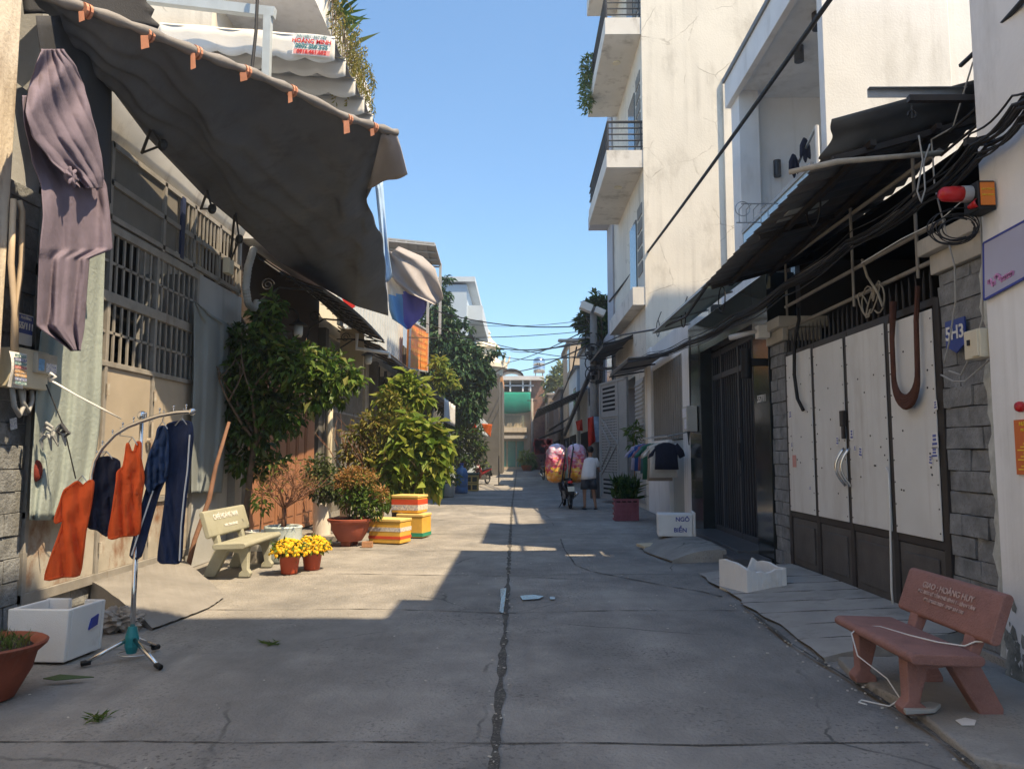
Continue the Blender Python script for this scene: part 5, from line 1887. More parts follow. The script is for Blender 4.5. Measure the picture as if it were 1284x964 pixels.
def mum(loc, label):
    t = thing('chrysanthemum_pot', label, 'potted flowers', loc, 'yellow chrysanthemums in red pots')
    l = V(loc)
    MB().lathe(l, [(0, 0), (.10, 0), (.105, .02), (.135, .24), (.145, .25), (.145, .28), (.13, .28), (.125, .24), (0, .23)], 28).build('pot', mat('red_plastic_pot', (.42, .07, .03), .12, 5, .5, .05), t, smooth=True)
    mb = MB()
    mb.crown([(l + V((0, 0, .32)), (.22, .22, .09))], 420, .08, .03, .3, rr)
    mb.build('foliage', leaf_mid, t)
    mb = MB()
    for i in range(210):
        a = i * 2.39996
        f = math.sqrt((i + .5) / 210)
        rr_ = .255 * f
        p = l + V((rr_ * math.cos(a), rr_ * math.sin(a), 0.43 - .17 * f ** 2.4 + rr.uniform(-.025, .02)))
        n = V((math.cos(a) * f, math.sin(a) * f, .9 - .5 * f)).normalized()
        s1 = n.orthogonal().normalized()
        s2 = n.cross(s1)
        R = rr.uniform(.022, .032)
        vs = [p + n * R * .7]
        for ring, (q1, hgt) in enumerate(((.6, .5), (1.0, .1))):
            vs += [p + (s1 * math.cos(k * 1.047 + ring) + s2 * math.sin(k * 1.047 + ring)) * R * q1 + n * R * hgt for k in range(6)]
        fs = [(0, 1 + k, 1 + (k + 1) % 6) for k in range(6)] + [(1 + k, 7 + k, 7 + (k + 1) % 6, 1 + (k + 1) % 6) for k in range(6)]
        mb.add(vs, fs)
    mb.build('blossoms', petal, t)


mum((-2.98, 10.15, .015), 'round yellow chrysanthemum in red pot nearest the pale bench')
mum((-2.78, 10.5, .015), 'yellow chrysanthemum in red pot just behind the first, farther from the bench')

# white cylinder planters with bush
t = thing('white_planter', 'tall white cylinder planter with dense green bush, standing on bricks', 'potted plant', (-3.65, 14.3, 0))
c0 = V((-3.62, 14.3, .09))
pot(t, c0, [(0, 0), (.16, 0), (.165, .56), (.16, .58), (.14, .57), (.14, .5), (0, .5)], mat('white_planter', (.68, .64, .58), .06, 3, .6, .05, 20, stain=(.4, .3, .22), stain_amt=.4), 'pot', .55, .14)
MB().box(-3.95, -3.2, 14.0, 14.6, 0.0, .09).build('brick_base', concrete, t, bevel=.01)
mb = MB()
mb.crown([(c0 + V((.05, 0, .95)), (.42, .4, .36)), (c0 + V((.3, .1, .8)), (.25, .3, .25)), (c0 + V((-.1, 0, 1.2)), (.25, .25, .25))], 1500, .085, .045, .3, rr)
mb.build('foliage', leaf_dusty, t)
mb = MB()
branches(mb, c0 + V((0, 0, .5)), 7, .35, .5, .012, rr)
mb.build('stem', bark, t)
t = thing('square_planter', 'low white square planter between the cylinder planter and terracotta bowl', 'planter', (-3.2, 14.8, 0))
MB().lathe((-3.22, 14.85, .02), [(0, 0), (.19, 0), (.2, .5), (.21, .55), (.18, .55), (.17, .48), (0, .48)], 4).build('pot', MATS['white_planter'], t)
MB().lathe((-3.22, 14.85, .02), [(0, .45), (.165, .47), (.1, .5), (0, .5)], 4).build('soil', soil, t)
mb = MB()
mb.crown([(V((-3.2, 14.85, .85)), (.3, .3, .3))], 500, .09, .045, .2, rr)
mb.build('foliage', leaf_dusty, t)

# terracotta bowl with rust-topped shrub
t = thing('terracotta_bowl', 'wide terracotta bowl planter with green shrub and rusty orange flower heads', 'potted plant', (-2.9, 13.3, 0))
c0 = V((-2.88, 13.3, .09))
pot(t, c0, [(0, 0), (.2, 0), (.22, .03), (.3, .16), (.33, .3), (.385, .34), (.39, .37), (.37, .38), (.3, .36), (.28, .32), (0, .3)], mat('bowl_terracotta', (.30, .075, .045), .15, 4, .6, .1, 40), 'pot', .36, .3)
MB().box(-3.0, -2.85, 13.15, 13.3, 0, .09).box(-2.95, -2.78, 13.4, 13.5, 0, .09).build('brick', terracotta, t)
MB().box(-2.62, -2.45, 13.02, 13.12, 0.01, .1).build('loose_brick', mat('sandy_brick', (.42, .22, .12), .2, 8, .9, .3), t)
mb = MB()
branches(mb, c0 + V((0, 0, .3)), 9, .42, .4, .014, rr)
mb.build('stem', bark, t)
mb = MB()
mb.crown([(c0 + V((.14, 0, .75)), (.34, .35, .35)), (c0 + V((.38, .05, .65)), (.26, .3, .3)), (c0 + V((.0, 0, .9)), (.24, .26, .25))], 1500, .09, .04, .3, rr)
mb.build('foliage', leaf_mid, t)
mb = MB()
mb.crown([(c0 + V((.12, -.05, 1.08)), (.36, .3, .18)), (c0 + V((.52, -.1, .8)), (.16, .15, .12)), (c0 + V((-.08, -.1, 1.0)), (.2, .2, .16))], 1300, .06, .03, .1, rr)
mb.build('flower_heads', leafmat('rusty_flower_leaves', [(.34, .16, .06), (.42, .22, .08), (.25, .20, .05), (.48, .26, .12)], .3), t)

# tall shrubs
t = thing('tall_shrub', 'tall thin yellow-green shrub with brown twigs between grille house and terracotta bowl', 'shrub', (-3.3, 15.8, 0))
mb = MB()
branches(mb, (-3.35, 15.8, .3), 9, 1.0, .35, .022, rr, V((.1, 0, .4)))
mb.tube([(-3.35, 15.8, 0), (-3.35, 15.8, .5)], .05)
mb.build('stem', mat('bare_twig', (.20, .10, .065)), t)
MB().lathe((-3.35, 15.8, 0), [(0, 0), (.2, 0), (.25, .35), (.23, .36), (0, .3)], 20).build('pot', terracotta, t, smooth=True)
mb = MB()
mb.crown(clump_px([(450, 545, 20), (470, 530, 22), (440, 570, 18), (480, 560, 20), (505, 520, 16), (465, 575, 22), (490, 500, 14), (440, 600, 18)], 15.8), 1900, .13, .05, .3, rr, .15)
mb.build('foliage', leafmat('yellow_green_leaves', [(.10, .15, .02), (.20, .22, .04), (.28, .22, .06), (.14, .17, .03)], .35), t)
t = thing('broadleaf_shrub', 'dense bright green broad-leaved shrub above the orange foam boxes', 'shrub', (-2.3, 15.6, 0))
mb = MB()
branches(mb, (-2.5, 15.7, .2), 8, .9, .5, .025, rr, V((.1, 0, .2)))
mb.tube([(-2.5, 15.7, 0), (-2.5, 15.7, .4)], .06)
mb.build('stem', bark, t)
mb = MB()
mb.crown(clump_px([(510, 565, 24), (535, 555, 24), (545, 580, 20), (500, 590, 22), (525, 590, 24), (515, 535, 16), (540, 535, 12), (535, 605, 16), (498, 610, 18), (555, 560, 12), (515, 618, 12), (480, 595, 16)], 15.6), 1750, .26, .15, .5, rr, .3)
mb.build('foliage', leaf_bright, t)
t = thing('papaya_plant', 'slim light green papaya-like plant rising behind the tall shrub', 'plant', (-3.1, 17.2, 0))
mb = MB()
mb.tube([(-3.0, 17, 0), (-2.95, 17, 1.2), (-2.85, 17, 2.2), (-2.8, 17, 2.9)], [.05, .04, .035, .02], 8)
mb.build('trunk', bark, t)
mb = MB()
mb.crown(clump_px([(495, 488, 14), (520, 485, 14), (500, 510, 18), (528, 500, 12), (480, 500, 10), (510, 470, 8)], 16.6), 650, .24, .1, .5, rr, .2)
mb.build('foliage', leaf_bright, t)

# the big dark tree over the lane
rr = random.Random(21)
t = thing('large_tree', 'large dark green tree leaning over the left side of the lane', 'tree', (-3.7, 39, 0))
mb = MB()
mb.tube([(-3.9, 39, 0), (-3.85, 39, 1.8), (-3.6, 38.9, 3.4), (-3.2, 38.7, 5)], [.22, .18, .15, .1], 12)
branches(mb, (-3.6, 38.9, 3.0), 7, 2.0, .5, .09, rr, V((.25, 0, .1)))
mb.build('trunk', bark, t, smooth=True)
mb = MB()
CL = [(548, 395, 20), (556, 372, 10), (560, 350, 6), (558, 408, 18), (556, 430, 26), (580, 440, 20), (594, 462, 20), (606, 468, 12), (580, 405, 6), (590, 412, 4), (550, 460, 26), (575, 465, 30), (598, 490, 15), (580, 500, 24), (555, 495, 18), (545, 415, 20), (611, 478, 8), (570, 520, 16), (590, 515, 16), (548, 360, 6), (598, 440, 7), (612, 447, 5), (622, 440, 5), (630, 444, 3), (540, 480, 14), (600, 508, 10)]
mb.crown(clump_px(CL, 37.5, 1.3), 13500, .29, .14, .6, rr, .25)
mb.build('crown', leafmat('deep_green_leaves', [(.015, .045, .022), (.03, .085, .036), (.065, .14, .05), (.022, .06, .028)], .2), t)
t = thing('pale_branch_shrub', 'light green feathery shrub hanging over the grey awning in front of the dark tree', 'shrub', (-3.4, 36, 0))
mb = MB()
mb.crown(clump_px([(550, 455, 9), (560, 470, 8), (552, 478, 10), (570, 480, 6), (545, 490, 7)], 33), 650, .28, .1, .6, rr, .2)
mb.build('foliage', leaf_bright, t)
MB().tube([at(547, 500, 34), at(548, 475, 33.2), at(552, 452, 33)], [.05, .04, .02], 6).build('stem', bark, t)
t = thing('dark_hedge_shrub', 'round dark hedge shrub standing behind the parked motorbike', 'shrub', (-3, 44, 0))
mb = MB()
mb.crown(clump_px([(575, 545, 18), (590, 550, 14), (580, 575, 16), (568, 565, 14), (592, 572, 10), (585, 530, 12), (601, 562, 11), (600, 538, 8), (604, 585, 9)], 41.5, 1.0), 3200, .22, .1, .3, rr, .35)
mb.build('foliage', leaf_dark, t)
MB().cyl((-2.9, 41.5, 0), (-2.9, 41.5, 1.4), .1).build('trunk', bark, t)
t = thing('right_tree', 'dark tree behind the utility pole on the right of the lane', 'tree', (3.2, 33, 0))
mb = MB()
mb.crown(clump_px([(745, 385, 12), (758, 380, 10), (750, 400, 16), (735, 402, 12), (755, 415, 12), (740, 420, 12), (748, 372, 6), (728, 405, 7), (752, 435, 8), (762, 395, 10), (738, 385, 7)], 31, .9), 2600, .26, .12, .4, rr, .3)
mb.build('crown', leaf_dark, t)
p = at(752, 430, 31)
mb = MB()
mb.tube([(p.x + .1, 31, 0), (p.x, 31, 3), (p.x, 31, p.z + 1)], [.14, .11, .05], 8)
branches(mb, (p.x, 31, p.z - .5), 5, .9, .4, .05, rr)
mb.build('trunk', bark, t)
t = thing('far_tree', 'pale green tree with grey trunk far beyond the right row roofs', 'tree', (4, 74, 0))
mb = MB()
mb.crown(clump_px([(700, 470, 10), (692, 480, 10), (705, 485, 8), (688, 495, 7), (703, 460, 6), (697, 505, 7)], 74), 900, .5, .25, .3, rr, .3)
mb.build('crown', leafmat('hazy_green_leaves', [(.12, .17, .07), (.2, .24, .1), (.26, .26, .12)], .3), t)
p = at(697, 500, 74)
MB().tube([(p.x, 74, 0), (p.x, 74, p.z), (p.x + .2, 74, p.z + 2)], [.3, .2, .1], 8).build('trunk', bark, t)
t = thing('corner_plant', 'leafy green plant in an orange bowl beside the green doors at the lane end', 'potted plant', (2, 77, 0))
p = onz(661, 586, 0)
p = V((at(660, 0, 74).x, 74, 0))
MB().lathe(p, [(0, 0), (.4, 0), (.6, .5), (.65, .55), (.5, .5), (0, .45)], 18).build('pot', mat('bowl_orange', (.5, .16, .06), .1, 3, .7, .1), t, smooth=True)
mb = MB()
mb.crown([(p + V((0, 0, 1.2)), (.8, .7, .7)), (p + V((.5, 0, .7)), (.4, .4, .4))], 500, .4, .14, .5, rr)
mb.build('foliage', leaf_bright, t)

# ------------------------------------------------------------------ utility pole, lamps, cables
up = thing('utility_pole', 'concrete utility pole with lamp arm and white speaker boxes on the right of the lane', 'pole', (2.75, 27.6, 0))
PX, PY = at(745, 500, 27.6).x, 27.6
ztop = at(745, 385, PY).z
MB().cyl((PX, PY, 0), (PX, PY, ztop), .17, .12, 16).build('shaft', mat('grey_pole_concrete', (.26, .25, .24), .2, 3, .9, .2, 30), up, smooth=True)
a, b = at(738, 423, PY), at(709, 427, PY)
mb = MB()
mb.tube([V((PX, PY, a.z - .1)), a, b], .035, 8)
mb.build('lamp_arm', galv, up)
MB().obox(b + V((.1, 0, 0)), (.75, .25, .1)).build('street_lamp_head', mat('pale_lamp_housing', (.5, .5, .5), .05, 3, .4, 0), up, bevel=.04)
for p_, sz in ((at(735, 385, PY - .3), .28), (at(752, 391, PY - .2), .24)):
    MB().obox(p_, (sz * 1.6, sz * 1.4, sz), Matrix.Rotation(.4, 3, 'Y')).build('speaker_box', white_m, up, bevel=.03)
mb = MB()
for k in range(9):
    z = at(745, 480 - k * 6, PY).z
    mb.obox((PX + rnd.uniform(-.2, .2), PY - .2, z), (.2, .15, .14), Matrix.Rotation(k, 3, 'Z'))
for k in range(4):
    c0 = V((PX - .05, PY - .22, at(745, 470 - k * 14, PY).z))
    mb.tube([c0 + V((.28 * math.cos(a_), .04 * k, .3 * math.sin(a_))) for a_ in [i * .45 for i in range(15)]], .02, 5)
mb.build('cable_clutter', cable_m, up)
p_ = at(741, 520, PY - .18)
MB().box(PX - .2, PX + .16, PY - .22, PY - .17, 2.0, 2.9).build('poster', mat('poster_blue', (.3, .4, .55), .4, 4, .7, 0), up)


def catenary(a, b, sag, n=24):
    return [a.lerp(b, i / n) - V((0, 0, sag * 4 * (i / n) * (1 - i / n))) for i in range(n + 1)]


def cable(pts, r, label, group=None, name='cable', m_=None):
    o = MB().tube(pts, r, 6).build(name, m_ or cable_m, smooth=True)
    tag(rooted(o, V(pts[len(pts) // 2])), label, 'cable', group)
    return o


cable(catenary(at(1062, -30, 8.6), at(764, 378, 28.5), .1), .035, 'thick overhead cable slanting from the top right down across the cream building')
# the bundle
bt = thing('cable_bundle', 'sagging bundle of many black cables strung along the right house fronts', 'cables', (2.95, 12, 3.4))
keys = [at(1330, 95, 4.4), at(1284, 136, 4.75), at(1230, 182, 5.15), at(1160, 245, 6.1), at(1070, 305, 7.3), at(985, 362, 8.7), at(925, 400, 10.6), at(862, 430, 13.8), at(815, 446, 18), at(775, 462, 23.5), at(747, 462, 27.5)]
r3 = random.Random(3)
for k in range(13):
    o_ = V((r3.uniform(-.07, .07), 0, r3.uniform(-.09, .09)))
    w = r3.uniform(-.05, .05)
    P = []
    for i in range(len(keys) - 1):
        for j in range(6):
            f = j / 6
            P.append(keys[i].lerp(keys[i + 1], f) + o_ * (1.1 if i < 5 else .8) + V((0, 0, w * math.sin((i + f) * 1.3 + k) - .05 * math.sin(math.pi * f))))
    P.append(keys[-1] + o_)
    MB().tube(P, r3.choice((.006, .008, .012)), 5).build('strand', cable_m, bt, smooth=True)
mb = MB()
for i, (px_, py_, Y) in enumerate(((905, 375, 11.0), (857, 398, 13.8), (825, 412, 17), (1020, 262, 7.6))):
    c0 = at(px_, py_, Y)
    mb.tube([c0 + V((0, .18 * math.cos(a_), .18 * math.sin(a_))) for a_ in [j * .45 for j in range(15)]], .01, 5)
    mb.tube([c0 + V((0, 0, .18)), c0 + V((.1, .1, .4))], .01, 5)
mb.build('hanging_loop', cable_m, bt)
cable([at(889, 355, 10.5), at(860, 397, 12.5), at(828, 412, 16), at(780, 420, 22), at(758, 430, 27)], .022, 'thin cable with loops above the pale canopy', 'thin cables near the right house fronts')
cable([at(1284, 92, 4.9), at(1234, 150, 5.4), at(1180, 195, 6.0)], .012, 'thin wire dropping from the right edge toward the wooden pole', 'thin cables near the right house fronts')
cable(catenary(at(1300, -20, 4.6), at(1205, 82, 5.8), .02), .02, 'dark cable from the top right corner to the galvanised bracket', 'thin cables near the right house fronts')
cable(catenary(at(1284, 72, 4.9), at(1190, 165, 5.9), .03), .014, 'black wire crossing the white wall below the steel brackets', 'thin cables near the right house fronts')
cable([at(1080, 330, 6.6), at(1130, 300, 6.3), at(1180, 275, 6.0), at(1226, 235, 5.6)], .004, 'pale wire along the porch rails to the siren', 'thin cables near the right house fronts', 'cable', whitewire)
cable([at(743, 463, 27.4), at(735, 480, 29), at(722, 510, 33), at(708, 545, 40)], .09, 'heavy black cable curving down from the utility pole to the far awnings')
cable([at(723, 435, 30), at(718, 462, 33), at(703, 500, 40)], .03, 'single drooping black cable left of the utility pole')
for i, (a, b, s, lab) in enumerate((((512, 423, 24), (736, 415, 27.4), .1, 'lowest wire from the orange sign to the utility pole'), ((540, 388, 30), (737, 408, 27.4), .3, 'wire crossing the sky from the grey cloth to the utility pole'), ((575, 405, 40), (730, 402, 30), .2, 'upper thin wire across the sky above the dark tree'), ((590, 425, 50), (738, 428, 27.4), .5, 'sagging wire across the sky at mid height'), ((618, 455, 70), (738, 412, 27.4), .4, 'slanting wire from the end house roof up to the utility pole'), ((622, 462, 76), (738, 432, 27.4), .6, 'lower slanting wire from the end house to the utility pole'), ((610, 440, 60), (738, 445, 27.4), .4, 'nearly level wire just above the end house roof'), ((640, 440, 79), (735, 425, 30), .3, 'short wire above the water tank'), ((505, 395, 22), (740, 450, 27.3), .25, 'long wire from the tarpaulin edge to the utility pole'))):
    cable(catenary(at(*a), at(*b), s), .012 + .008 * (i % 2) + .01 * (a[2] > 45), lab, 'wires across the sky')
# ================================================================== FOREGROUND OBJECTS
# --- clothes rack (left)
rk = thing('clothes_rack', 'chrome tripod clothes rack with a curved hanging arm and ball finial', 'clothes rack', (-3.0, 5.98, 0))
YR = 5.98
bx = at(165, 812, YR).x
tx = at(178, 521, YR)
base = V((bx, YR, 0))
mb = MB()
mb.tube([(bx, YR, .1), (lerp(bx, tx.x, .45), YR, .85)], .019, 12)
mb.tube([(lerp(bx, tx.x, .44), YR, .83), (tx.x, YR, tx.z - .05)], .015, 12)
mb.build('pole', chrome, rk, smooth=True)
MB().ball(tx + V((0, 0, .0)), .036, 16, 12).build('finial', chrome, rk, smooth=True)
mb = MB()
arc = [(114, 608), (115, 596), (119, 578), (128, 562), (144, 545), (160, 535), (178, 528), (200, 521), (222, 517), (241, 516)]
AP = []
apts = [at(p[0], p[1], YR - .02) for p in arc]
for i in range(len(apts) - 1):
    AP += [apts[i].lerp(apts[i + 1], j / 5) for j in range(5)]
AP.append(apts[-1])
mb.tube(AP, .016, 10)
for i in range(3, len(AP), 4):
    mb.tube([AP[i], AP[i] + V((0, 0, .045))], .005, 6)
    mb.ball(AP[i] + V((0, 0, .05)), .01, 8, 6)
mb.ball(AP[-1], .028, 12, 8)
mb.build('arm', chrome, rk, smooth=True)
teal_pl = mat('teal_plastic', (.02, .20, .22), .1, 5, .4, 0)
MB().lathe(base + V((0, 0, .05)), [(0, 0), (.035, 0), (.05, .05), (.05, .12), (.03, .2), (.022, .2), (0, .2)], 12).build('hub', teal_pl, rk)
for px, py in ((104, 832), (200, 836), (197, 811)):
    e_ = onz(px, py, .02)
    d = (e_ - base).normalized()
    lg = MB().tube([base + V((0, 0, .16)) + d * .02, e_], .016, 10).build('leg', chrome, rk, smooth=True)
    MB().tube([e_ - d * .05 + V((0, 0, .012)), e_ + d * .015], .021, 10).build('rubber_foot', black_m, lg, smooth=True)
mb = MB()
mb.tube([base + V((.02 + .12 * math.cos(a) , .1 * math.sin(a), .05)) for a in [k * .4 for k in range(17)]], .005, 5)
mb.build('brace_ring', galv, rk)


def gpx(px, py, Y):
    return at(px, py, Y)


def garment(name, label, outline, Y, m_, cat, group, folds=((5, .02, 0),), hang=None, thick=.012, tilt=0.0):
    """a hanging garment: its outline (photo pixels) filled with a fine mesh, folded in depth and given thickness"""
    from mathutils.geometry import delaunay_2d_cdt
    o2 = []
    for i in range(len(outline)):
        p0, p1, p2, p3 = [V((*outline[(i + k) % len(outline)], 0)) for k in (-1, 0, 1, 2)]
        for j in range(4):
            f = j / 4
            q_ = p1.lerp(p2, f)
            c_ = .5 * ((2 * p1) + (p2 - p0) * f + (2 * p0 - 5 * p1 + 4 * p2 - p3) * f * f + (3 * p1 - p0 - 3 * p2 + p3) * f ** 3)
            q_ = q_.lerp(c_, .6)
            o2.append((q_.x, q_.y))
    n_ = len(o2)
    xs, ys = [p[0] for p in o2], [p[1] for p in o2]
    pts_ = [V(p) for p in o2]
    st = 2.6
    y = min(ys)
    r_ = random.Random(len(name))
    while y < max(ys):
        x = min(xs)
        while x < max(xs):
            pts_.append(V((x + r_.uniform(-.6, .6), y + r_.uniform(-.6, .6))))
            x += st
        y += st
    vs, _, fs, *_r = delaunay_2d_cdt(pts_, [(i, (i + 1) % n_) for i in range(n_)], [], 1, .05)
    x0, x1, y0, y1 = min(xs), max(xs), min(ys), max(ys)
    out = []
    for v in vs:
        u, t_ = (v.x - x0) / (x1 - x0), (v.y - y0) / (y1 - y0)
        d = 0
        for fr, am, ph in tuple(folds) + ((9.5, .007, 1.1), (14, .004, 2.3)):
            d += am * math.sin(u * fr * (1.0 + .25 * math.sin(t_ * 3 + ph)) * 6.28 + ph + t_ * 1.8) * (.25 + .75 * t_)
        d += .012 * math.sin(t_ * 21 + u * 9) * (1 - t_) + tilt * (u - .5)
        out.append(at(v.x, v.y, Y + d))
    mb = MB()
    mb.add(out, [tuple(f) for f in fs])
    mb.tube([out[i] for i in range(n_)] + [out[0]], .0055, 6, cap=False)
    o = mb.build(name, m_, smooth=True, solid=thick if thick < .02 else .012)
    rooted(o)
    tag(o, label, cat, group)
    if hang:
        hp = AP_near(hang)
        sh = gpx(hang[0], hang[1], Y)
        w = hang[2]
        h_ = MB()
        h_.tube([hp + V((.0, .0, .03)), hp + V((.012, 0, .015)), hp + V((0, 0, -.03)), sh], .004, 6)
        h_.tube([sh + V((-w, 0, -.06)), sh, sh + V((w, 0, -.06))], .005, 6)
        h_.build('hanger', galv, o)
    return o


def AP_near(hang):
    q_ = at(hang[3], hang[4], YR - .02)
    return min(AP, key=lambda p: (p - q_).length)


cot_or = mat('orange_cotton', (.86, .13, .03), .12, 5, .9, .5, 16, sub=.1)
cot_nv = mat('navy_cotton', (.022, .024, .045), .2, 5, .9, .7, 20)
denim = mat('dark_denim', (.025, .048, .115), .35, 9, .9, .7, 20)
navy_t = mat('navy_trouser_cloth', (.02, .03, .075), .2, 5, .85, .7, 18)
G1 = 'clothes hanging on the chrome rack'
garment('orange_t_shirt', 'orange short-sleeved T-shirt, lowest and leftmost on the chrome rack', [(88, 610), (97, 604), (104, 609), (112, 603), (117, 605), (114, 630), (107, 665), (104, 690), (99, 720), (80, 722), (57, 726), (64, 700), (74, 672), (80, 652), (70, 655), (70, 648), (76, 630), (81, 615)], YR - .05, cot_or, 'T-shirt', G1, ((2.5, .028, .5), (5, .012, 2)), (103, 596, .05, 114, 606))
garment('navy_shorts', 'black-navy shorts hanging between the two orange shirts', [(121, 577), (135, 573), (149, 579), (148, 600), (143, 630), (136, 671), (122, 663), (111, 660), (114, 635), (118, 600)], YR + .02, cot_nv, 'shorts', G1, ((2.5, .025, 1), (6, .01, 0)), (134, 566, .05, 128, 562))
garment('orange_tank_top', 'orange sleeveless tank top under the rack\'s pole', [(160, 556), (164, 566), (169, 566), (172, 555), (176, 556), (176, 575), (180, 598), (176, 630), (174, 668), (155, 671), (137, 674), (142, 640), (147, 605), (148, 592), (155, 585), (158, 570)], YR - .06, cot_or, 'tank top', G1, ((2.5, .025, 0), (5, .012, 1)), (166, 548, .04, 152, 540))
garment('denim_blouse', 'dark blue denim blouse beside the navy trousers', [(199, 537), (206, 535), (210, 545), (210, 570), (209, 590), (206, 603), (196, 607), (189, 618), (183, 606), (183, 590), (188, 570), (196, 550)], YR - .05, denim, 'blouse', G1, ((3, .03, 0), (7, .012, 1)), (204, 528, .04, 204, 520), .04)
garment('navy_trousers', 'long navy trousers with white side stripe, rightmost on the chrome rack', [(210, 533), (225, 529), (239, 530), (241, 548), (238, 580), (233, 620), (229, 660), (226, 703), (212, 705), (199, 702), (204, 660), (209, 620), (209, 598), (200, 615), (190, 648), (176, 697), (164, 696), (172, 660), (184, 615), (197, 580), (205, 555)], YR + .0, navy_t, 'trousers', G1, ((2.5, .022, .4), (6, .008, 0)), (228, 524, .05, 228, 517), .04)
o = bpy.data.objects['navy_trousers']
mb = MB()
P = [at(px, py, YR - .05) for px, py in ((238, 545), (235, 590), (231, 620), (227, 660), (225, 703))]
mb.tube(P, .006, 6)
P = [at(px, py, YR - .05) for px, py in ((192, 615), (180, 650), (165, 696))]
mb.tube(P, .006, 6)
mb.build('side_stripe', paper_w, o)

# --- foam box (left), grass bowl, litter
fb = thing('foam_box', 'white foam box with a broken back side and blue mark, beside the clothes rack', 'box', (-3.55, 5.9, 0))
A, B = onz(80, 833), onz(123, 816)
u1 = (B - A)
u1.z = 0
ln = .44
u1 = u1.normalized()
w1 = V((-1, .06, 0)).normalized()
zt = .385


def fq(a, b, z0, z1):
    return A + w1 * a + u1 * b + V((0, 0, 0)), z0, z1


def fwall(mb, a0, a1, b0, b1, z0, z1, t0=0.02):
    lo = [A + w1 * a + u1 * b + V((0, 0, z0 + .012)) for a, b in ((a0, b0), (a1, b0), (a1, b1), (a0, b1))]
    hi = [p + V((-.02 * ((p - A).dot(w1) < .1) * -1, 0, z1 - z0)) for p in lo]
    mb.hexa(lo, hi)


mb = MB()
fwall(mb, 0, .46, 0, .04, 0, zt)
fwall(mb, 0, .04, .042, ln - .042, 0, zt)
fwall(mb, .42, .46, .042, ln - .042, 0, zt)
fwall(mb, .0, .14, ln - .04, ln, 0, zt)
fwall(mb, .26, .46, ln - .04, ln, 0, zt + .005)
fwall(mb, .142, .258, ln - .04, ln, 0, .18)
fwall(mb, .042, .418, .042, ln - .042, 0, .04)
mb.build('body', foam, fb, bevel=.01)
c0 = A + u1 * .3 + V((.024, 0, .25))
MB().hexa([c0 + u1 * a + V((0, 0, b)) for a, b in ((-.06, -.05), (.04, -.03), (.05, .05), (-.03, .03))], [c0 + u1 * a + V((-.012, 0, b)) for a, b in ((-.06, -.05), (.04, -.03), (.05, .05), (-.03, .03))]).build('print', blue_ink, fb)
gb = thing('grass_bowl', 'large terracotta bowl of sprouting grass at the lower left corner', 'planter', (-3.38, 5.0, 0))
c0 = V((-3.40, 5.02, .01))
pot(gb, c0, [(0, 0), (.17, 0), (.18, .02), (.26, .17), (.285, .27), (.335, .315), (.345, .335), (.33, .345), (.275, .325), (.25, .29), (0, .27)], terracotta, 'bowl', .32, .27)
mb = MB()
for i in range(420):
    a = rnd.uniform(0, 6.28)
    r_ = .25 * math.sqrt(rnd.random())
    p = c0 + V((r_ * math.cos(a), r_ * math.sin(a), .31))
    mb.leaf(p, V((rnd.gauss(0, .5), rnd.gauss(0, .5), 1)), V((rnd.gauss(0, 1), rnd.gauss(0, 1), 0)), rnd.uniform(.03, .11), .006)
mb.build('grass', leafmat('sprout_leaves', [(.08, .14, .03), (.14, .2, .05), (.2, .2, .08)], .3), gb)
rp = MB()


def r1f(u, v):
    y = lerp(lerp(6.95, 8.25, u), lerp(8.5, 10.3, u), v)
    xo = -3.12 - .12 * abs(v - .6) ** 1.3 * 2
    return V((lerp(xo, -4.52, u), y, .02 + .2 * min(1, u * 1.15) ** .75 + .008 * wob(3, u * 5, v * 7)))


rp.grid(r1f, 10, 18)
rp.add([r1f(u / 10, 0) for u in range(11)] + [V((-4.52, 8.25, -.02)), V((r1f(0, 0).x, 6.95, -.02))], [tuple(range(12, -1, -1))])
tag(rooted(rp.build('concrete_ramp', mat('ramp_concrete', (.225, .215, .205), .2, 1.6, .9, .4, 40, stain=(.16, .15, .14), stain_amt=.5))), 'smooth concrete ramp below the steel bar gate beside the clothes rack', 'ramp')
pb = MB()
cc_ = onz(148, 790) + V((0, 0, .09))


def crum(u, v):
    ph, th = math.pi * v, 2 * math.pi * u
    r_ = .15 * (1 + .25 * math.sin(th * 5 + ph * 7) * math.sin(ph * 6) + .18 * math.sin(th * 9 - ph * 4))
    return cc_ + V((r_ * 1.3 * math.sin(ph) * math.cos(th), r_ * math.sin(ph) * math.sin(th), .62 * r_ * math.cos(ph)))


pb.grid(crum, 40, 24)
tag(rooted(pb.build('plastic_bag', mat('dusty_plastic', (.36, .33, .30), .25, 6, .35, .3, 30, stain=(.2, .18, .15), stain_amt=.5))), 'crumpled clear plastic bag against the ramp by the clothes rack', 'bag')
lf = MB()
P = [onz(54, 851, .03), onz(75, 846, .05), onz(90, 847, .04), onz(118, 849, .025), onz(92, 851, .03), onz(70, 853, .03)]
lf.prism(P, (0, 0, .006))
tag(rooted(lf.build('fallen_leaf', mat('fallen_leaf', (.07, .11, .04), .3, 6, .7, .2))), 'long fallen green leaf on the ground in front of the foam box', 'leaf')
wd_ = MB()
for px, py in ((125, 900), (120, 902), (342, 808), (338, 806)):
    c0 = onz(px, py, .005)
    for i in range(26):
        a = rnd.uniform(0, 6.28)
        wd_.leaf(c0 + V((rnd.uniform(-.05, .05), rnd.uniform(-.03, .03), 0)), V((math.cos(a), math.sin(a), rnd.uniform(.2, .9))), V((0, 0, 1)), rnd.uniform(.03, .08), .008)
wd_ = wd_.build('weeds', leaf_mid)
wd_['kind'] = 'stuff'
wd_['label'] = 'small weed tufts growing in the road cracks'
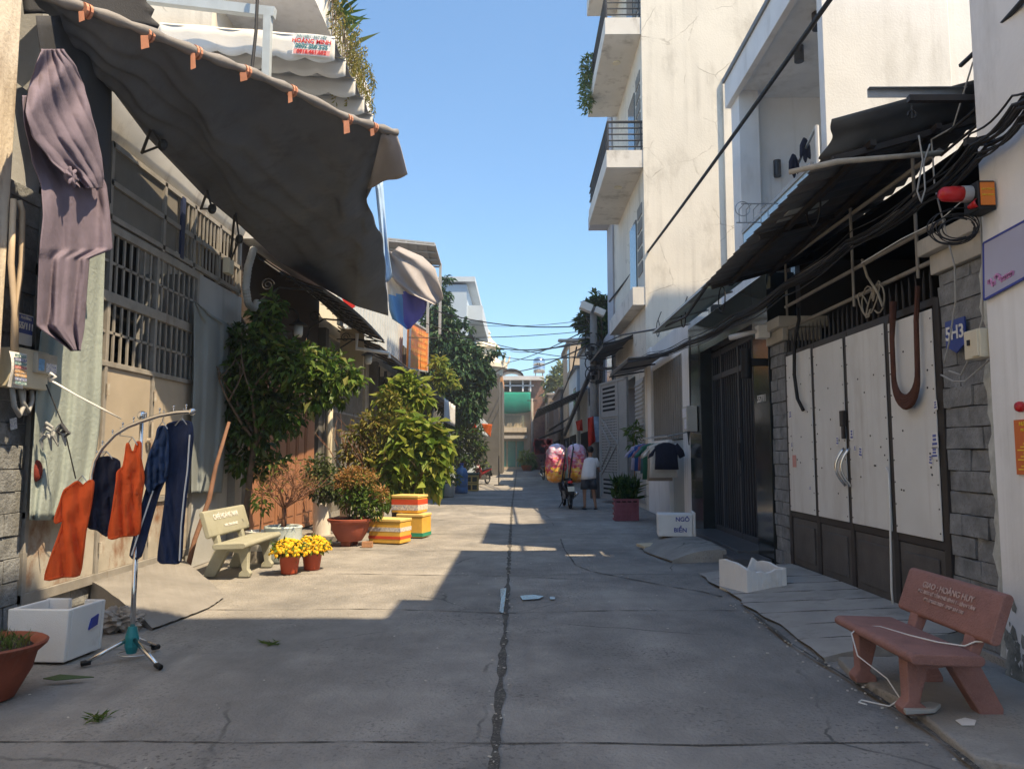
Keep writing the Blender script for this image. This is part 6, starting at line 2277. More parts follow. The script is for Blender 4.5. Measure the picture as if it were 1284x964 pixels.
wd_['category'] = 'weeds'
# scattered litter on the road
lt = MB()
for i in range(170):
    x = rnd.uniform(-3.2, 3.0)
    y = rnd.uniform(3.4, 16)
    if rnd.random() < .45:
        x = -.13 + rnd.gauss(0, .04)
    s_ = rnd.uniform(.004, .013)
    lt.obox((x, y, .02 + s_ * .2 + (.02 if abs(x) > 2.5 else 0)), (s_, s_ * 2, .004), Matrix.Rotation(rnd.uniform(0, 6), 3, 'Z'))
for i in range(60):
    x, y = 2.22 + rnd.gauss(0, .05), rnd.uniform(4, 8)
    s_ = rnd.uniform(.006, .016)
    lt.obox((x, y, .035), (s_, s_, s_ * .6), Matrix.Rotation(rnd.uniform(0, 6), 3, 'Z'))
lt = lt.build('litter', mat('litter_bits', (.5, .47, .42), .4, 30, .8, 0))
lt['kind'] = 'stuff'
lt['label'] = 'small pale litter crumbs scattered over the road and its joints'
lt['category'] = 'litter'

# --- meter box, number plate and cables on the near-left pillar
mt = thing('electric_meter', 'cream electric meter box with pasted flyer on the near left stone pillar', 'meter', (-4.4, 6.7, 2.2))
a, b = onx(22, 440, -4.25), onx(62, 487, -4.25)
yy0, yy1 = onx(24, 450, -4.3).y, onx(62, 450, -4.3).y
z0, z1 = onx(40, 487, -4.3).z, onx(40, 438, -4.3).z
MB().box(-4.5, -4.3, yy0, yy1, z0, z1).build('box', cream_pl, mt, bevel=.012)
ym = lerp(yy0, yy1, .45)
MB().box(-4.31, -4.26, ym, yy1 + .06, lerp(z0, z1, .42), z1 - .02).build('window', mat('dusty_window', (.45, .42, .36), .2, 6, .3, 0), mt, bevel=.006)
MB().box(-4.262, -4.257, ym + .02, ym + .10, lerp(z0, z1, .48), lerp(z0, z1, .78)).build('sticker', mat('light_blue_sticker', (.2, .42, .72), .3, 40, .6, 0), mt)
MB().box(-4.262, -4.257, ym + .13, yy1 + .05, lerp(z0, z1, .46), lerp(z0, z1, .70)).build('sticker', stk, mt)
fl = MB()
f0, f1 = onx(10, 440, -4.28), onx(27, 487, -4.28)
fl.grid(lambda u, v: V((-4.27 + .02 * math.sin(v * 4 + u), lerp(f0.y, f1.y, u) + .03 * v, lerp(f0.z, f1.z, v))), 6, 10)
fl = fl.build('flyer', paper_w, mt, solid=.003)
mb = MB()
pr_ = [mat('print_' + n, c, .5, 60, .8, 0, fleck=(.7, .7, .68), fleck_scale=70) for n, c in (('green', (.2, .32, .32)), ('blue', (.25, .28, .42)), ('red', (.5, .2, .18)), ('orange', (.55, .33, .16)))]
cols = [pr_[0], pr_[1], pr_[0], pr_[2], pr_[3], pr_[3], pr_[1], pr_[0]]
for k in range(8):
    mb.mi = k
    z = lerp(f0.z, f1.z, .1 + k * .11)
    mb.box(-4.24, -4.236, lerp(f0.y, f1.y, .15) + .003 * k, lerp(f0.y, f1.y, .9) + .003 * k, z - .012, z + .012)
mb.build('text_line', cols, fl)
mb = MB()
mb.tube([(-4.38, yy0 + .05, z0), (-4.36, yy0 + .06, z0 - .16), (-4.36, yy0 + .14, z0 - .24), (-4.37, yy0 + .2, z0 - .16), (-4.38, yy0 + .2, z0)], .022, 8)
mb.tube([(-4.38, yy0 + .16, z0), (-4.36, yy0 + .17, z0 - .12), (-4.36, yy0 + .26, z0 - .2), (-4.37, yy0 + .32, z0 - .1), (-4.38, yy0 + .32, z0)], .02, 8)
mb.build('cable', mat('grey_conduit', (.36, .36, .35)), mt, smooth=True)
cd = MB()
for px in (((17, 250), (14, 330), (18, 388), (17, 440)), ((24, 252), (28, 265), (27, 330), (20, 385), (19, 440))):
    P = [onx(*p, -4.3) for p in px]
    cd.tube(P, .025, 8)
tag(rooted(cd.build('conduit', mat('beige_conduit', (.55, .44, .32), .1, 5, .6, 0), smooth=True)), 'two beige conduits running down the near left wall above the meter box', 'conduit')
np_ = thing('number_plate', 'blue and white house number plate 65/111 above the cream meter box', 'sign', (-4.45, 6.8, 2.7))
a, b = onx(20, 430, -4.42), onx(42, 397, -4.42)
MB().box(-4.44, -4.42, a.y, b.y, a.z, b.z).build('plate', paper_w, np_)
MB().box(-4.42, -4.415, a.y + .01, b.y - .01, a.z + .10, b.z - .012).build('blue_field', mat('blue_enamel', (.03, .06, .28)), np_)
cy = (a.y + b.y) / 2
text('65/111', (-4.412, cy, lerp(a.z, b.z, .60)), (0, 1, 0), (0, 0, 1), (b.y - a.y) * .36, paper_w, np_, bold=.003)
text('PHƯỜNG', (-4.412, cy, lerp(a.z, b.z, .86)), (0, 1, 0), (0, 0, 1), (b.y - a.y) * .16, paper_w, np_)
mb = MB()
for i, (px, py) in enumerate(((33, 514), (17, 531))):
    p = onx(px, py, -4.49)
    mb.obox(p, (.004, .09, .1), Matrix.Rotation(.2 * i, 3, 'X'))
o = mb.build('wall_sticker', stk)
tag(rooted(o), 'two small blue printed stickers on the near left stone pillar', 'stickers')
# white strap / rag line
ln_ = MB()
P = [at(60, 474, 6.75), at(66, 478, 6.7), at(95, 495, 6.8), at(125, 511, 6.95), at(152, 525, 7.2)]
ln_.tube(P, [.009, .01, .008, .01, .006], 6, sq=.4)
ln_.tube([at(60, 474, 6.75), at(64, 468, 6.7), at(70, 472, 6.7), at(62, 478, 6.7)], .012, 6)
tag(rooted(ln_.build('white_strap', whitewire, smooth=True)), 'white strap tied at the meter box and stretched across the curtain', 'strap')
rg = thing('rag_line', 'dark cord with knotted grey and black rags hanging against the teal curtain', 'rags', (-4.2, 7.0, 1.3))
MB().tube([at(58, 482, 6.9), at(80, 535, 6.95), at(95, 600, 7.05)], .006, 5).build('cord', cable_m, rg)
mb = MB()
for i in range(9):
    p = at(64 + rnd.uniform(-8, 18), 540 + rnd.uniform(-10, 6), 6.9)
    mb.tube([p, p + V((rnd.uniform(-.06, .06), rnd.uniform(-.03, .03), -.04)), p + V((rnd.uniform(-.08, .08), .02, -rnd.uniform(.08, .2)))], [.02, .018, .006], 6)
mb.build('grey_rag', mat('grey_rag', (.3, .31, .31), .3, 9, .9, .3), rg)
mb = MB()
for i in range(5):
    p = at(78 + rnd.uniform(-4, 4), 536 + rnd.uniform(-6, 3), 6.88)
    mb.tube([p, p + V((rnd.uniform(-.05, .05), 0, -.03)), p + V((rnd.uniform(-.05, .05), .02, -.08))], [.018, .016, .006], 6)
mb.build('black_rag', darkcloth, rg)
rc = MB().ball(onx(46, 590, -4.38), .09, 10, 8, (.5, .6, 1.1)).build('red_pouch', mat('dark_red_cloth', (.2, .03, .02), .3, 9, .9, .4), smooth=True)
tag(rooted(rc), 'small dark red pouch hanging at the stone pillar edge', 'pouch')


# --- stone benches
def bench(name, label, L, m_, loc, rz, lines, ink, group=None):
    t = thing(name, label, 'bench', (0, 0, 0), group)
    # local: x along the length, y = 0 front ... .6 back, z up
    def slab(y0, z0, y1, z1, th, n=6):
        mb = MB()
        secs = []
        prof = []
        d = V((0, y1 - y0, z1 - z0)).normalized()
        nn = V((0, -d.z, d.y))
        for k in range(9):
            a = math.pi / 2 + math.pi * k / 8
            prof.append(V((0, y0, z0)) + d * (th / 2 * math.cos(a) + th / 2) + nn * (th / 2 * math.sin(a)))
        for k in range(9):
            a = -math.pi / 2 + math.pi * k / 8
            prof.append(V((0, y1, z1)) + d * (th / 2 * math.cos(a) - th / 2) + nn * (th / 2 * math.sin(a)))
        vs = [p + V((-L / 2, 0, 0)) for p in prof] + [p + V((L / 2, 0, 0)) for p in prof]
        n_ = len(prof)
        mb.add(vs, [tuple(range(n_ - 1, -1, -1)), tuple(range(n_, 2 * n_))] + [(i, (i + 1) % n_, n_ + (i + 1) % n_, n_ + i) for i in range(n_)])
        return mb
    slab(-.0, .415, .42, .40, .075).build('seat', m_, t, bevel=.012)
    bk = slab(.47, .50, .575, .83, .065).build('backrest', m_, t, bevel=.012)
    prof = [(.03, 0), (.17, 0), (.165, .05), (.125, .085), (.18, .3), (.31, .32), (.47, 0), (.60, 0), (.605, .045), (.47, .36), (.525, .5), (.60, .79), (.535, .795), (.45, .52), (.41, .364), (.05, .377), (.055, .1), (.015, .05)]
    for x in (-L * .30, L * .30):
        MB().prism([V((x - .05, y, z)) for y, z in prof], (.10, 0, 0)).build('leg', m_, t, bevel=.012)
    dv_ = V((0, .105, .33)).normalized()
    nv_ = V((1, 0, 0)).cross(dv_)
    for (s_, dz, sz, bx_) in lines:
        c_ = V((bx_, .52, .665)) + dv_ * dz + nv_ * .036
        text(s_, c_, (1, 0, 0), dv_, sz, ink, bk, bold=.001)
    t.location = loc
    t.rotation_euler.z = rz
    return t


redstone = mat('red_terrazzo', (.29, .145, .122), .2, 5, .75, .5, 60, stain=(.13, .06, .055), stain_amt=.5, stain_scale=(2, 2, 2), fleck=(.34, .2, .18), fleck_scale=230)
palestone = mat('pale_green_terrazzo', (.33, .325, .25), .12, 4, .8, .25, 60, stain=(.3, .29, .24), stain_amt=.5, stain_scale=(2, 2, 2), fleck=(.42, .41, .33), fleck_scale=200)
ink_r = mat('faded_pink_ink', (.5, .36, .32), .2, 30, .8, 0)
bench('stone_bench', 'red-brown terrazzo bench with engraved lettering and a white cord on its seat, at lower right', 1.06, redstone, (2.20, 4.98, .05), -math.pi / 2, [('GIAO : HOÀNG HUY', .07, .062, .0), ('ĐC: 38/36 LÊ TẤN PHÚ BÌNH 1 - BÌNH TÂN', .015, .034, .0), ('ĐT: 0903361034 - 0909 514 610', -.035, .034, .0)], ink_r).scale.z = .86
bench('stone_bench', 'pale green-grey stone bench with white lettering, beside the leafy tree', 1.42, palestone, (-3.36, 10.3, .015), math.pi / 2, [('CAFÉ HOÀNG NAM', .07, .095, -.05), ('THÂN TẶNG NĂM 2007', -.06, .045, .05)], paper_w)
wc = MB()
Q = lambda p: V((p[0] + .07, p[1] + .18, .05 + (p[2] - .05) * .86))
P = [V((2.29, 4.98, .497)), V((2.36, 4.74, .497)), V((2.44, 4.56, .497)), V((2.54, 4.46, .50)), V((2.58, 4.42, .54)), V((2.60, 4.38, .55))]
wc.tube([Q(p) for p in P], .005, 6)
P = [V((2.29, 4.98, .497)), V((2.18, 5.03, .49)), V((2.11, 5.0, .44)), V((2.11, 4.92, .3)), V((2.2, 4.72, .2)), V((2.22, 4.6, .1)), V((2.16, 4.62, .045)), V((2.05, 4.75, .04)), V((2.02, 4.72, .035)), V((2.06, 4.66, .035))]
PP = []
for i in range(len(P) - 1):
    PP += [P[i].lerp(P[i + 1], j / 4) for j in range(4)]
wc.tube([Q(p) for p in PP], .0045, 6)
tag(rooted(wc.build('white_cable', whitewire, smooth=True)), 'thin white cord lying over the red bench seat and drooping to the ground', 'cord')
sl = MB().prism([onz(1130, 889, .07), onz(1165, 884, .07), onz(1180, 887, .07), onz(1172, 894, .07), onz(1136, 896, .07)], (0, 0, .025)).build('broken_tile', mat('grey_tile', (.4, .4, .38), .15, 5, .8, .2), bevel=.005)
tag(rooted(sl), 'broken grey tile lying under the front leg of the red bench', 'tile')
sl = MB().prism([onz(1198, 903, .065), onz(1210, 900, .065), onz(1224, 903, .065), onz(1222, 909, .065), onz(1206, 909, .065)], (0, 0, .004)).build('paper_scrap', paper_w)
tag(rooted(sl), 'white paper scrap on the slab right of the red bench', 'paper')

# --- right: foam boxes, crate plant, clothes rail
fb = thing('foam_box', 'broken white foam box with jagged rim at the dark step by the folding gate', 'box', (2.7, 8.4, 0))
A = onz(937, 750)
u1 = V((1, .28, 0)).normalized()
w1 = V((-.26, 1, 0)).normalized()


def jag(mb, a0, a1, b0, b1, tops):
    n = len(tops) - 1
    for i in range(n):
        p = [A + u1 * lerp(a0, a1, f) + w1 * lerp(b0, b1, f) for f in (i / n, (i + 1) / n)]
        nrm = V((-(p[1] - p[0]).y, (p[1] - p[0]).x, 0)).normalized() * .04
        lo = [p[0], p[1], p[1] + nrm, p[0] + nrm]
        hi = [lo[0] + V((0, 0, tops[i])), lo[1] + V((0, 0, tops[i + 1])), lo[2] + V((0, 0, tops[i + 1])), lo[3] + V((0, 0, tops[i]))]
        mb.hexa(lo, hi)


mb = MB()
jag(mb, 0, .5, 0, 0, [.30, .30, .27, .28, .26, .27, .3, .29, .31])
mb.build('front_wall', foam, fb, bevel=.006)
mb = MB()
jag(mb, 0, 0, .6, .0, [.34, .36, .35, .35, .33, .30])
jag(mb, .5, .5, 0, .6, [.31, .3, .33, .33, .29])
jag(mb, .5, 0, .6, .6, [.3, .35, .2, .16, .15, .2, .3, .34])
mb.hexa([A + u1 * a + w1 * b for a, b in ((.03, .03), (.47, .03), (.47, .57), (.03, .57))], [A + u1 * a + w1 * b + V((0, 0, .04)) for a, b in ((.03, .03), (.47, .03), (.47, .57), (.03, .57))])
mb.build('body', foam, fb, bevel=.006)
fb = thing('foam_box', 'closed white foam box with blue printing standing on a block by the granite pier', 'box', (2.7, 13.5, 0))
rotz = Matrix.Rotation(-.12, 3, 'Z')
c0 = V((2.68, 13.4, 0))
MB().obox(c0 + V((0, .05, .08)), (.35, .3, .16)).build('base_block', concrete, fb, bevel=.01)
MB().obox(c0 + V((0, 0, .36)), (.58, .42, .38), rotz).build('body', foam, fb, bevel=.02)
MB().obox(c0 + V((.32, .0, .30)), (.045, .5, .56), rotz).build('lid', foam, fb, bevel=.015)
p0 = c0 + rotz @ V((0, -.212, 0))
text('NGÔ', p0 + rotz @ V((.12, -.003, .46)), (1, -.12, 0), (0, 0, 1), .10, blue_ink, fb, bold=.002)
text('BIỂN', p0 + rotz @ V((.08, -.003, .28)), (1, -.12, 0), (0, 0, 1), .10, blue_ink, fb, bold=.002)
ld = MB().obox(onz(818, 684, .05), (.45, .3, .05), Matrix.Rotation(.3, 3, 'Z') @ Matrix.Rotation(.05, 3, 'X')).build('box_cover_foam', mat('stained_foam', (.6, .5, .34), .15, 4, .85, .2, 80), bevel=.015)
tag(rooted(ld), 'yellowed foam lid lying on the ground beside the printed foam box', 'lid')

pc = thing('crate_plant', 'dark green bushy plant growing in a pink-red plastic crate', 'potted plant', (2.6, 18.4, 0))
c0 = V((2.52, 18.3, .02))
mb = MB()
W, D, H = .56, .44, .5
for z in (0, .12, .24, .36, .46):
    hh = .05
    mb.box(c0.x - W / 2, c0.x + W / 2, c0.y - D / 2, c0.y - D / 2 + .02, c0.z + z, c0.z + z + hh)
    mb.box(c0.x - W / 2, c0.x + W / 2, c0.y + D / 2 - .02, c0.y + D / 2, c0.z + z, c0.z + z + hh)
    mb.box(c0.x - W / 2 + .002, c0.x - W / 2 + .022, c0.y - D / 2 + .02, c0.y + D / 2 - .02, c0.z + z, c0.z + z + hh)
    mb.box(c0.x + W / 2 - .022, c0.x + W / 2 - .002, c0.y - D / 2 + .02, c0.y + D / 2 - .02, c0.z + z, c0.z + z + hh)
for i in range(5):
    x = c0.x - W / 2 + .02 + i * (W - .04) / 4
    mb.box(x - .02, x + .02, c0.y - D / 2 - .01, c0.y - D / 2 + .015, c0.z, c0.z + H + .012)
mb.box(c0.x - W / 2 + .024, c0.x + W / 2 - .024, c0.y - D / 2 + .024, c0.y + D / 2 - .024, c0.z + .02, c0.z + .42)
mb.build('crate', mat('pink_red_plastic', (.27, .085, .105), .15, 5, .7, .05), pc)
MB().box(c0.x - W / 2 + .03, c0.x + W / 2 - .03, c0.y - D / 2 + .03, c0.y + D / 2 - .03, c0.z + .43, c0.z + .47).build('soil', soil, pc)
mb = MB()
r4 = random.Random(9)
for i in range(520):
    b_ = c0 + V((r4.uniform(-.25, .25), r4.uniform(-.18, .18), .45 + r4.uniform(0, .4)))
    a = r4.uniform(0, 6.28)
    mb.leaf(b_, V((math.cos(a), math.sin(a), r4.uniform(.5, 2.0))), V((math.cos(a), math.sin(a), 1)), r4.uniform(.18, .34), .06)
mb.build('foliage', leaf_dark, pc)
tp_ = thing('tied_plant', 'small plant tied to a stick against the louvred shutter', 'plant', (3.3, 21.6, 0))
p = at(795, 545, 21.4)
MB().tube([V((p.x, 21.4, 0)), p], .015, 6).build('stick', wood_pole, tp_)
mb = MB()
mb.crown([(p + V((0, 0, .1)), (.2, .15, .2)), (p - V((0, 0, .2)), (.08, .08, .15))], 120, .2, .05, .2, r4)
mb.build('foliage', leaf_mid, tp_)

cr = thing('clothes_rail', 'steel rail on brackets crowded with hanging shirts by the grey shutter', 'clothes rail', (3.1, 16.5, 0))
mb = MB()
za = 1.92
mb.tube([(3.02, 15.6, za), (2.92, 18.3, za)], .015, 8)
mb.tube([(3.02, 15.7, za), (3.5, 15.7, za + .1)], .012, 6)
mb.tube([(2.92, 18.25, za), (3.5, 18.25, za + .1)], .012, 6)
mb.build('rail', galv, cr)


def shirt_on_rail(name, label, y, m_, w=.23, h=.65, tilt=0.0, sleeve=True):
    x = lerp(3.02, 2.92, (y - 15.6) / 2.7)
    t = za - .12
    R = Matrix.Rotation(tilt, 3, 'Z')
    o_ = V((x, y, 0))
    mb = MB()
    pr = [(t, .06), (t - .03, w * .6), (t - .08, w), (t - .2, w * .95), (t - h * .6, w * .95), (t - h, w * 1.02)]
    mb.loft([(o_ + V((0, 0, z)), R @ V((ww, 0, 0)), R @ V((0, .045 if i else .02, 0))) for i, (z, ww) in enumerate(pr)], 30, .25, 6, y)
    if sleeve:
        for s in (-1, 1):
            mb.loft([(o_ + R @ V((s * w * .75, 0, 0)) + V((0, 0, t - .06)), R @ V((.05, 0, .05)), V((0, .03, 0))), (o_ + R @ V((s * w * 1.2, 0, 0)) + V((0, 0, t - .2)), R @ V((.065, 0, .04)), V((0, .035, 0))), (o_ + R @ V((s * w * 1.35, 0, 0)) + V((0, 0, t - .3)), R @ V((.06, 0, .03)), V((0, .03, 0)))], 14, .1, 4)
    o = mb.build(name, m_, smooth=True)
    hg = MB()
    hg.tube([o_ + V((0, 0, za + .02)), o_ + V((0, 0, za - .1))], .005, 5)
    hg.tube([o_ + R @ V((-w * .7, 0, 0)) + V((0, 0, za - .13)), o_ + V((0, 0, za - .1)), o_ + R @ V((w * .7, 0, 0)) + V((0, 0, za - .13))], .007, 5)
    hg.build('hanger', white_m, o)
    rooted(o)
    tag(o, label, 'shirt', 'shirts on the steel rail')


shirt_on_rail('black_shirt', 'black sleeveless blouse nearest on the steel rail', 15.75, cot_nv, .25, .55, .15, True)
shirt_on_rail('white_shirt', 'white short-sleeved shirt behind the black blouse on the rail', 16.05, mat('white_cotton', (.66, .64, .60), .08, 3, .9, .2, 90), .30, .72, .15)
shirt_on_rail('beige_shirt', 'beige shirt hanging lower behind the white one on the rail', 16.4, mat('beige_cotton', (.42, .36, .30), .1, 3, .9, .2, 90), .27, .8, .1)
shirt_on_rail('green_shirt', 'green shirt in the middle of the crowded rail', 16.8, mat('green_cotton', (.03, .13, .08), .1, 3, .9, .2, 90), .3, .78, .2)
shirt_on_rail('teal_shirt', 'greyish teal shirt between green and blue shirts on the rail', 17.15, mat('teal_cotton', (.07, .16, .20), .1, 3, .9, .2, 90), .28, .66, .25)
shirt_on_rail('pink_shirt', 'dusty pink shirt near the far end of the rail', 17.45, mat('pink_cotton', (.3, .13, .17), .1, 3, .9, .2, 90), .27, .6, .2)
shirt_on_rail('blue_shirt', 'bright blue shirt near the far end of the rail', 17.75, mat('blue_cotton', (.03, .09, .32), .1, 3, .9, .2, 90), .3, .62, .2)
shirt_on_rail('lilac_shirt', 'pale lilac shirt at the far end of the rail', 18.05, mat('lilac_cotton', (.45, .43, .60), .1, 3, .9, .2, 90), .32, .6, .2)

# socks and gloves on the balcony of the granite house
sk = thing('drying_rack_pole', 'steel drying pole on the glass balcony of the modern white house', 'pole', (3.9, 11, 6))
a, b = at(996, 215, 11.6), at(1024, 158, 10.3)
MB().tube([a, b], .02, 8).build('pole', galv, sk)
MB().tube([b, b - V((0, 0, .9))], .03, 8).build('post', white_m, sk)
for i, (px, py) in enumerate(((1010, 184), (996, 204))):
    c0 = at(px, py, 10.9 + .4 * i)
    mb = MB()
    for k in range(3):
        mb.loft([(c0 + V((.02 * (k - 1), .02 * k, .13)), V((.015, 0, 0)), V((0, .02, 0))), (c0 + V((.045 * (k - 1), .02 * k, .02)), V((.04, 0, 0)), V((0, .03, 0))), (c0 + V((.06 * (k - 1), .02 * k, -.12 - .05 * (k % 2))), V((.032, 0, .01)), V((0, .025, 0))), (c0 + V((.075 * (k - 1), .02 * k, -.17 - .06 * (k % 2))), V((.012, 0, 0)), V((0, .01, 0)))], 10)
    o = mb.build('dark_socks', cot_nv, smooth=True)
    rooted(o)
    tag(o, ('bunch of dark socks on the upper end of the balcony drying pole', 'bunch of dark socks on the lower end of the balcony drying pole')[i], 'socks', 'dark socks on the drying pole')
br = MB()
c0 = at(948, 268, 12.4)
for k in range(5):
    br.tube([c0 + V((-.25 + .12 * k, -.2, .1)), c0 + V((-.25 + .12 * k, .1, .1)), c0 + V((-.25 + .12 * k, .1, -.12))], .008, 5)
br.tube([c0 + V((-.3, -.2, .1)), c0 + V((.3, -.2, .1))], .01, 5)
br.tube([c0 + V((-.3, .1, -.12)), c0 + V((.3, .1, -.12))], .01, 5)
br.tube([c0 + V((-.25 + .12 * math.cos(a_), -.1, .05 + .12 * math.sin(a_))) for a_ in [j * .45 for j in range(15)]], .008, 5)
tag(rooted(br.build('wire_rack', galv)), 'small wire rack fixed outside the glass balcony', 'rack')

# --- left: orange foam boxes, bins, bottle, crates
def foam_carton(c0, size, rz, label, bands, name='orange_carton', base=0.0):
    t = thing(name, label, 'box', c0, 'orange and yellow foam cartons')
    c0 = V(c0)
    R = Matrix.Rotation(rz, 3, 'Z')
    MB().obox(c0 + V((0, 0, size[2] / 2)), size, R).build('body', mat('yellow_carton', (.70, .40, .06), .1, 4, .7, .08, 40, stain=(.45, .25, .08), stain_amt=.4), t, bevel=.018)
    MB().obox(c0 + V((0, 0, size[2] + .025)), (size[0] + .02, size[1] + .02, .05), R).build('lid', mat('pale_yellow_lid', (.75, .52, .18), .1, 4, .7, .08, 40), t, bevel=.012)
    mb = MB()
    for z, h_, mi in bands:
        mb.mi = mi
        mb.obox(c0 + V((0, 0, z)), (size[0] + .006, size[1] + .006, h_), R)
    mb.build('stripe', [mat('carton_red', (.62, .08, .03), .1, 4, .6, 0), mat('carton_white_print', (.62, .58, .52), .35, 28, .7, 0, fleck=(.15, .18, .5), fleck_scale=45), mat('carton_green', (.03, .25, .15), .1, 4, .6, 0)], t)


foam_carton((-2.27, 13.75, .015), (.62, .42, .37), -.32, 'low yellow carton with red stripe beside the terracotta bowl', [(.10, .05, 0), (.24, .07, 1)])
foam_carton((-1.98, 14.75, .015), (.52, .45, .38), -.25, 'orange carton with green foot stripe behind the low yellow one', [(.05, .07, 2)])
foam_carton((-2.08, 14.85, .46), (.54, .45, .28), -.3, 'upper orange carton with white print, stacked on the one with green stripe', [(.2, .1, 0), (.1, .1, 1)])
gbn = thing('green_bin', 'green plastic bin standing beyond the broad-leaved shrub', 'bin', (-3.0, 27.5, 0))
c0 = V((-2.95, 27.5, .02))
MB().lathe(c0, [(0, 0), (.3, 0), (.37, .78), (.42, .8), (.42, .88), (.36, .88), (.34, .8), (0, .1)], 4).build('tub', mat('bin_green', (.03, .17, .06), .1, 4, .5, .05), gbn)
wb = thing('white_bucket', 'white bucket with small green plant between green bin and blue bottle', 'bucket', (-2.5, 28.5, 0))
c0 = V((-2.6, 28.5, .02))
MB().lathe(c0, [(0, 0), (.24, 0), (.28, .45), (.3, .47), (.26, .47), (.24, .4), (0, .36)], 20).build('tub', white_m, wb, smooth=True)
mb = MB()
mb.crown([(c0 + V((.1, 0, .65)), (.4, .35, .25))], 260, .14, .06, .2, rr)
mb.build('foliage', leaf_mid, wb)
bb = thing('blue_water_bottle', 'tall blue water bottle stack beside the yellow crate', 'bottle', (-2.2, 31, 0))
c0 = V((-2.28, 31, .02))
MB().lathe(c0, [(0, 0), (.24, 0), (.26, .06), (.26, .22), (.24, .25), (.26, .28), (.26, .55), (.24, .6), (.26, .64), (.26, .8), (.18, .98), (.07, 1.04), (.07, 1.14), (0, 1.14)], 20).build('body', mat('blue_bottle_plastic', (.05, .16, .36), .1, 4, .15, 0), bb, smooth=True)
MB().lathe(c0, [(0, 1.13), (.08, 1.13), (.08, 1.2), (0, 1.2)], 14).build('cap', blue_ink, bb)
yc = thing('yellow_crate', 'yellow crate stack with dark lid beside the parked motorbike', 'crate', (-2, 33.5, 0))
mb = MB()
for z in (0, .34):
    mb.box(-2.3, -1.72, 33.2, 33.7, z + .01, z + .06)
    mb.box(-2.3, -1.72, 33.2, 33.7, z + .26, z + .33)
    for x in (-2.3, -2.04, -1.78):
        mb.box(x, x + .06, 33.2, 33.7, z + .06, z + .26)
mb.build('slat_frame', mat('crate_yellow', (.55, .36, .10), .1, 4, .6, .05), yc)
MB().box(-2.24, -1.78, 33.26, 33.64, .06, .62).build('goods', dark_metal, yc)
MB().box(-2.32, -1.7, 33.18, 33.72, .68, .78).build('lid', mat('dark_green_lid', (.03, .08, .07), .1, 4, .5, 0), yc, bevel=.03)
# flags and hanging cloths
def flag(label, px, Y, m_, name='red_flag'):
    A_, B_, C__, D_ = [at(*p, Y) for p in px]
    o = MB().grid(lambda u, v: A_.lerp(B_, u).lerp(D_.lerp(C__, u), v) + V((0, .08 * math.sin(u * 6 + v * 3), 0)), 10, 10).build(name, m_, smooth=True, solid=.01)
    tag(rooted(o), label, 'flag', 'red and orange flags along the lane')


flg = mat('flag_red', (.65, .05, .02), .12, 3, .85, .15, 60, sub=.3)
flo = mat('flag_orange', (.72, .16, .03), .12, 3, .85, .15, 60, sub=.3)
flag('long red flag hanging furled from the utility pole beside the open gate', ((737, 524), (744, 522), (747, 553), (738, 560)), 26.8, flg)
flag('small red cloth hanging under the far right awning', ((722, 528), (730, 526), (731, 540), (724, 540)), 34, flg)
flag('orange flag by the papaya-like plant under the shop awning', ((523, 498), (533, 494), (532, 510), (520, 515)), 23, flo)
flag('orange-red flag in front of the dark hedge shrub', ((604, 531), (617, 532), (615, 548), (607, 540)), 40, flo)
flag('second red-orange flag beside the hedge, half hidden by branches', ((588, 532), (597, 530), (598, 542), (590, 544)), 41.5, flg)
rg = MB()
r5 = random.Random(4)
for i in range(46):
    p = at(r5.uniform(672, 690), r5.uniform(552, 568), 54)
    rg.obox(p, (r5.uniform(.15, .4), .1, r5.uniform(.12, .35)), Matrix.Rotation(r5.uniform(-.4, .4), 3, 'Y'))
o = rg.build('red_goods', mat('red_goods', (.42, .06, .06), .3, 3, .7, 0))
tag(rooted(o), 'pile of red packets hanging under the low brown awning', 'goods')
pp_ = MB().cyl((onz(624, 611).x, 39, 0), (onz(624, 611).x, 39, 1.5), .03).lathe((onz(624, 611).x, 39, 0), [(0, 0), (.25, 0), (.25, .04), (0, .05)], 16).build('barrier_post', dark_metal)
tag(rooted(pp_), 'thin dark post on a round foot beside the parked motorbike', 'post')
# ================================================================== MOTORBIKES, LOAD AND PERSON
tyre_m = mat('tyre_rubber', (.014, .014, .015), .2, 9, .8, .2, 60)
blackpl = mat('black_plastic', (.02, .02, .022), .2, 6, .4, .05)
engine_m = mat('engine_alloy', (.3, .3, .3), .2, 8, .4, .1, metal=.8)


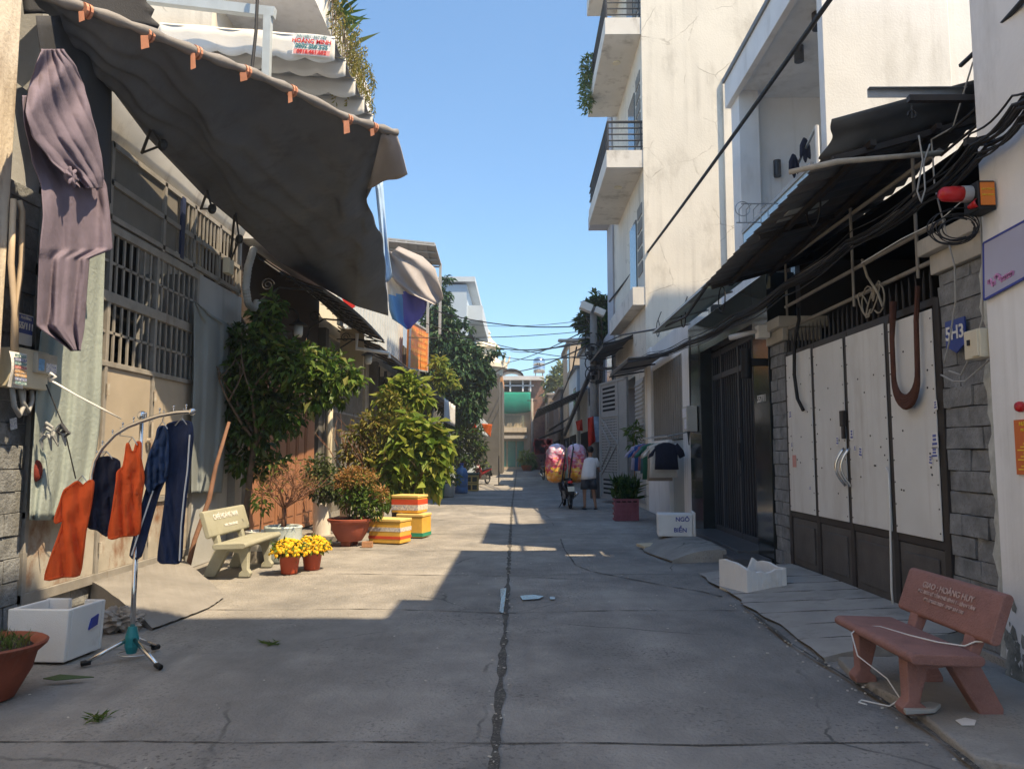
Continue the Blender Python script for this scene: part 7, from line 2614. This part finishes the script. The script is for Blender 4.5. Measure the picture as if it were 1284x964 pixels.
def motorbike(label, loc, rz, body_m, lean=0.0, load=False):
    t = thing('motorbike', label, 'motorbike', (0, 0, 0), 'motorbikes in the lane')
    for y, nm in ((.62, 'front_wheel'), (-.62, 'rear_wheel')):
        w = MB()
        for k in range(1):
            pts = [V((0, y + .255 * math.cos(a), .29 + .255 * math.sin(a))) for a in [i * 2 * math.pi / 28 for i in range(29)]]
            w.tube(pts, .042, 8, cap=False)
        wo = w.build(nm, tyre_m, t, smooth=True)
        r_ = MB()
        r_.tube([V((0, y + .205 * math.cos(a), .29 + .205 * math.sin(a))) for a in [i * 2 * math.pi / 28 for i in range(29)]], .016, 6, cap=False)
        for k in range(8):
            a = k * math.pi / 4
            r_.tube([V((0, y, .29)), V((0, y + .2 * math.cos(a), .29 + .2 * math.sin(a)))], .007, 5)
        r_.cyl((-.06, y, .29), (.06, y, .29), .05, .05, 12)
        r_.build('rim', engine_m, wo, smooth=False)
    b = MB()
    b.loft([((0, -.85, .82), (.06, 0, 0), (0, 0, .03)), ((0, -.6, .74), (.11, 0, 0), (0, 0, .09)), ((0, -.25, .66), (.12, 0, 0), (0, 0, .12)), ((0, .05, .55), (.07, 0, 0), (0, 0, .07)), ((0, .25, .55), (.09, 0, 0), (0, 0, .1)), ((0, .42, .72), (.13, 0, 0), (0, 0, .2)), ((0, .5, .86), (.1, 0, 0), (0, 0, .1))], 16)
    b.loft([((0, .38, .9), (.06, 0, 0), (0, .04, 0)), ((0, .44, .75), (.19, 0, 0), (0, .06, 0)), ((0, .36, .5), (.17, 0, 0), (0, .05, 0)), ((0, .28, .34), (.1, 0, 0), (0, .03, 0))], 16)
    b.loft([((0, .9, .52), (.03, 0, 0), (0, 0, .02)), ((0, .68, .61), (.07, 0, 0), (0, 0, .03)), ((0, .45, .57), (.07, 0, 0), (0, 0, .03))], 12)
    b.loft([((0, .52, 1.0), (.05, 0, 0), (0, .05, 0)), ((0, .53, .9), (.13, 0, 0), (0, .09, 0)), ((0, .5, .8), (.09, 0, 0), (0, .06, 0))], 14)
    b.build('body', body_m, t, smooth=True)
    s = MB()
    s.loft([((0, -.78, .84), (.07, 0, 0), (0, 0, .03)), ((0, -.5, .82), (.13, 0, 0), (0, 0, .05)), ((0, -.15, .78), (.12, 0, 0), (0, 0, .05)), ((0, .1, .74), (.07, 0, 0), (0, 0, .03))], 14)
    s.build('seat', black_m, t, smooth=True)
    e = MB()
    e.obox((0, -.05, .36), (.22, .36, .22))
    e.cyl((.0, .1, .36), (0, .28, .4), .08, .07, 14)
    e.tube([(.1, -.62, .29), (.1, .0, .33)], .035, 8)
    e.tube([(-.07, -.62, .29), (-.1, -.1, .4)], .03, 8)
    e.tube([(0, -.2, .5), (0, .4, .5)], .04, 8)
    e.build('engine', engine_m, t, bevel=.01)
    MB().tube([(.13, .15, .28), (.14, -.2, .26), (.15, -.5, .34), (.16, -.95, .44)], [.02, .025, .045, .05], 10).build('exhaust', chrome, t, smooth=True)
    f = MB()
    for x in (-.07, .07):
        f.tube([(x, .62, .29), (x, .5, .75)], .024, 8)
        f.tube([(x * 1.3, -.62, .29), (x * 1.5, -.5, .7)], .025, 8)
    f.tube([(0, .5, .72), (0, .44, 1.0)], .03, 8)
    f.build('fork', blackpl, t, smooth=True)
    hb = MB()
    hb.tube([(-.34, .28, 1.0), (-.22, .38, 1.02), (0, .46, .98), (.22, .38, 1.02), (.34, .28, 1.0)], .016, 8)
    for x in (-1, 1):
        hb.tube([(x * .34, .28, 1.0), (x * .24, .36, 1.02)], .022, 8)
        hb.tube([(x * .24, .37, 1.02), (x * .27, .4, 1.18)], .007, 5)
        hb.ball((x * .28, .4, 1.2), .055, 10, 6, (1, .25, .8))
    hb.build('handlebar', blackpl, t, smooth=True)
    MB().ball((0, .6, .9), .075, 14, 8, (1.1, .6, .8)).build('headlight', mat('lamp_glass', (.6, .6, .6), .05, 3, .1, 0), t, smooth=True)
    MB().ball((0, -.87, .76), .05, 12, 6, (1.6, .6, .8)).build('tail_light', red_ink, t, smooth=True)
    mg = MB()
    mg.loft([((0, -.8, .72), (.09, 0, 0), (0, .02, 0)), ((0, -.93, .5), (.1, 0, 0), (0, .02, 0)), ((0, -.98, .4), (.1, 0, 0), (0, .02, 0))], 10)
    mg.build('mudguard', blackpl, t, smooth=True)
    MB().obox((0, -.955, .57), (.19, .008, .14), Matrix.Rotation(-.35, 3, 'X')).build('number_plate', mat('plate_cream', (.62, .6, .5), .15, 40, .5, 0), t)
    MB().tube([(-.1, -.12, .27), (-.26, -.2, .02)], .014, 6).build('kickstand', blackpl, t)
    t.location = loc
    t.rotation_euler = (0, lean, rz)
    return t


p = onz(603, 608)
motorbike('dark red and black motorbike parked by the hedge, front wheel towards the viewer', (p.x, p.y + .6, .02), math.pi - .45, mat('dark_red_body', (.16, .012, .015), .1, 4, .25, 0, coat=.5), -.1)
p = onz(683, 603)
motorbike('dark motorbike parked under the red goods at the far right', (p.x + .1, p.y + .8, .02), math.pi + .2, blackpl, .08)
p = onz(713, 638)
LB = V((p.x, p.y + .62, .015))
motorbike('motorbike carrying two huge bags of colourful toys, seen from behind', tuple(LB), .08, mat('dark_blue_body', (.02, .022, .05), .1, 4, .3, 0, coat=.4), -.04, True)

# the two bags with straps
pl = {}


def bagmat(name):
    m_ = bpy.data.materials.new(name)
    m_.use_nodes = True
    t = m_.node_tree
    N, Lk = t.nodes, t.links
    b = N['Principled BSDF']
    tc = N.new('ShaderNodeTexCoord')
    vo = N.new('ShaderNodeTexVoronoi')
    vo.inputs['Scale'].default_value = 11
    Lk.new(tc.outputs['Object'], vo.inputs['Vector'])
    sx = N.new('ShaderNodeSeparateXYZ')
    Lk.new(tc.outputs['Object'], sx.inputs[0])
    sc_ = N.new('ShaderNodeSeparateColor')
    Lk.new(vo.outputs['Color'], sc_.inputs[0])
    # height decides the load layer, the cell colour jitters it
    ad = N.new('ShaderNodeMath')
    ad.operation = 'MULTIPLY_ADD'
    ad.inputs[1].default_value = .30
    Lk.new(sc_.outputs[0], ad.inputs[0])
    Lk.new(sx.outputs['Z'], ad.inputs[2])
    cr = N.new('ShaderNodeValToRGB')
    cr.color_ramp.interpolation = 'CONSTANT'
    e_ = cr.color_ramp.elements
    e_[0].color = (.75, .30, .02, 1)
    e_[1].position = .38
    e_[1].color = (.55, .04, .08, 1)
    for pos, c in ((.30, (.8, .45, .04, 1)), (.48, (.60, .10, .18, 1)), (.56, (.70, .30, .12, 1)), (.62, (.50, .06, .14, 1)), (.70, (.62, .30, .42, 1)), (.82, (.55, .42, .52, 1)), (.95, (.62, .35, .5, 1))):
        x = e_.new(pos)
        x.color = c
    mr = N.new('ShaderNodeMapRange')
    mr.inputs['From Min'].default_value = 0
    mr.inputs['From Max'].default_value = 1.35
    Lk.new(ad.outputs[0], mr.inputs['Value'])
    Lk.new(mr.outputs[0], cr.inputs[0])
    n2 = N.new('ShaderNodeTexNoise')
    n2.inputs['Scale'].default_value = 7
    n2.inputs['Detail'].default_value = 5
    Lk.new(tc.outputs['Object'], n2.inputs['Vector'])
    mx = N.new('ShaderNodeMix')
    mx.data_type = 'RGBA'
    rmp = N.new('ShaderNodeMapRange')
    rmp.inputs['From Min'].default_value = .5
    rmp.inputs['From Max'].default_value = .75
    rmp.inputs['To Max'].default_value = .55
    Lk.new(n2.outputs[0], rmp.inputs['Value'])
    Lk.new(rmp.outputs[0], mx.inputs[0])
    Lk.new(cr.outputs[0], mx.inputs[6])
    mx.inputs[7].default_value = (.62, .55, .6, 1)
    Lk.new(mx.outputs[2], b.inputs['Base Color'])
    b.inputs['Roughness'].default_value = .3
    b.inputs['Coat Weight'].default_value = .7
    b.inputs['Coat Roughness'].default_value = .12
    bp = N.new('ShaderNodeBump')
    bp.inputs['Strength'].default_value = .6
    bp.inputs['Distance'].default_value = .03
    Lk.new(vo.outputs['Distance'], bp.inputs['Height'])
    Lk.new(bp.outputs[0], b.inputs['Normal'])
    return m_


bm_ = bagmat('toys_in_clear_plastic')
for i, (dx, lab, w) in enumerate(((-.31, 'left one of two huge clear bags of toys strapped on the motorbike', .31), (.25, 'right one of two huge clear bags of toys, nearest the standing person', .30))):
    c0 = V((LB.x + dx, LB.y - .35, .72))
    mb = MB()

    def bag(u, v, i=i, c0=c0, w=w):
        th = 2 * math.pi * u
        z = 1.16 * v
        prof = max(0, 1 - abs(2 * v - 1) ** 4.5) ** .5 * (1 - .06 * v)
        ct, st_ = math.cos(th), math.sin(th)
        sq = (abs(ct) ** 3 + abs(st_) ** 3) ** (-1 / 3)
        r_ = prof * sq * (1 + .05 * math.sin(th * 5 + v * 9 + i) + .04 * math.sin(th * 9 - v * 13) + .03 * math.sin(v * 24 + th * 3))
        return c0 + V((w * r_ * ct + (-.05 if i == 0 else .0) * (1 - v), .42 * r_ * st_, z))
    mb.grid(bag, 40, 30)
    o = mb.build('toy_bag', bm_, smooth=True)
    tag(o, lab, 'bag', 'toy bags on the motorbike')
    me = o.data
    o.location = c0
    me.transform(Matrix.Translation(-c0))
mid = MB()
c0 = V((LB.x - .03, LB.y - .3, 1.2))
mid.ball(c0, .32, 16, 12, (.38, 1, 1.75))
o = mid.build('folded_bundle', mat('pale_green_bundle', (.36, .45, .42), .25, 7, .4, .3, 30), smooth=True)
tag(rooted(o), 'pale grey-green bundle squeezed between the two toy bags', 'bundle')
sp_ = MB()
for x in (-.12, .08):
    P = [V((LB.x + x - .1, LB.y - .70, .6)), V((LB.x + x - .05, LB.y - .80, 1.0)), V((LB.x + x + .0, LB.y - .80, 1.4)), V((LB.x + x + .06, LB.y - .74, 1.72)), V((LB.x + x + .08, LB.y - .3, 1.92)), V((LB.x + x + .06, LB.y + .1, 1.5))]
    sp_.tube(P, .022, 6)
tag(rooted(sp_.build('load_strap', black_m, smooth=True)), 'pair of black straps tying the toy bags to the motorbike', 'straps')


# person
def skin_body(name, pts, edges, radii, m_, parent=None, sub=2):
    me = bpy.data.meshes.new(name)
    off = rootloc(parent) if parent else V((0, 0, 0))
    me.from_pydata([V(p) - off for p in pts], edges, [])
    me.materials.append(m_)
    o = bpy.data.objects.new(name, me)
    COL.objects.link(o)
    o.parent = parent
    md = o.modifiers.new('skin', 'SKIN')
    md.use_smooth_shade = True
    lay = me.skin_vertices[0] if me.skin_vertices else None
    if lay is None:
        bm2 = bmesh.new()
        bm2.from_mesh(me)
        bm2.verts.layers.skin.verify()
        bm2.to_mesh(me)
        bm2.free()
        lay = me.skin_vertices[0]
    for i, r in enumerate(radii):
        lay.data[i].radius = r if isinstance(r, tuple) else (r, r)
    lay.data[0].use_root = True
    md2 = o.modifiers.new('sub', 'SUBSURF')
    md2.levels = md2.render_levels = sub
    return o


fp = onz(738, 638)
P0 = V((fp.x, fp.y - .1, .02))
skin_m = mat('skin', (.34, .18, .11), .08, 8, .5, .05, 60)
pr = thing('person', 'person in white T-shirt and dark grey shorts standing at the loaded motorbike, back turned', 'person', tuple(P0))
# x right, y away from the viewer; slight lean to the left/forward
J = {}


def j(n, x, y, z):
    J[n] = P0 + V((x, y, z))


j('pelvis', .0, 0, .92); j('spine', .0, .02, 1.08); j('chest', .03, .05, 1.26); j('neckb', .05, .08, 1.43); j('neck', .06, .10, 1.50)
j('head0', .07, .12, 1.56); j('head1', .07, .13, 1.64); j('head2', .07, .13, 1.71)
j('shl', -.13, .06, 1.37); j('ell', -.20, .16, 1.12); j('wrl', -.12, .38, 1.02); j('hal', -.09, .45, 1.01)
j('shr', .21, .06, 1.37); j('elr', .30, .12, 1.11); j('wrr', .33, .36, 1.06); j('har', .34, .43, 1.06)
j('hil', -.09, 0, .88); j('knl', -.12, .03, .49); j('anl', -.12, -.03, .09); j('hel', -.12, -.05, .05); j('tol', -.14, .15, .03)
j('hir', .10, .0, .88); j('knr', .14, .05, .49); j('anr', .19, .0, .09); j('her', .19, -.02, .05); j('tor', .22, .18, .03)
names = list(J)
E = [('pelvis', 'spine'), ('spine', 'chest'), ('chest', 'neckb'), ('neckb', 'neck'), ('neck', 'head0'), ('head0', 'head1'), ('head1', 'head2'), ('chest', 'shl'), ('shl', 'ell'), ('ell', 'wrl'), ('wrl', 'hal'), ('chest', 'shr'), ('shr', 'elr'), ('elr', 'wrr'), ('wrr', 'har'), ('pelvis', 'hil'), ('hil', 'knl'), ('knl', 'anl'), ('anl', 'hel'), ('hel', 'tol'), ('pelvis', 'hir'), ('hir', 'knr'), ('knr', 'anr'), ('anr', 'her'), ('her', 'tor')]
RAD = {'pelvis': (.15, .11), 'spine': (.14, .10), 'chest': (.16, .11), 'neckb': (.07, .07), 'neck': .052, 'head0': (.065, .075), 'head1': (.078, .095), 'head2': (.06, .075), 'shl': .06, 'ell': .042, 'wrl': .028, 'hal': .034, 'shr': .06, 'elr': .042, 'wrr': .028, 'har': .034, 'hil': .095, 'knl': .06, 'anl': .04, 'hel': .04, 'tol': .03, 'hir': .095, 'knr': .06, 'anr': .04, 'her': .04, 'tor': .03}
idx = {n: i for i, n in enumerate(names)}
body = skin_body('body', [J[n] for n in names], [(idx[a], idx[b]) for a, b in E], [RAD[n] for n in names], skin_m, pr)
fg = MB()
for hnd, wr in (('hal', 'wrl'), ('har', 'wrr')):
    d = (J[hnd] - J[wr]).normalized()
    s_ = d.cross(V((0, 0, 1))).normalized()
    for k, L in enumerate((.065, .075, .08, .07)):
        b_ = J[hnd] + s_ * (.03 - .02 * k) + d * .02
        fg.tube([b_, b_ + d * L * .6, b_ + d * L * .85 - V((0, 0, .02)), b_ + d * L * .8 - V((0, 0, .04))], [.010, .009, .008, .006], 8)
    b_ = J[hnd] + s_ * .03
    fg.tube([b_ - d * .02, b_ + s_ * .025 + d * .02, b_ + s_ * .025 + d * .05 - V((0, 0, .015))], [.012, .010, .007], 8)
fg.build('fingers', skin_m, pr, smooth=True)
hr = MB()
hc = J['head1'] + V((0, -.012, .035))
hr.ball(hc, .105, 18, 12, (.9, 1.02, .98))
hr.build('hair', mat('black_hair', (.012, .01, .01), .3, 30, .6, .4, 90), pr, smooth=True)
ft = MB()
hd = J['head1']
for s_ in (-1, 1):
    ft.ball(hd + V((s_ * .086, .02, -.02)), .028, 8, 6, (.4, .7, 1.1))
    ft.ball(hd + V((s_ * .033, .10, .0)), .012, 8, 6)
ft.ball(hd + V((0, .112, -.03)), .02, 8, 6, (.7, 1, 1.2))
ft.ball(hd + V((0, .098, -.07)), .02, 8, 6, (1.3, .5, .4))
ft.build('face_features', skin_m, pr, smooth=True)
ts = MB()
tee = mat('white_tee_cotton', (.72, .72, .74), .05, 3, .9, .2, 70)
ts.loft([(P0 + V((.05, .08, 1.455)), V((.075, 0, 0)), V((0, .07, 0))), (P0 + V((.045, .07, 1.43)), V((.14, 0, -.0)), V((0, .095, 0))), (P0 + V((.04, .06, 1.38)), V((.205, 0, 0)), V((0, .12, 0))), (P0 + V((.03, .05, 1.25)), V((.215, 0, 0)), V((0, .14, 0))), (P0 + V((.01, .02, 1.08)), V((.205, 0, 0)), V((0, .145, 0))), (P0 + V((0, .0, .95)), V((.215, 0, 0)), V((0, .15, 0))), (P0 + V((-.01, 0, .84)), V((.225, 0, .02)), V((0, .155, 0)))], 28, .05, 7)
for sh, el in (('shl', 'ell'), ('shr', 'elr')):
    a, b_ = J[sh], J[el]
    d = (b_ - a).normalized()
    s1 = d.orthogonal().normalized()
    s2 = d.cross(s1)
    ts.loft([(a - d * .04 + V((0, 0, .01)), s1 * .07, s2 * .07), (a + d * .06, s1 * .085, s2 * .085), (a + d * .19, s1 * .085, s2 * .085)], 16, .06, 5)
ts.build('t_shirt', tee, pr, smooth=True)
so_ = MB()
shm = mat('dark_grey_shorts', (.055, .058, .07), .15, 4, .9, .2, 70)
so_.loft([(P0 + V((0, 0, .97)), V((.175, 0, 0)), V((0, .125, 0))), (P0 + V((0, 0, .88)), V((.195, 0, 0)), V((0, .14, 0))), (P0 + V((0, 0, .80)), V((.205, 0, 0)), V((0, .14, 0)))], 24, .03, 6)
for hp, kn in (('hil', 'knl'), ('hir', 'knr')):
    a, b_ = J[hp], J[kn]
    so_.loft([(a.lerp(b_, .05), V((.115, 0, 0)), V((0, .125, 0))), (a.lerp(b_, .45), V((.118, 0, 0)), V((0, .125, 0))), (a.lerp(b_, .86), V((.122, 0, 0)), V((0, .12, 0)))], 20, .05, 6)
so_.build('shorts', shm, pr, smooth=True)
for hl, tl_ in (('hel', 'tol'), ('her', 'tor')):
    a, b_ = J[hl], J[tl_]
    sd = MB()
    c_ = (a + b_) / 2
    sd.obox((c_.x, c_.y, .012), (.10, .28, .024), Matrix.Rotation(math.atan2(-(b_ - a).x, (b_ - a).y), 3, 'Z'))
    sd.build('sandal', black_m, pr, bevel=.012)
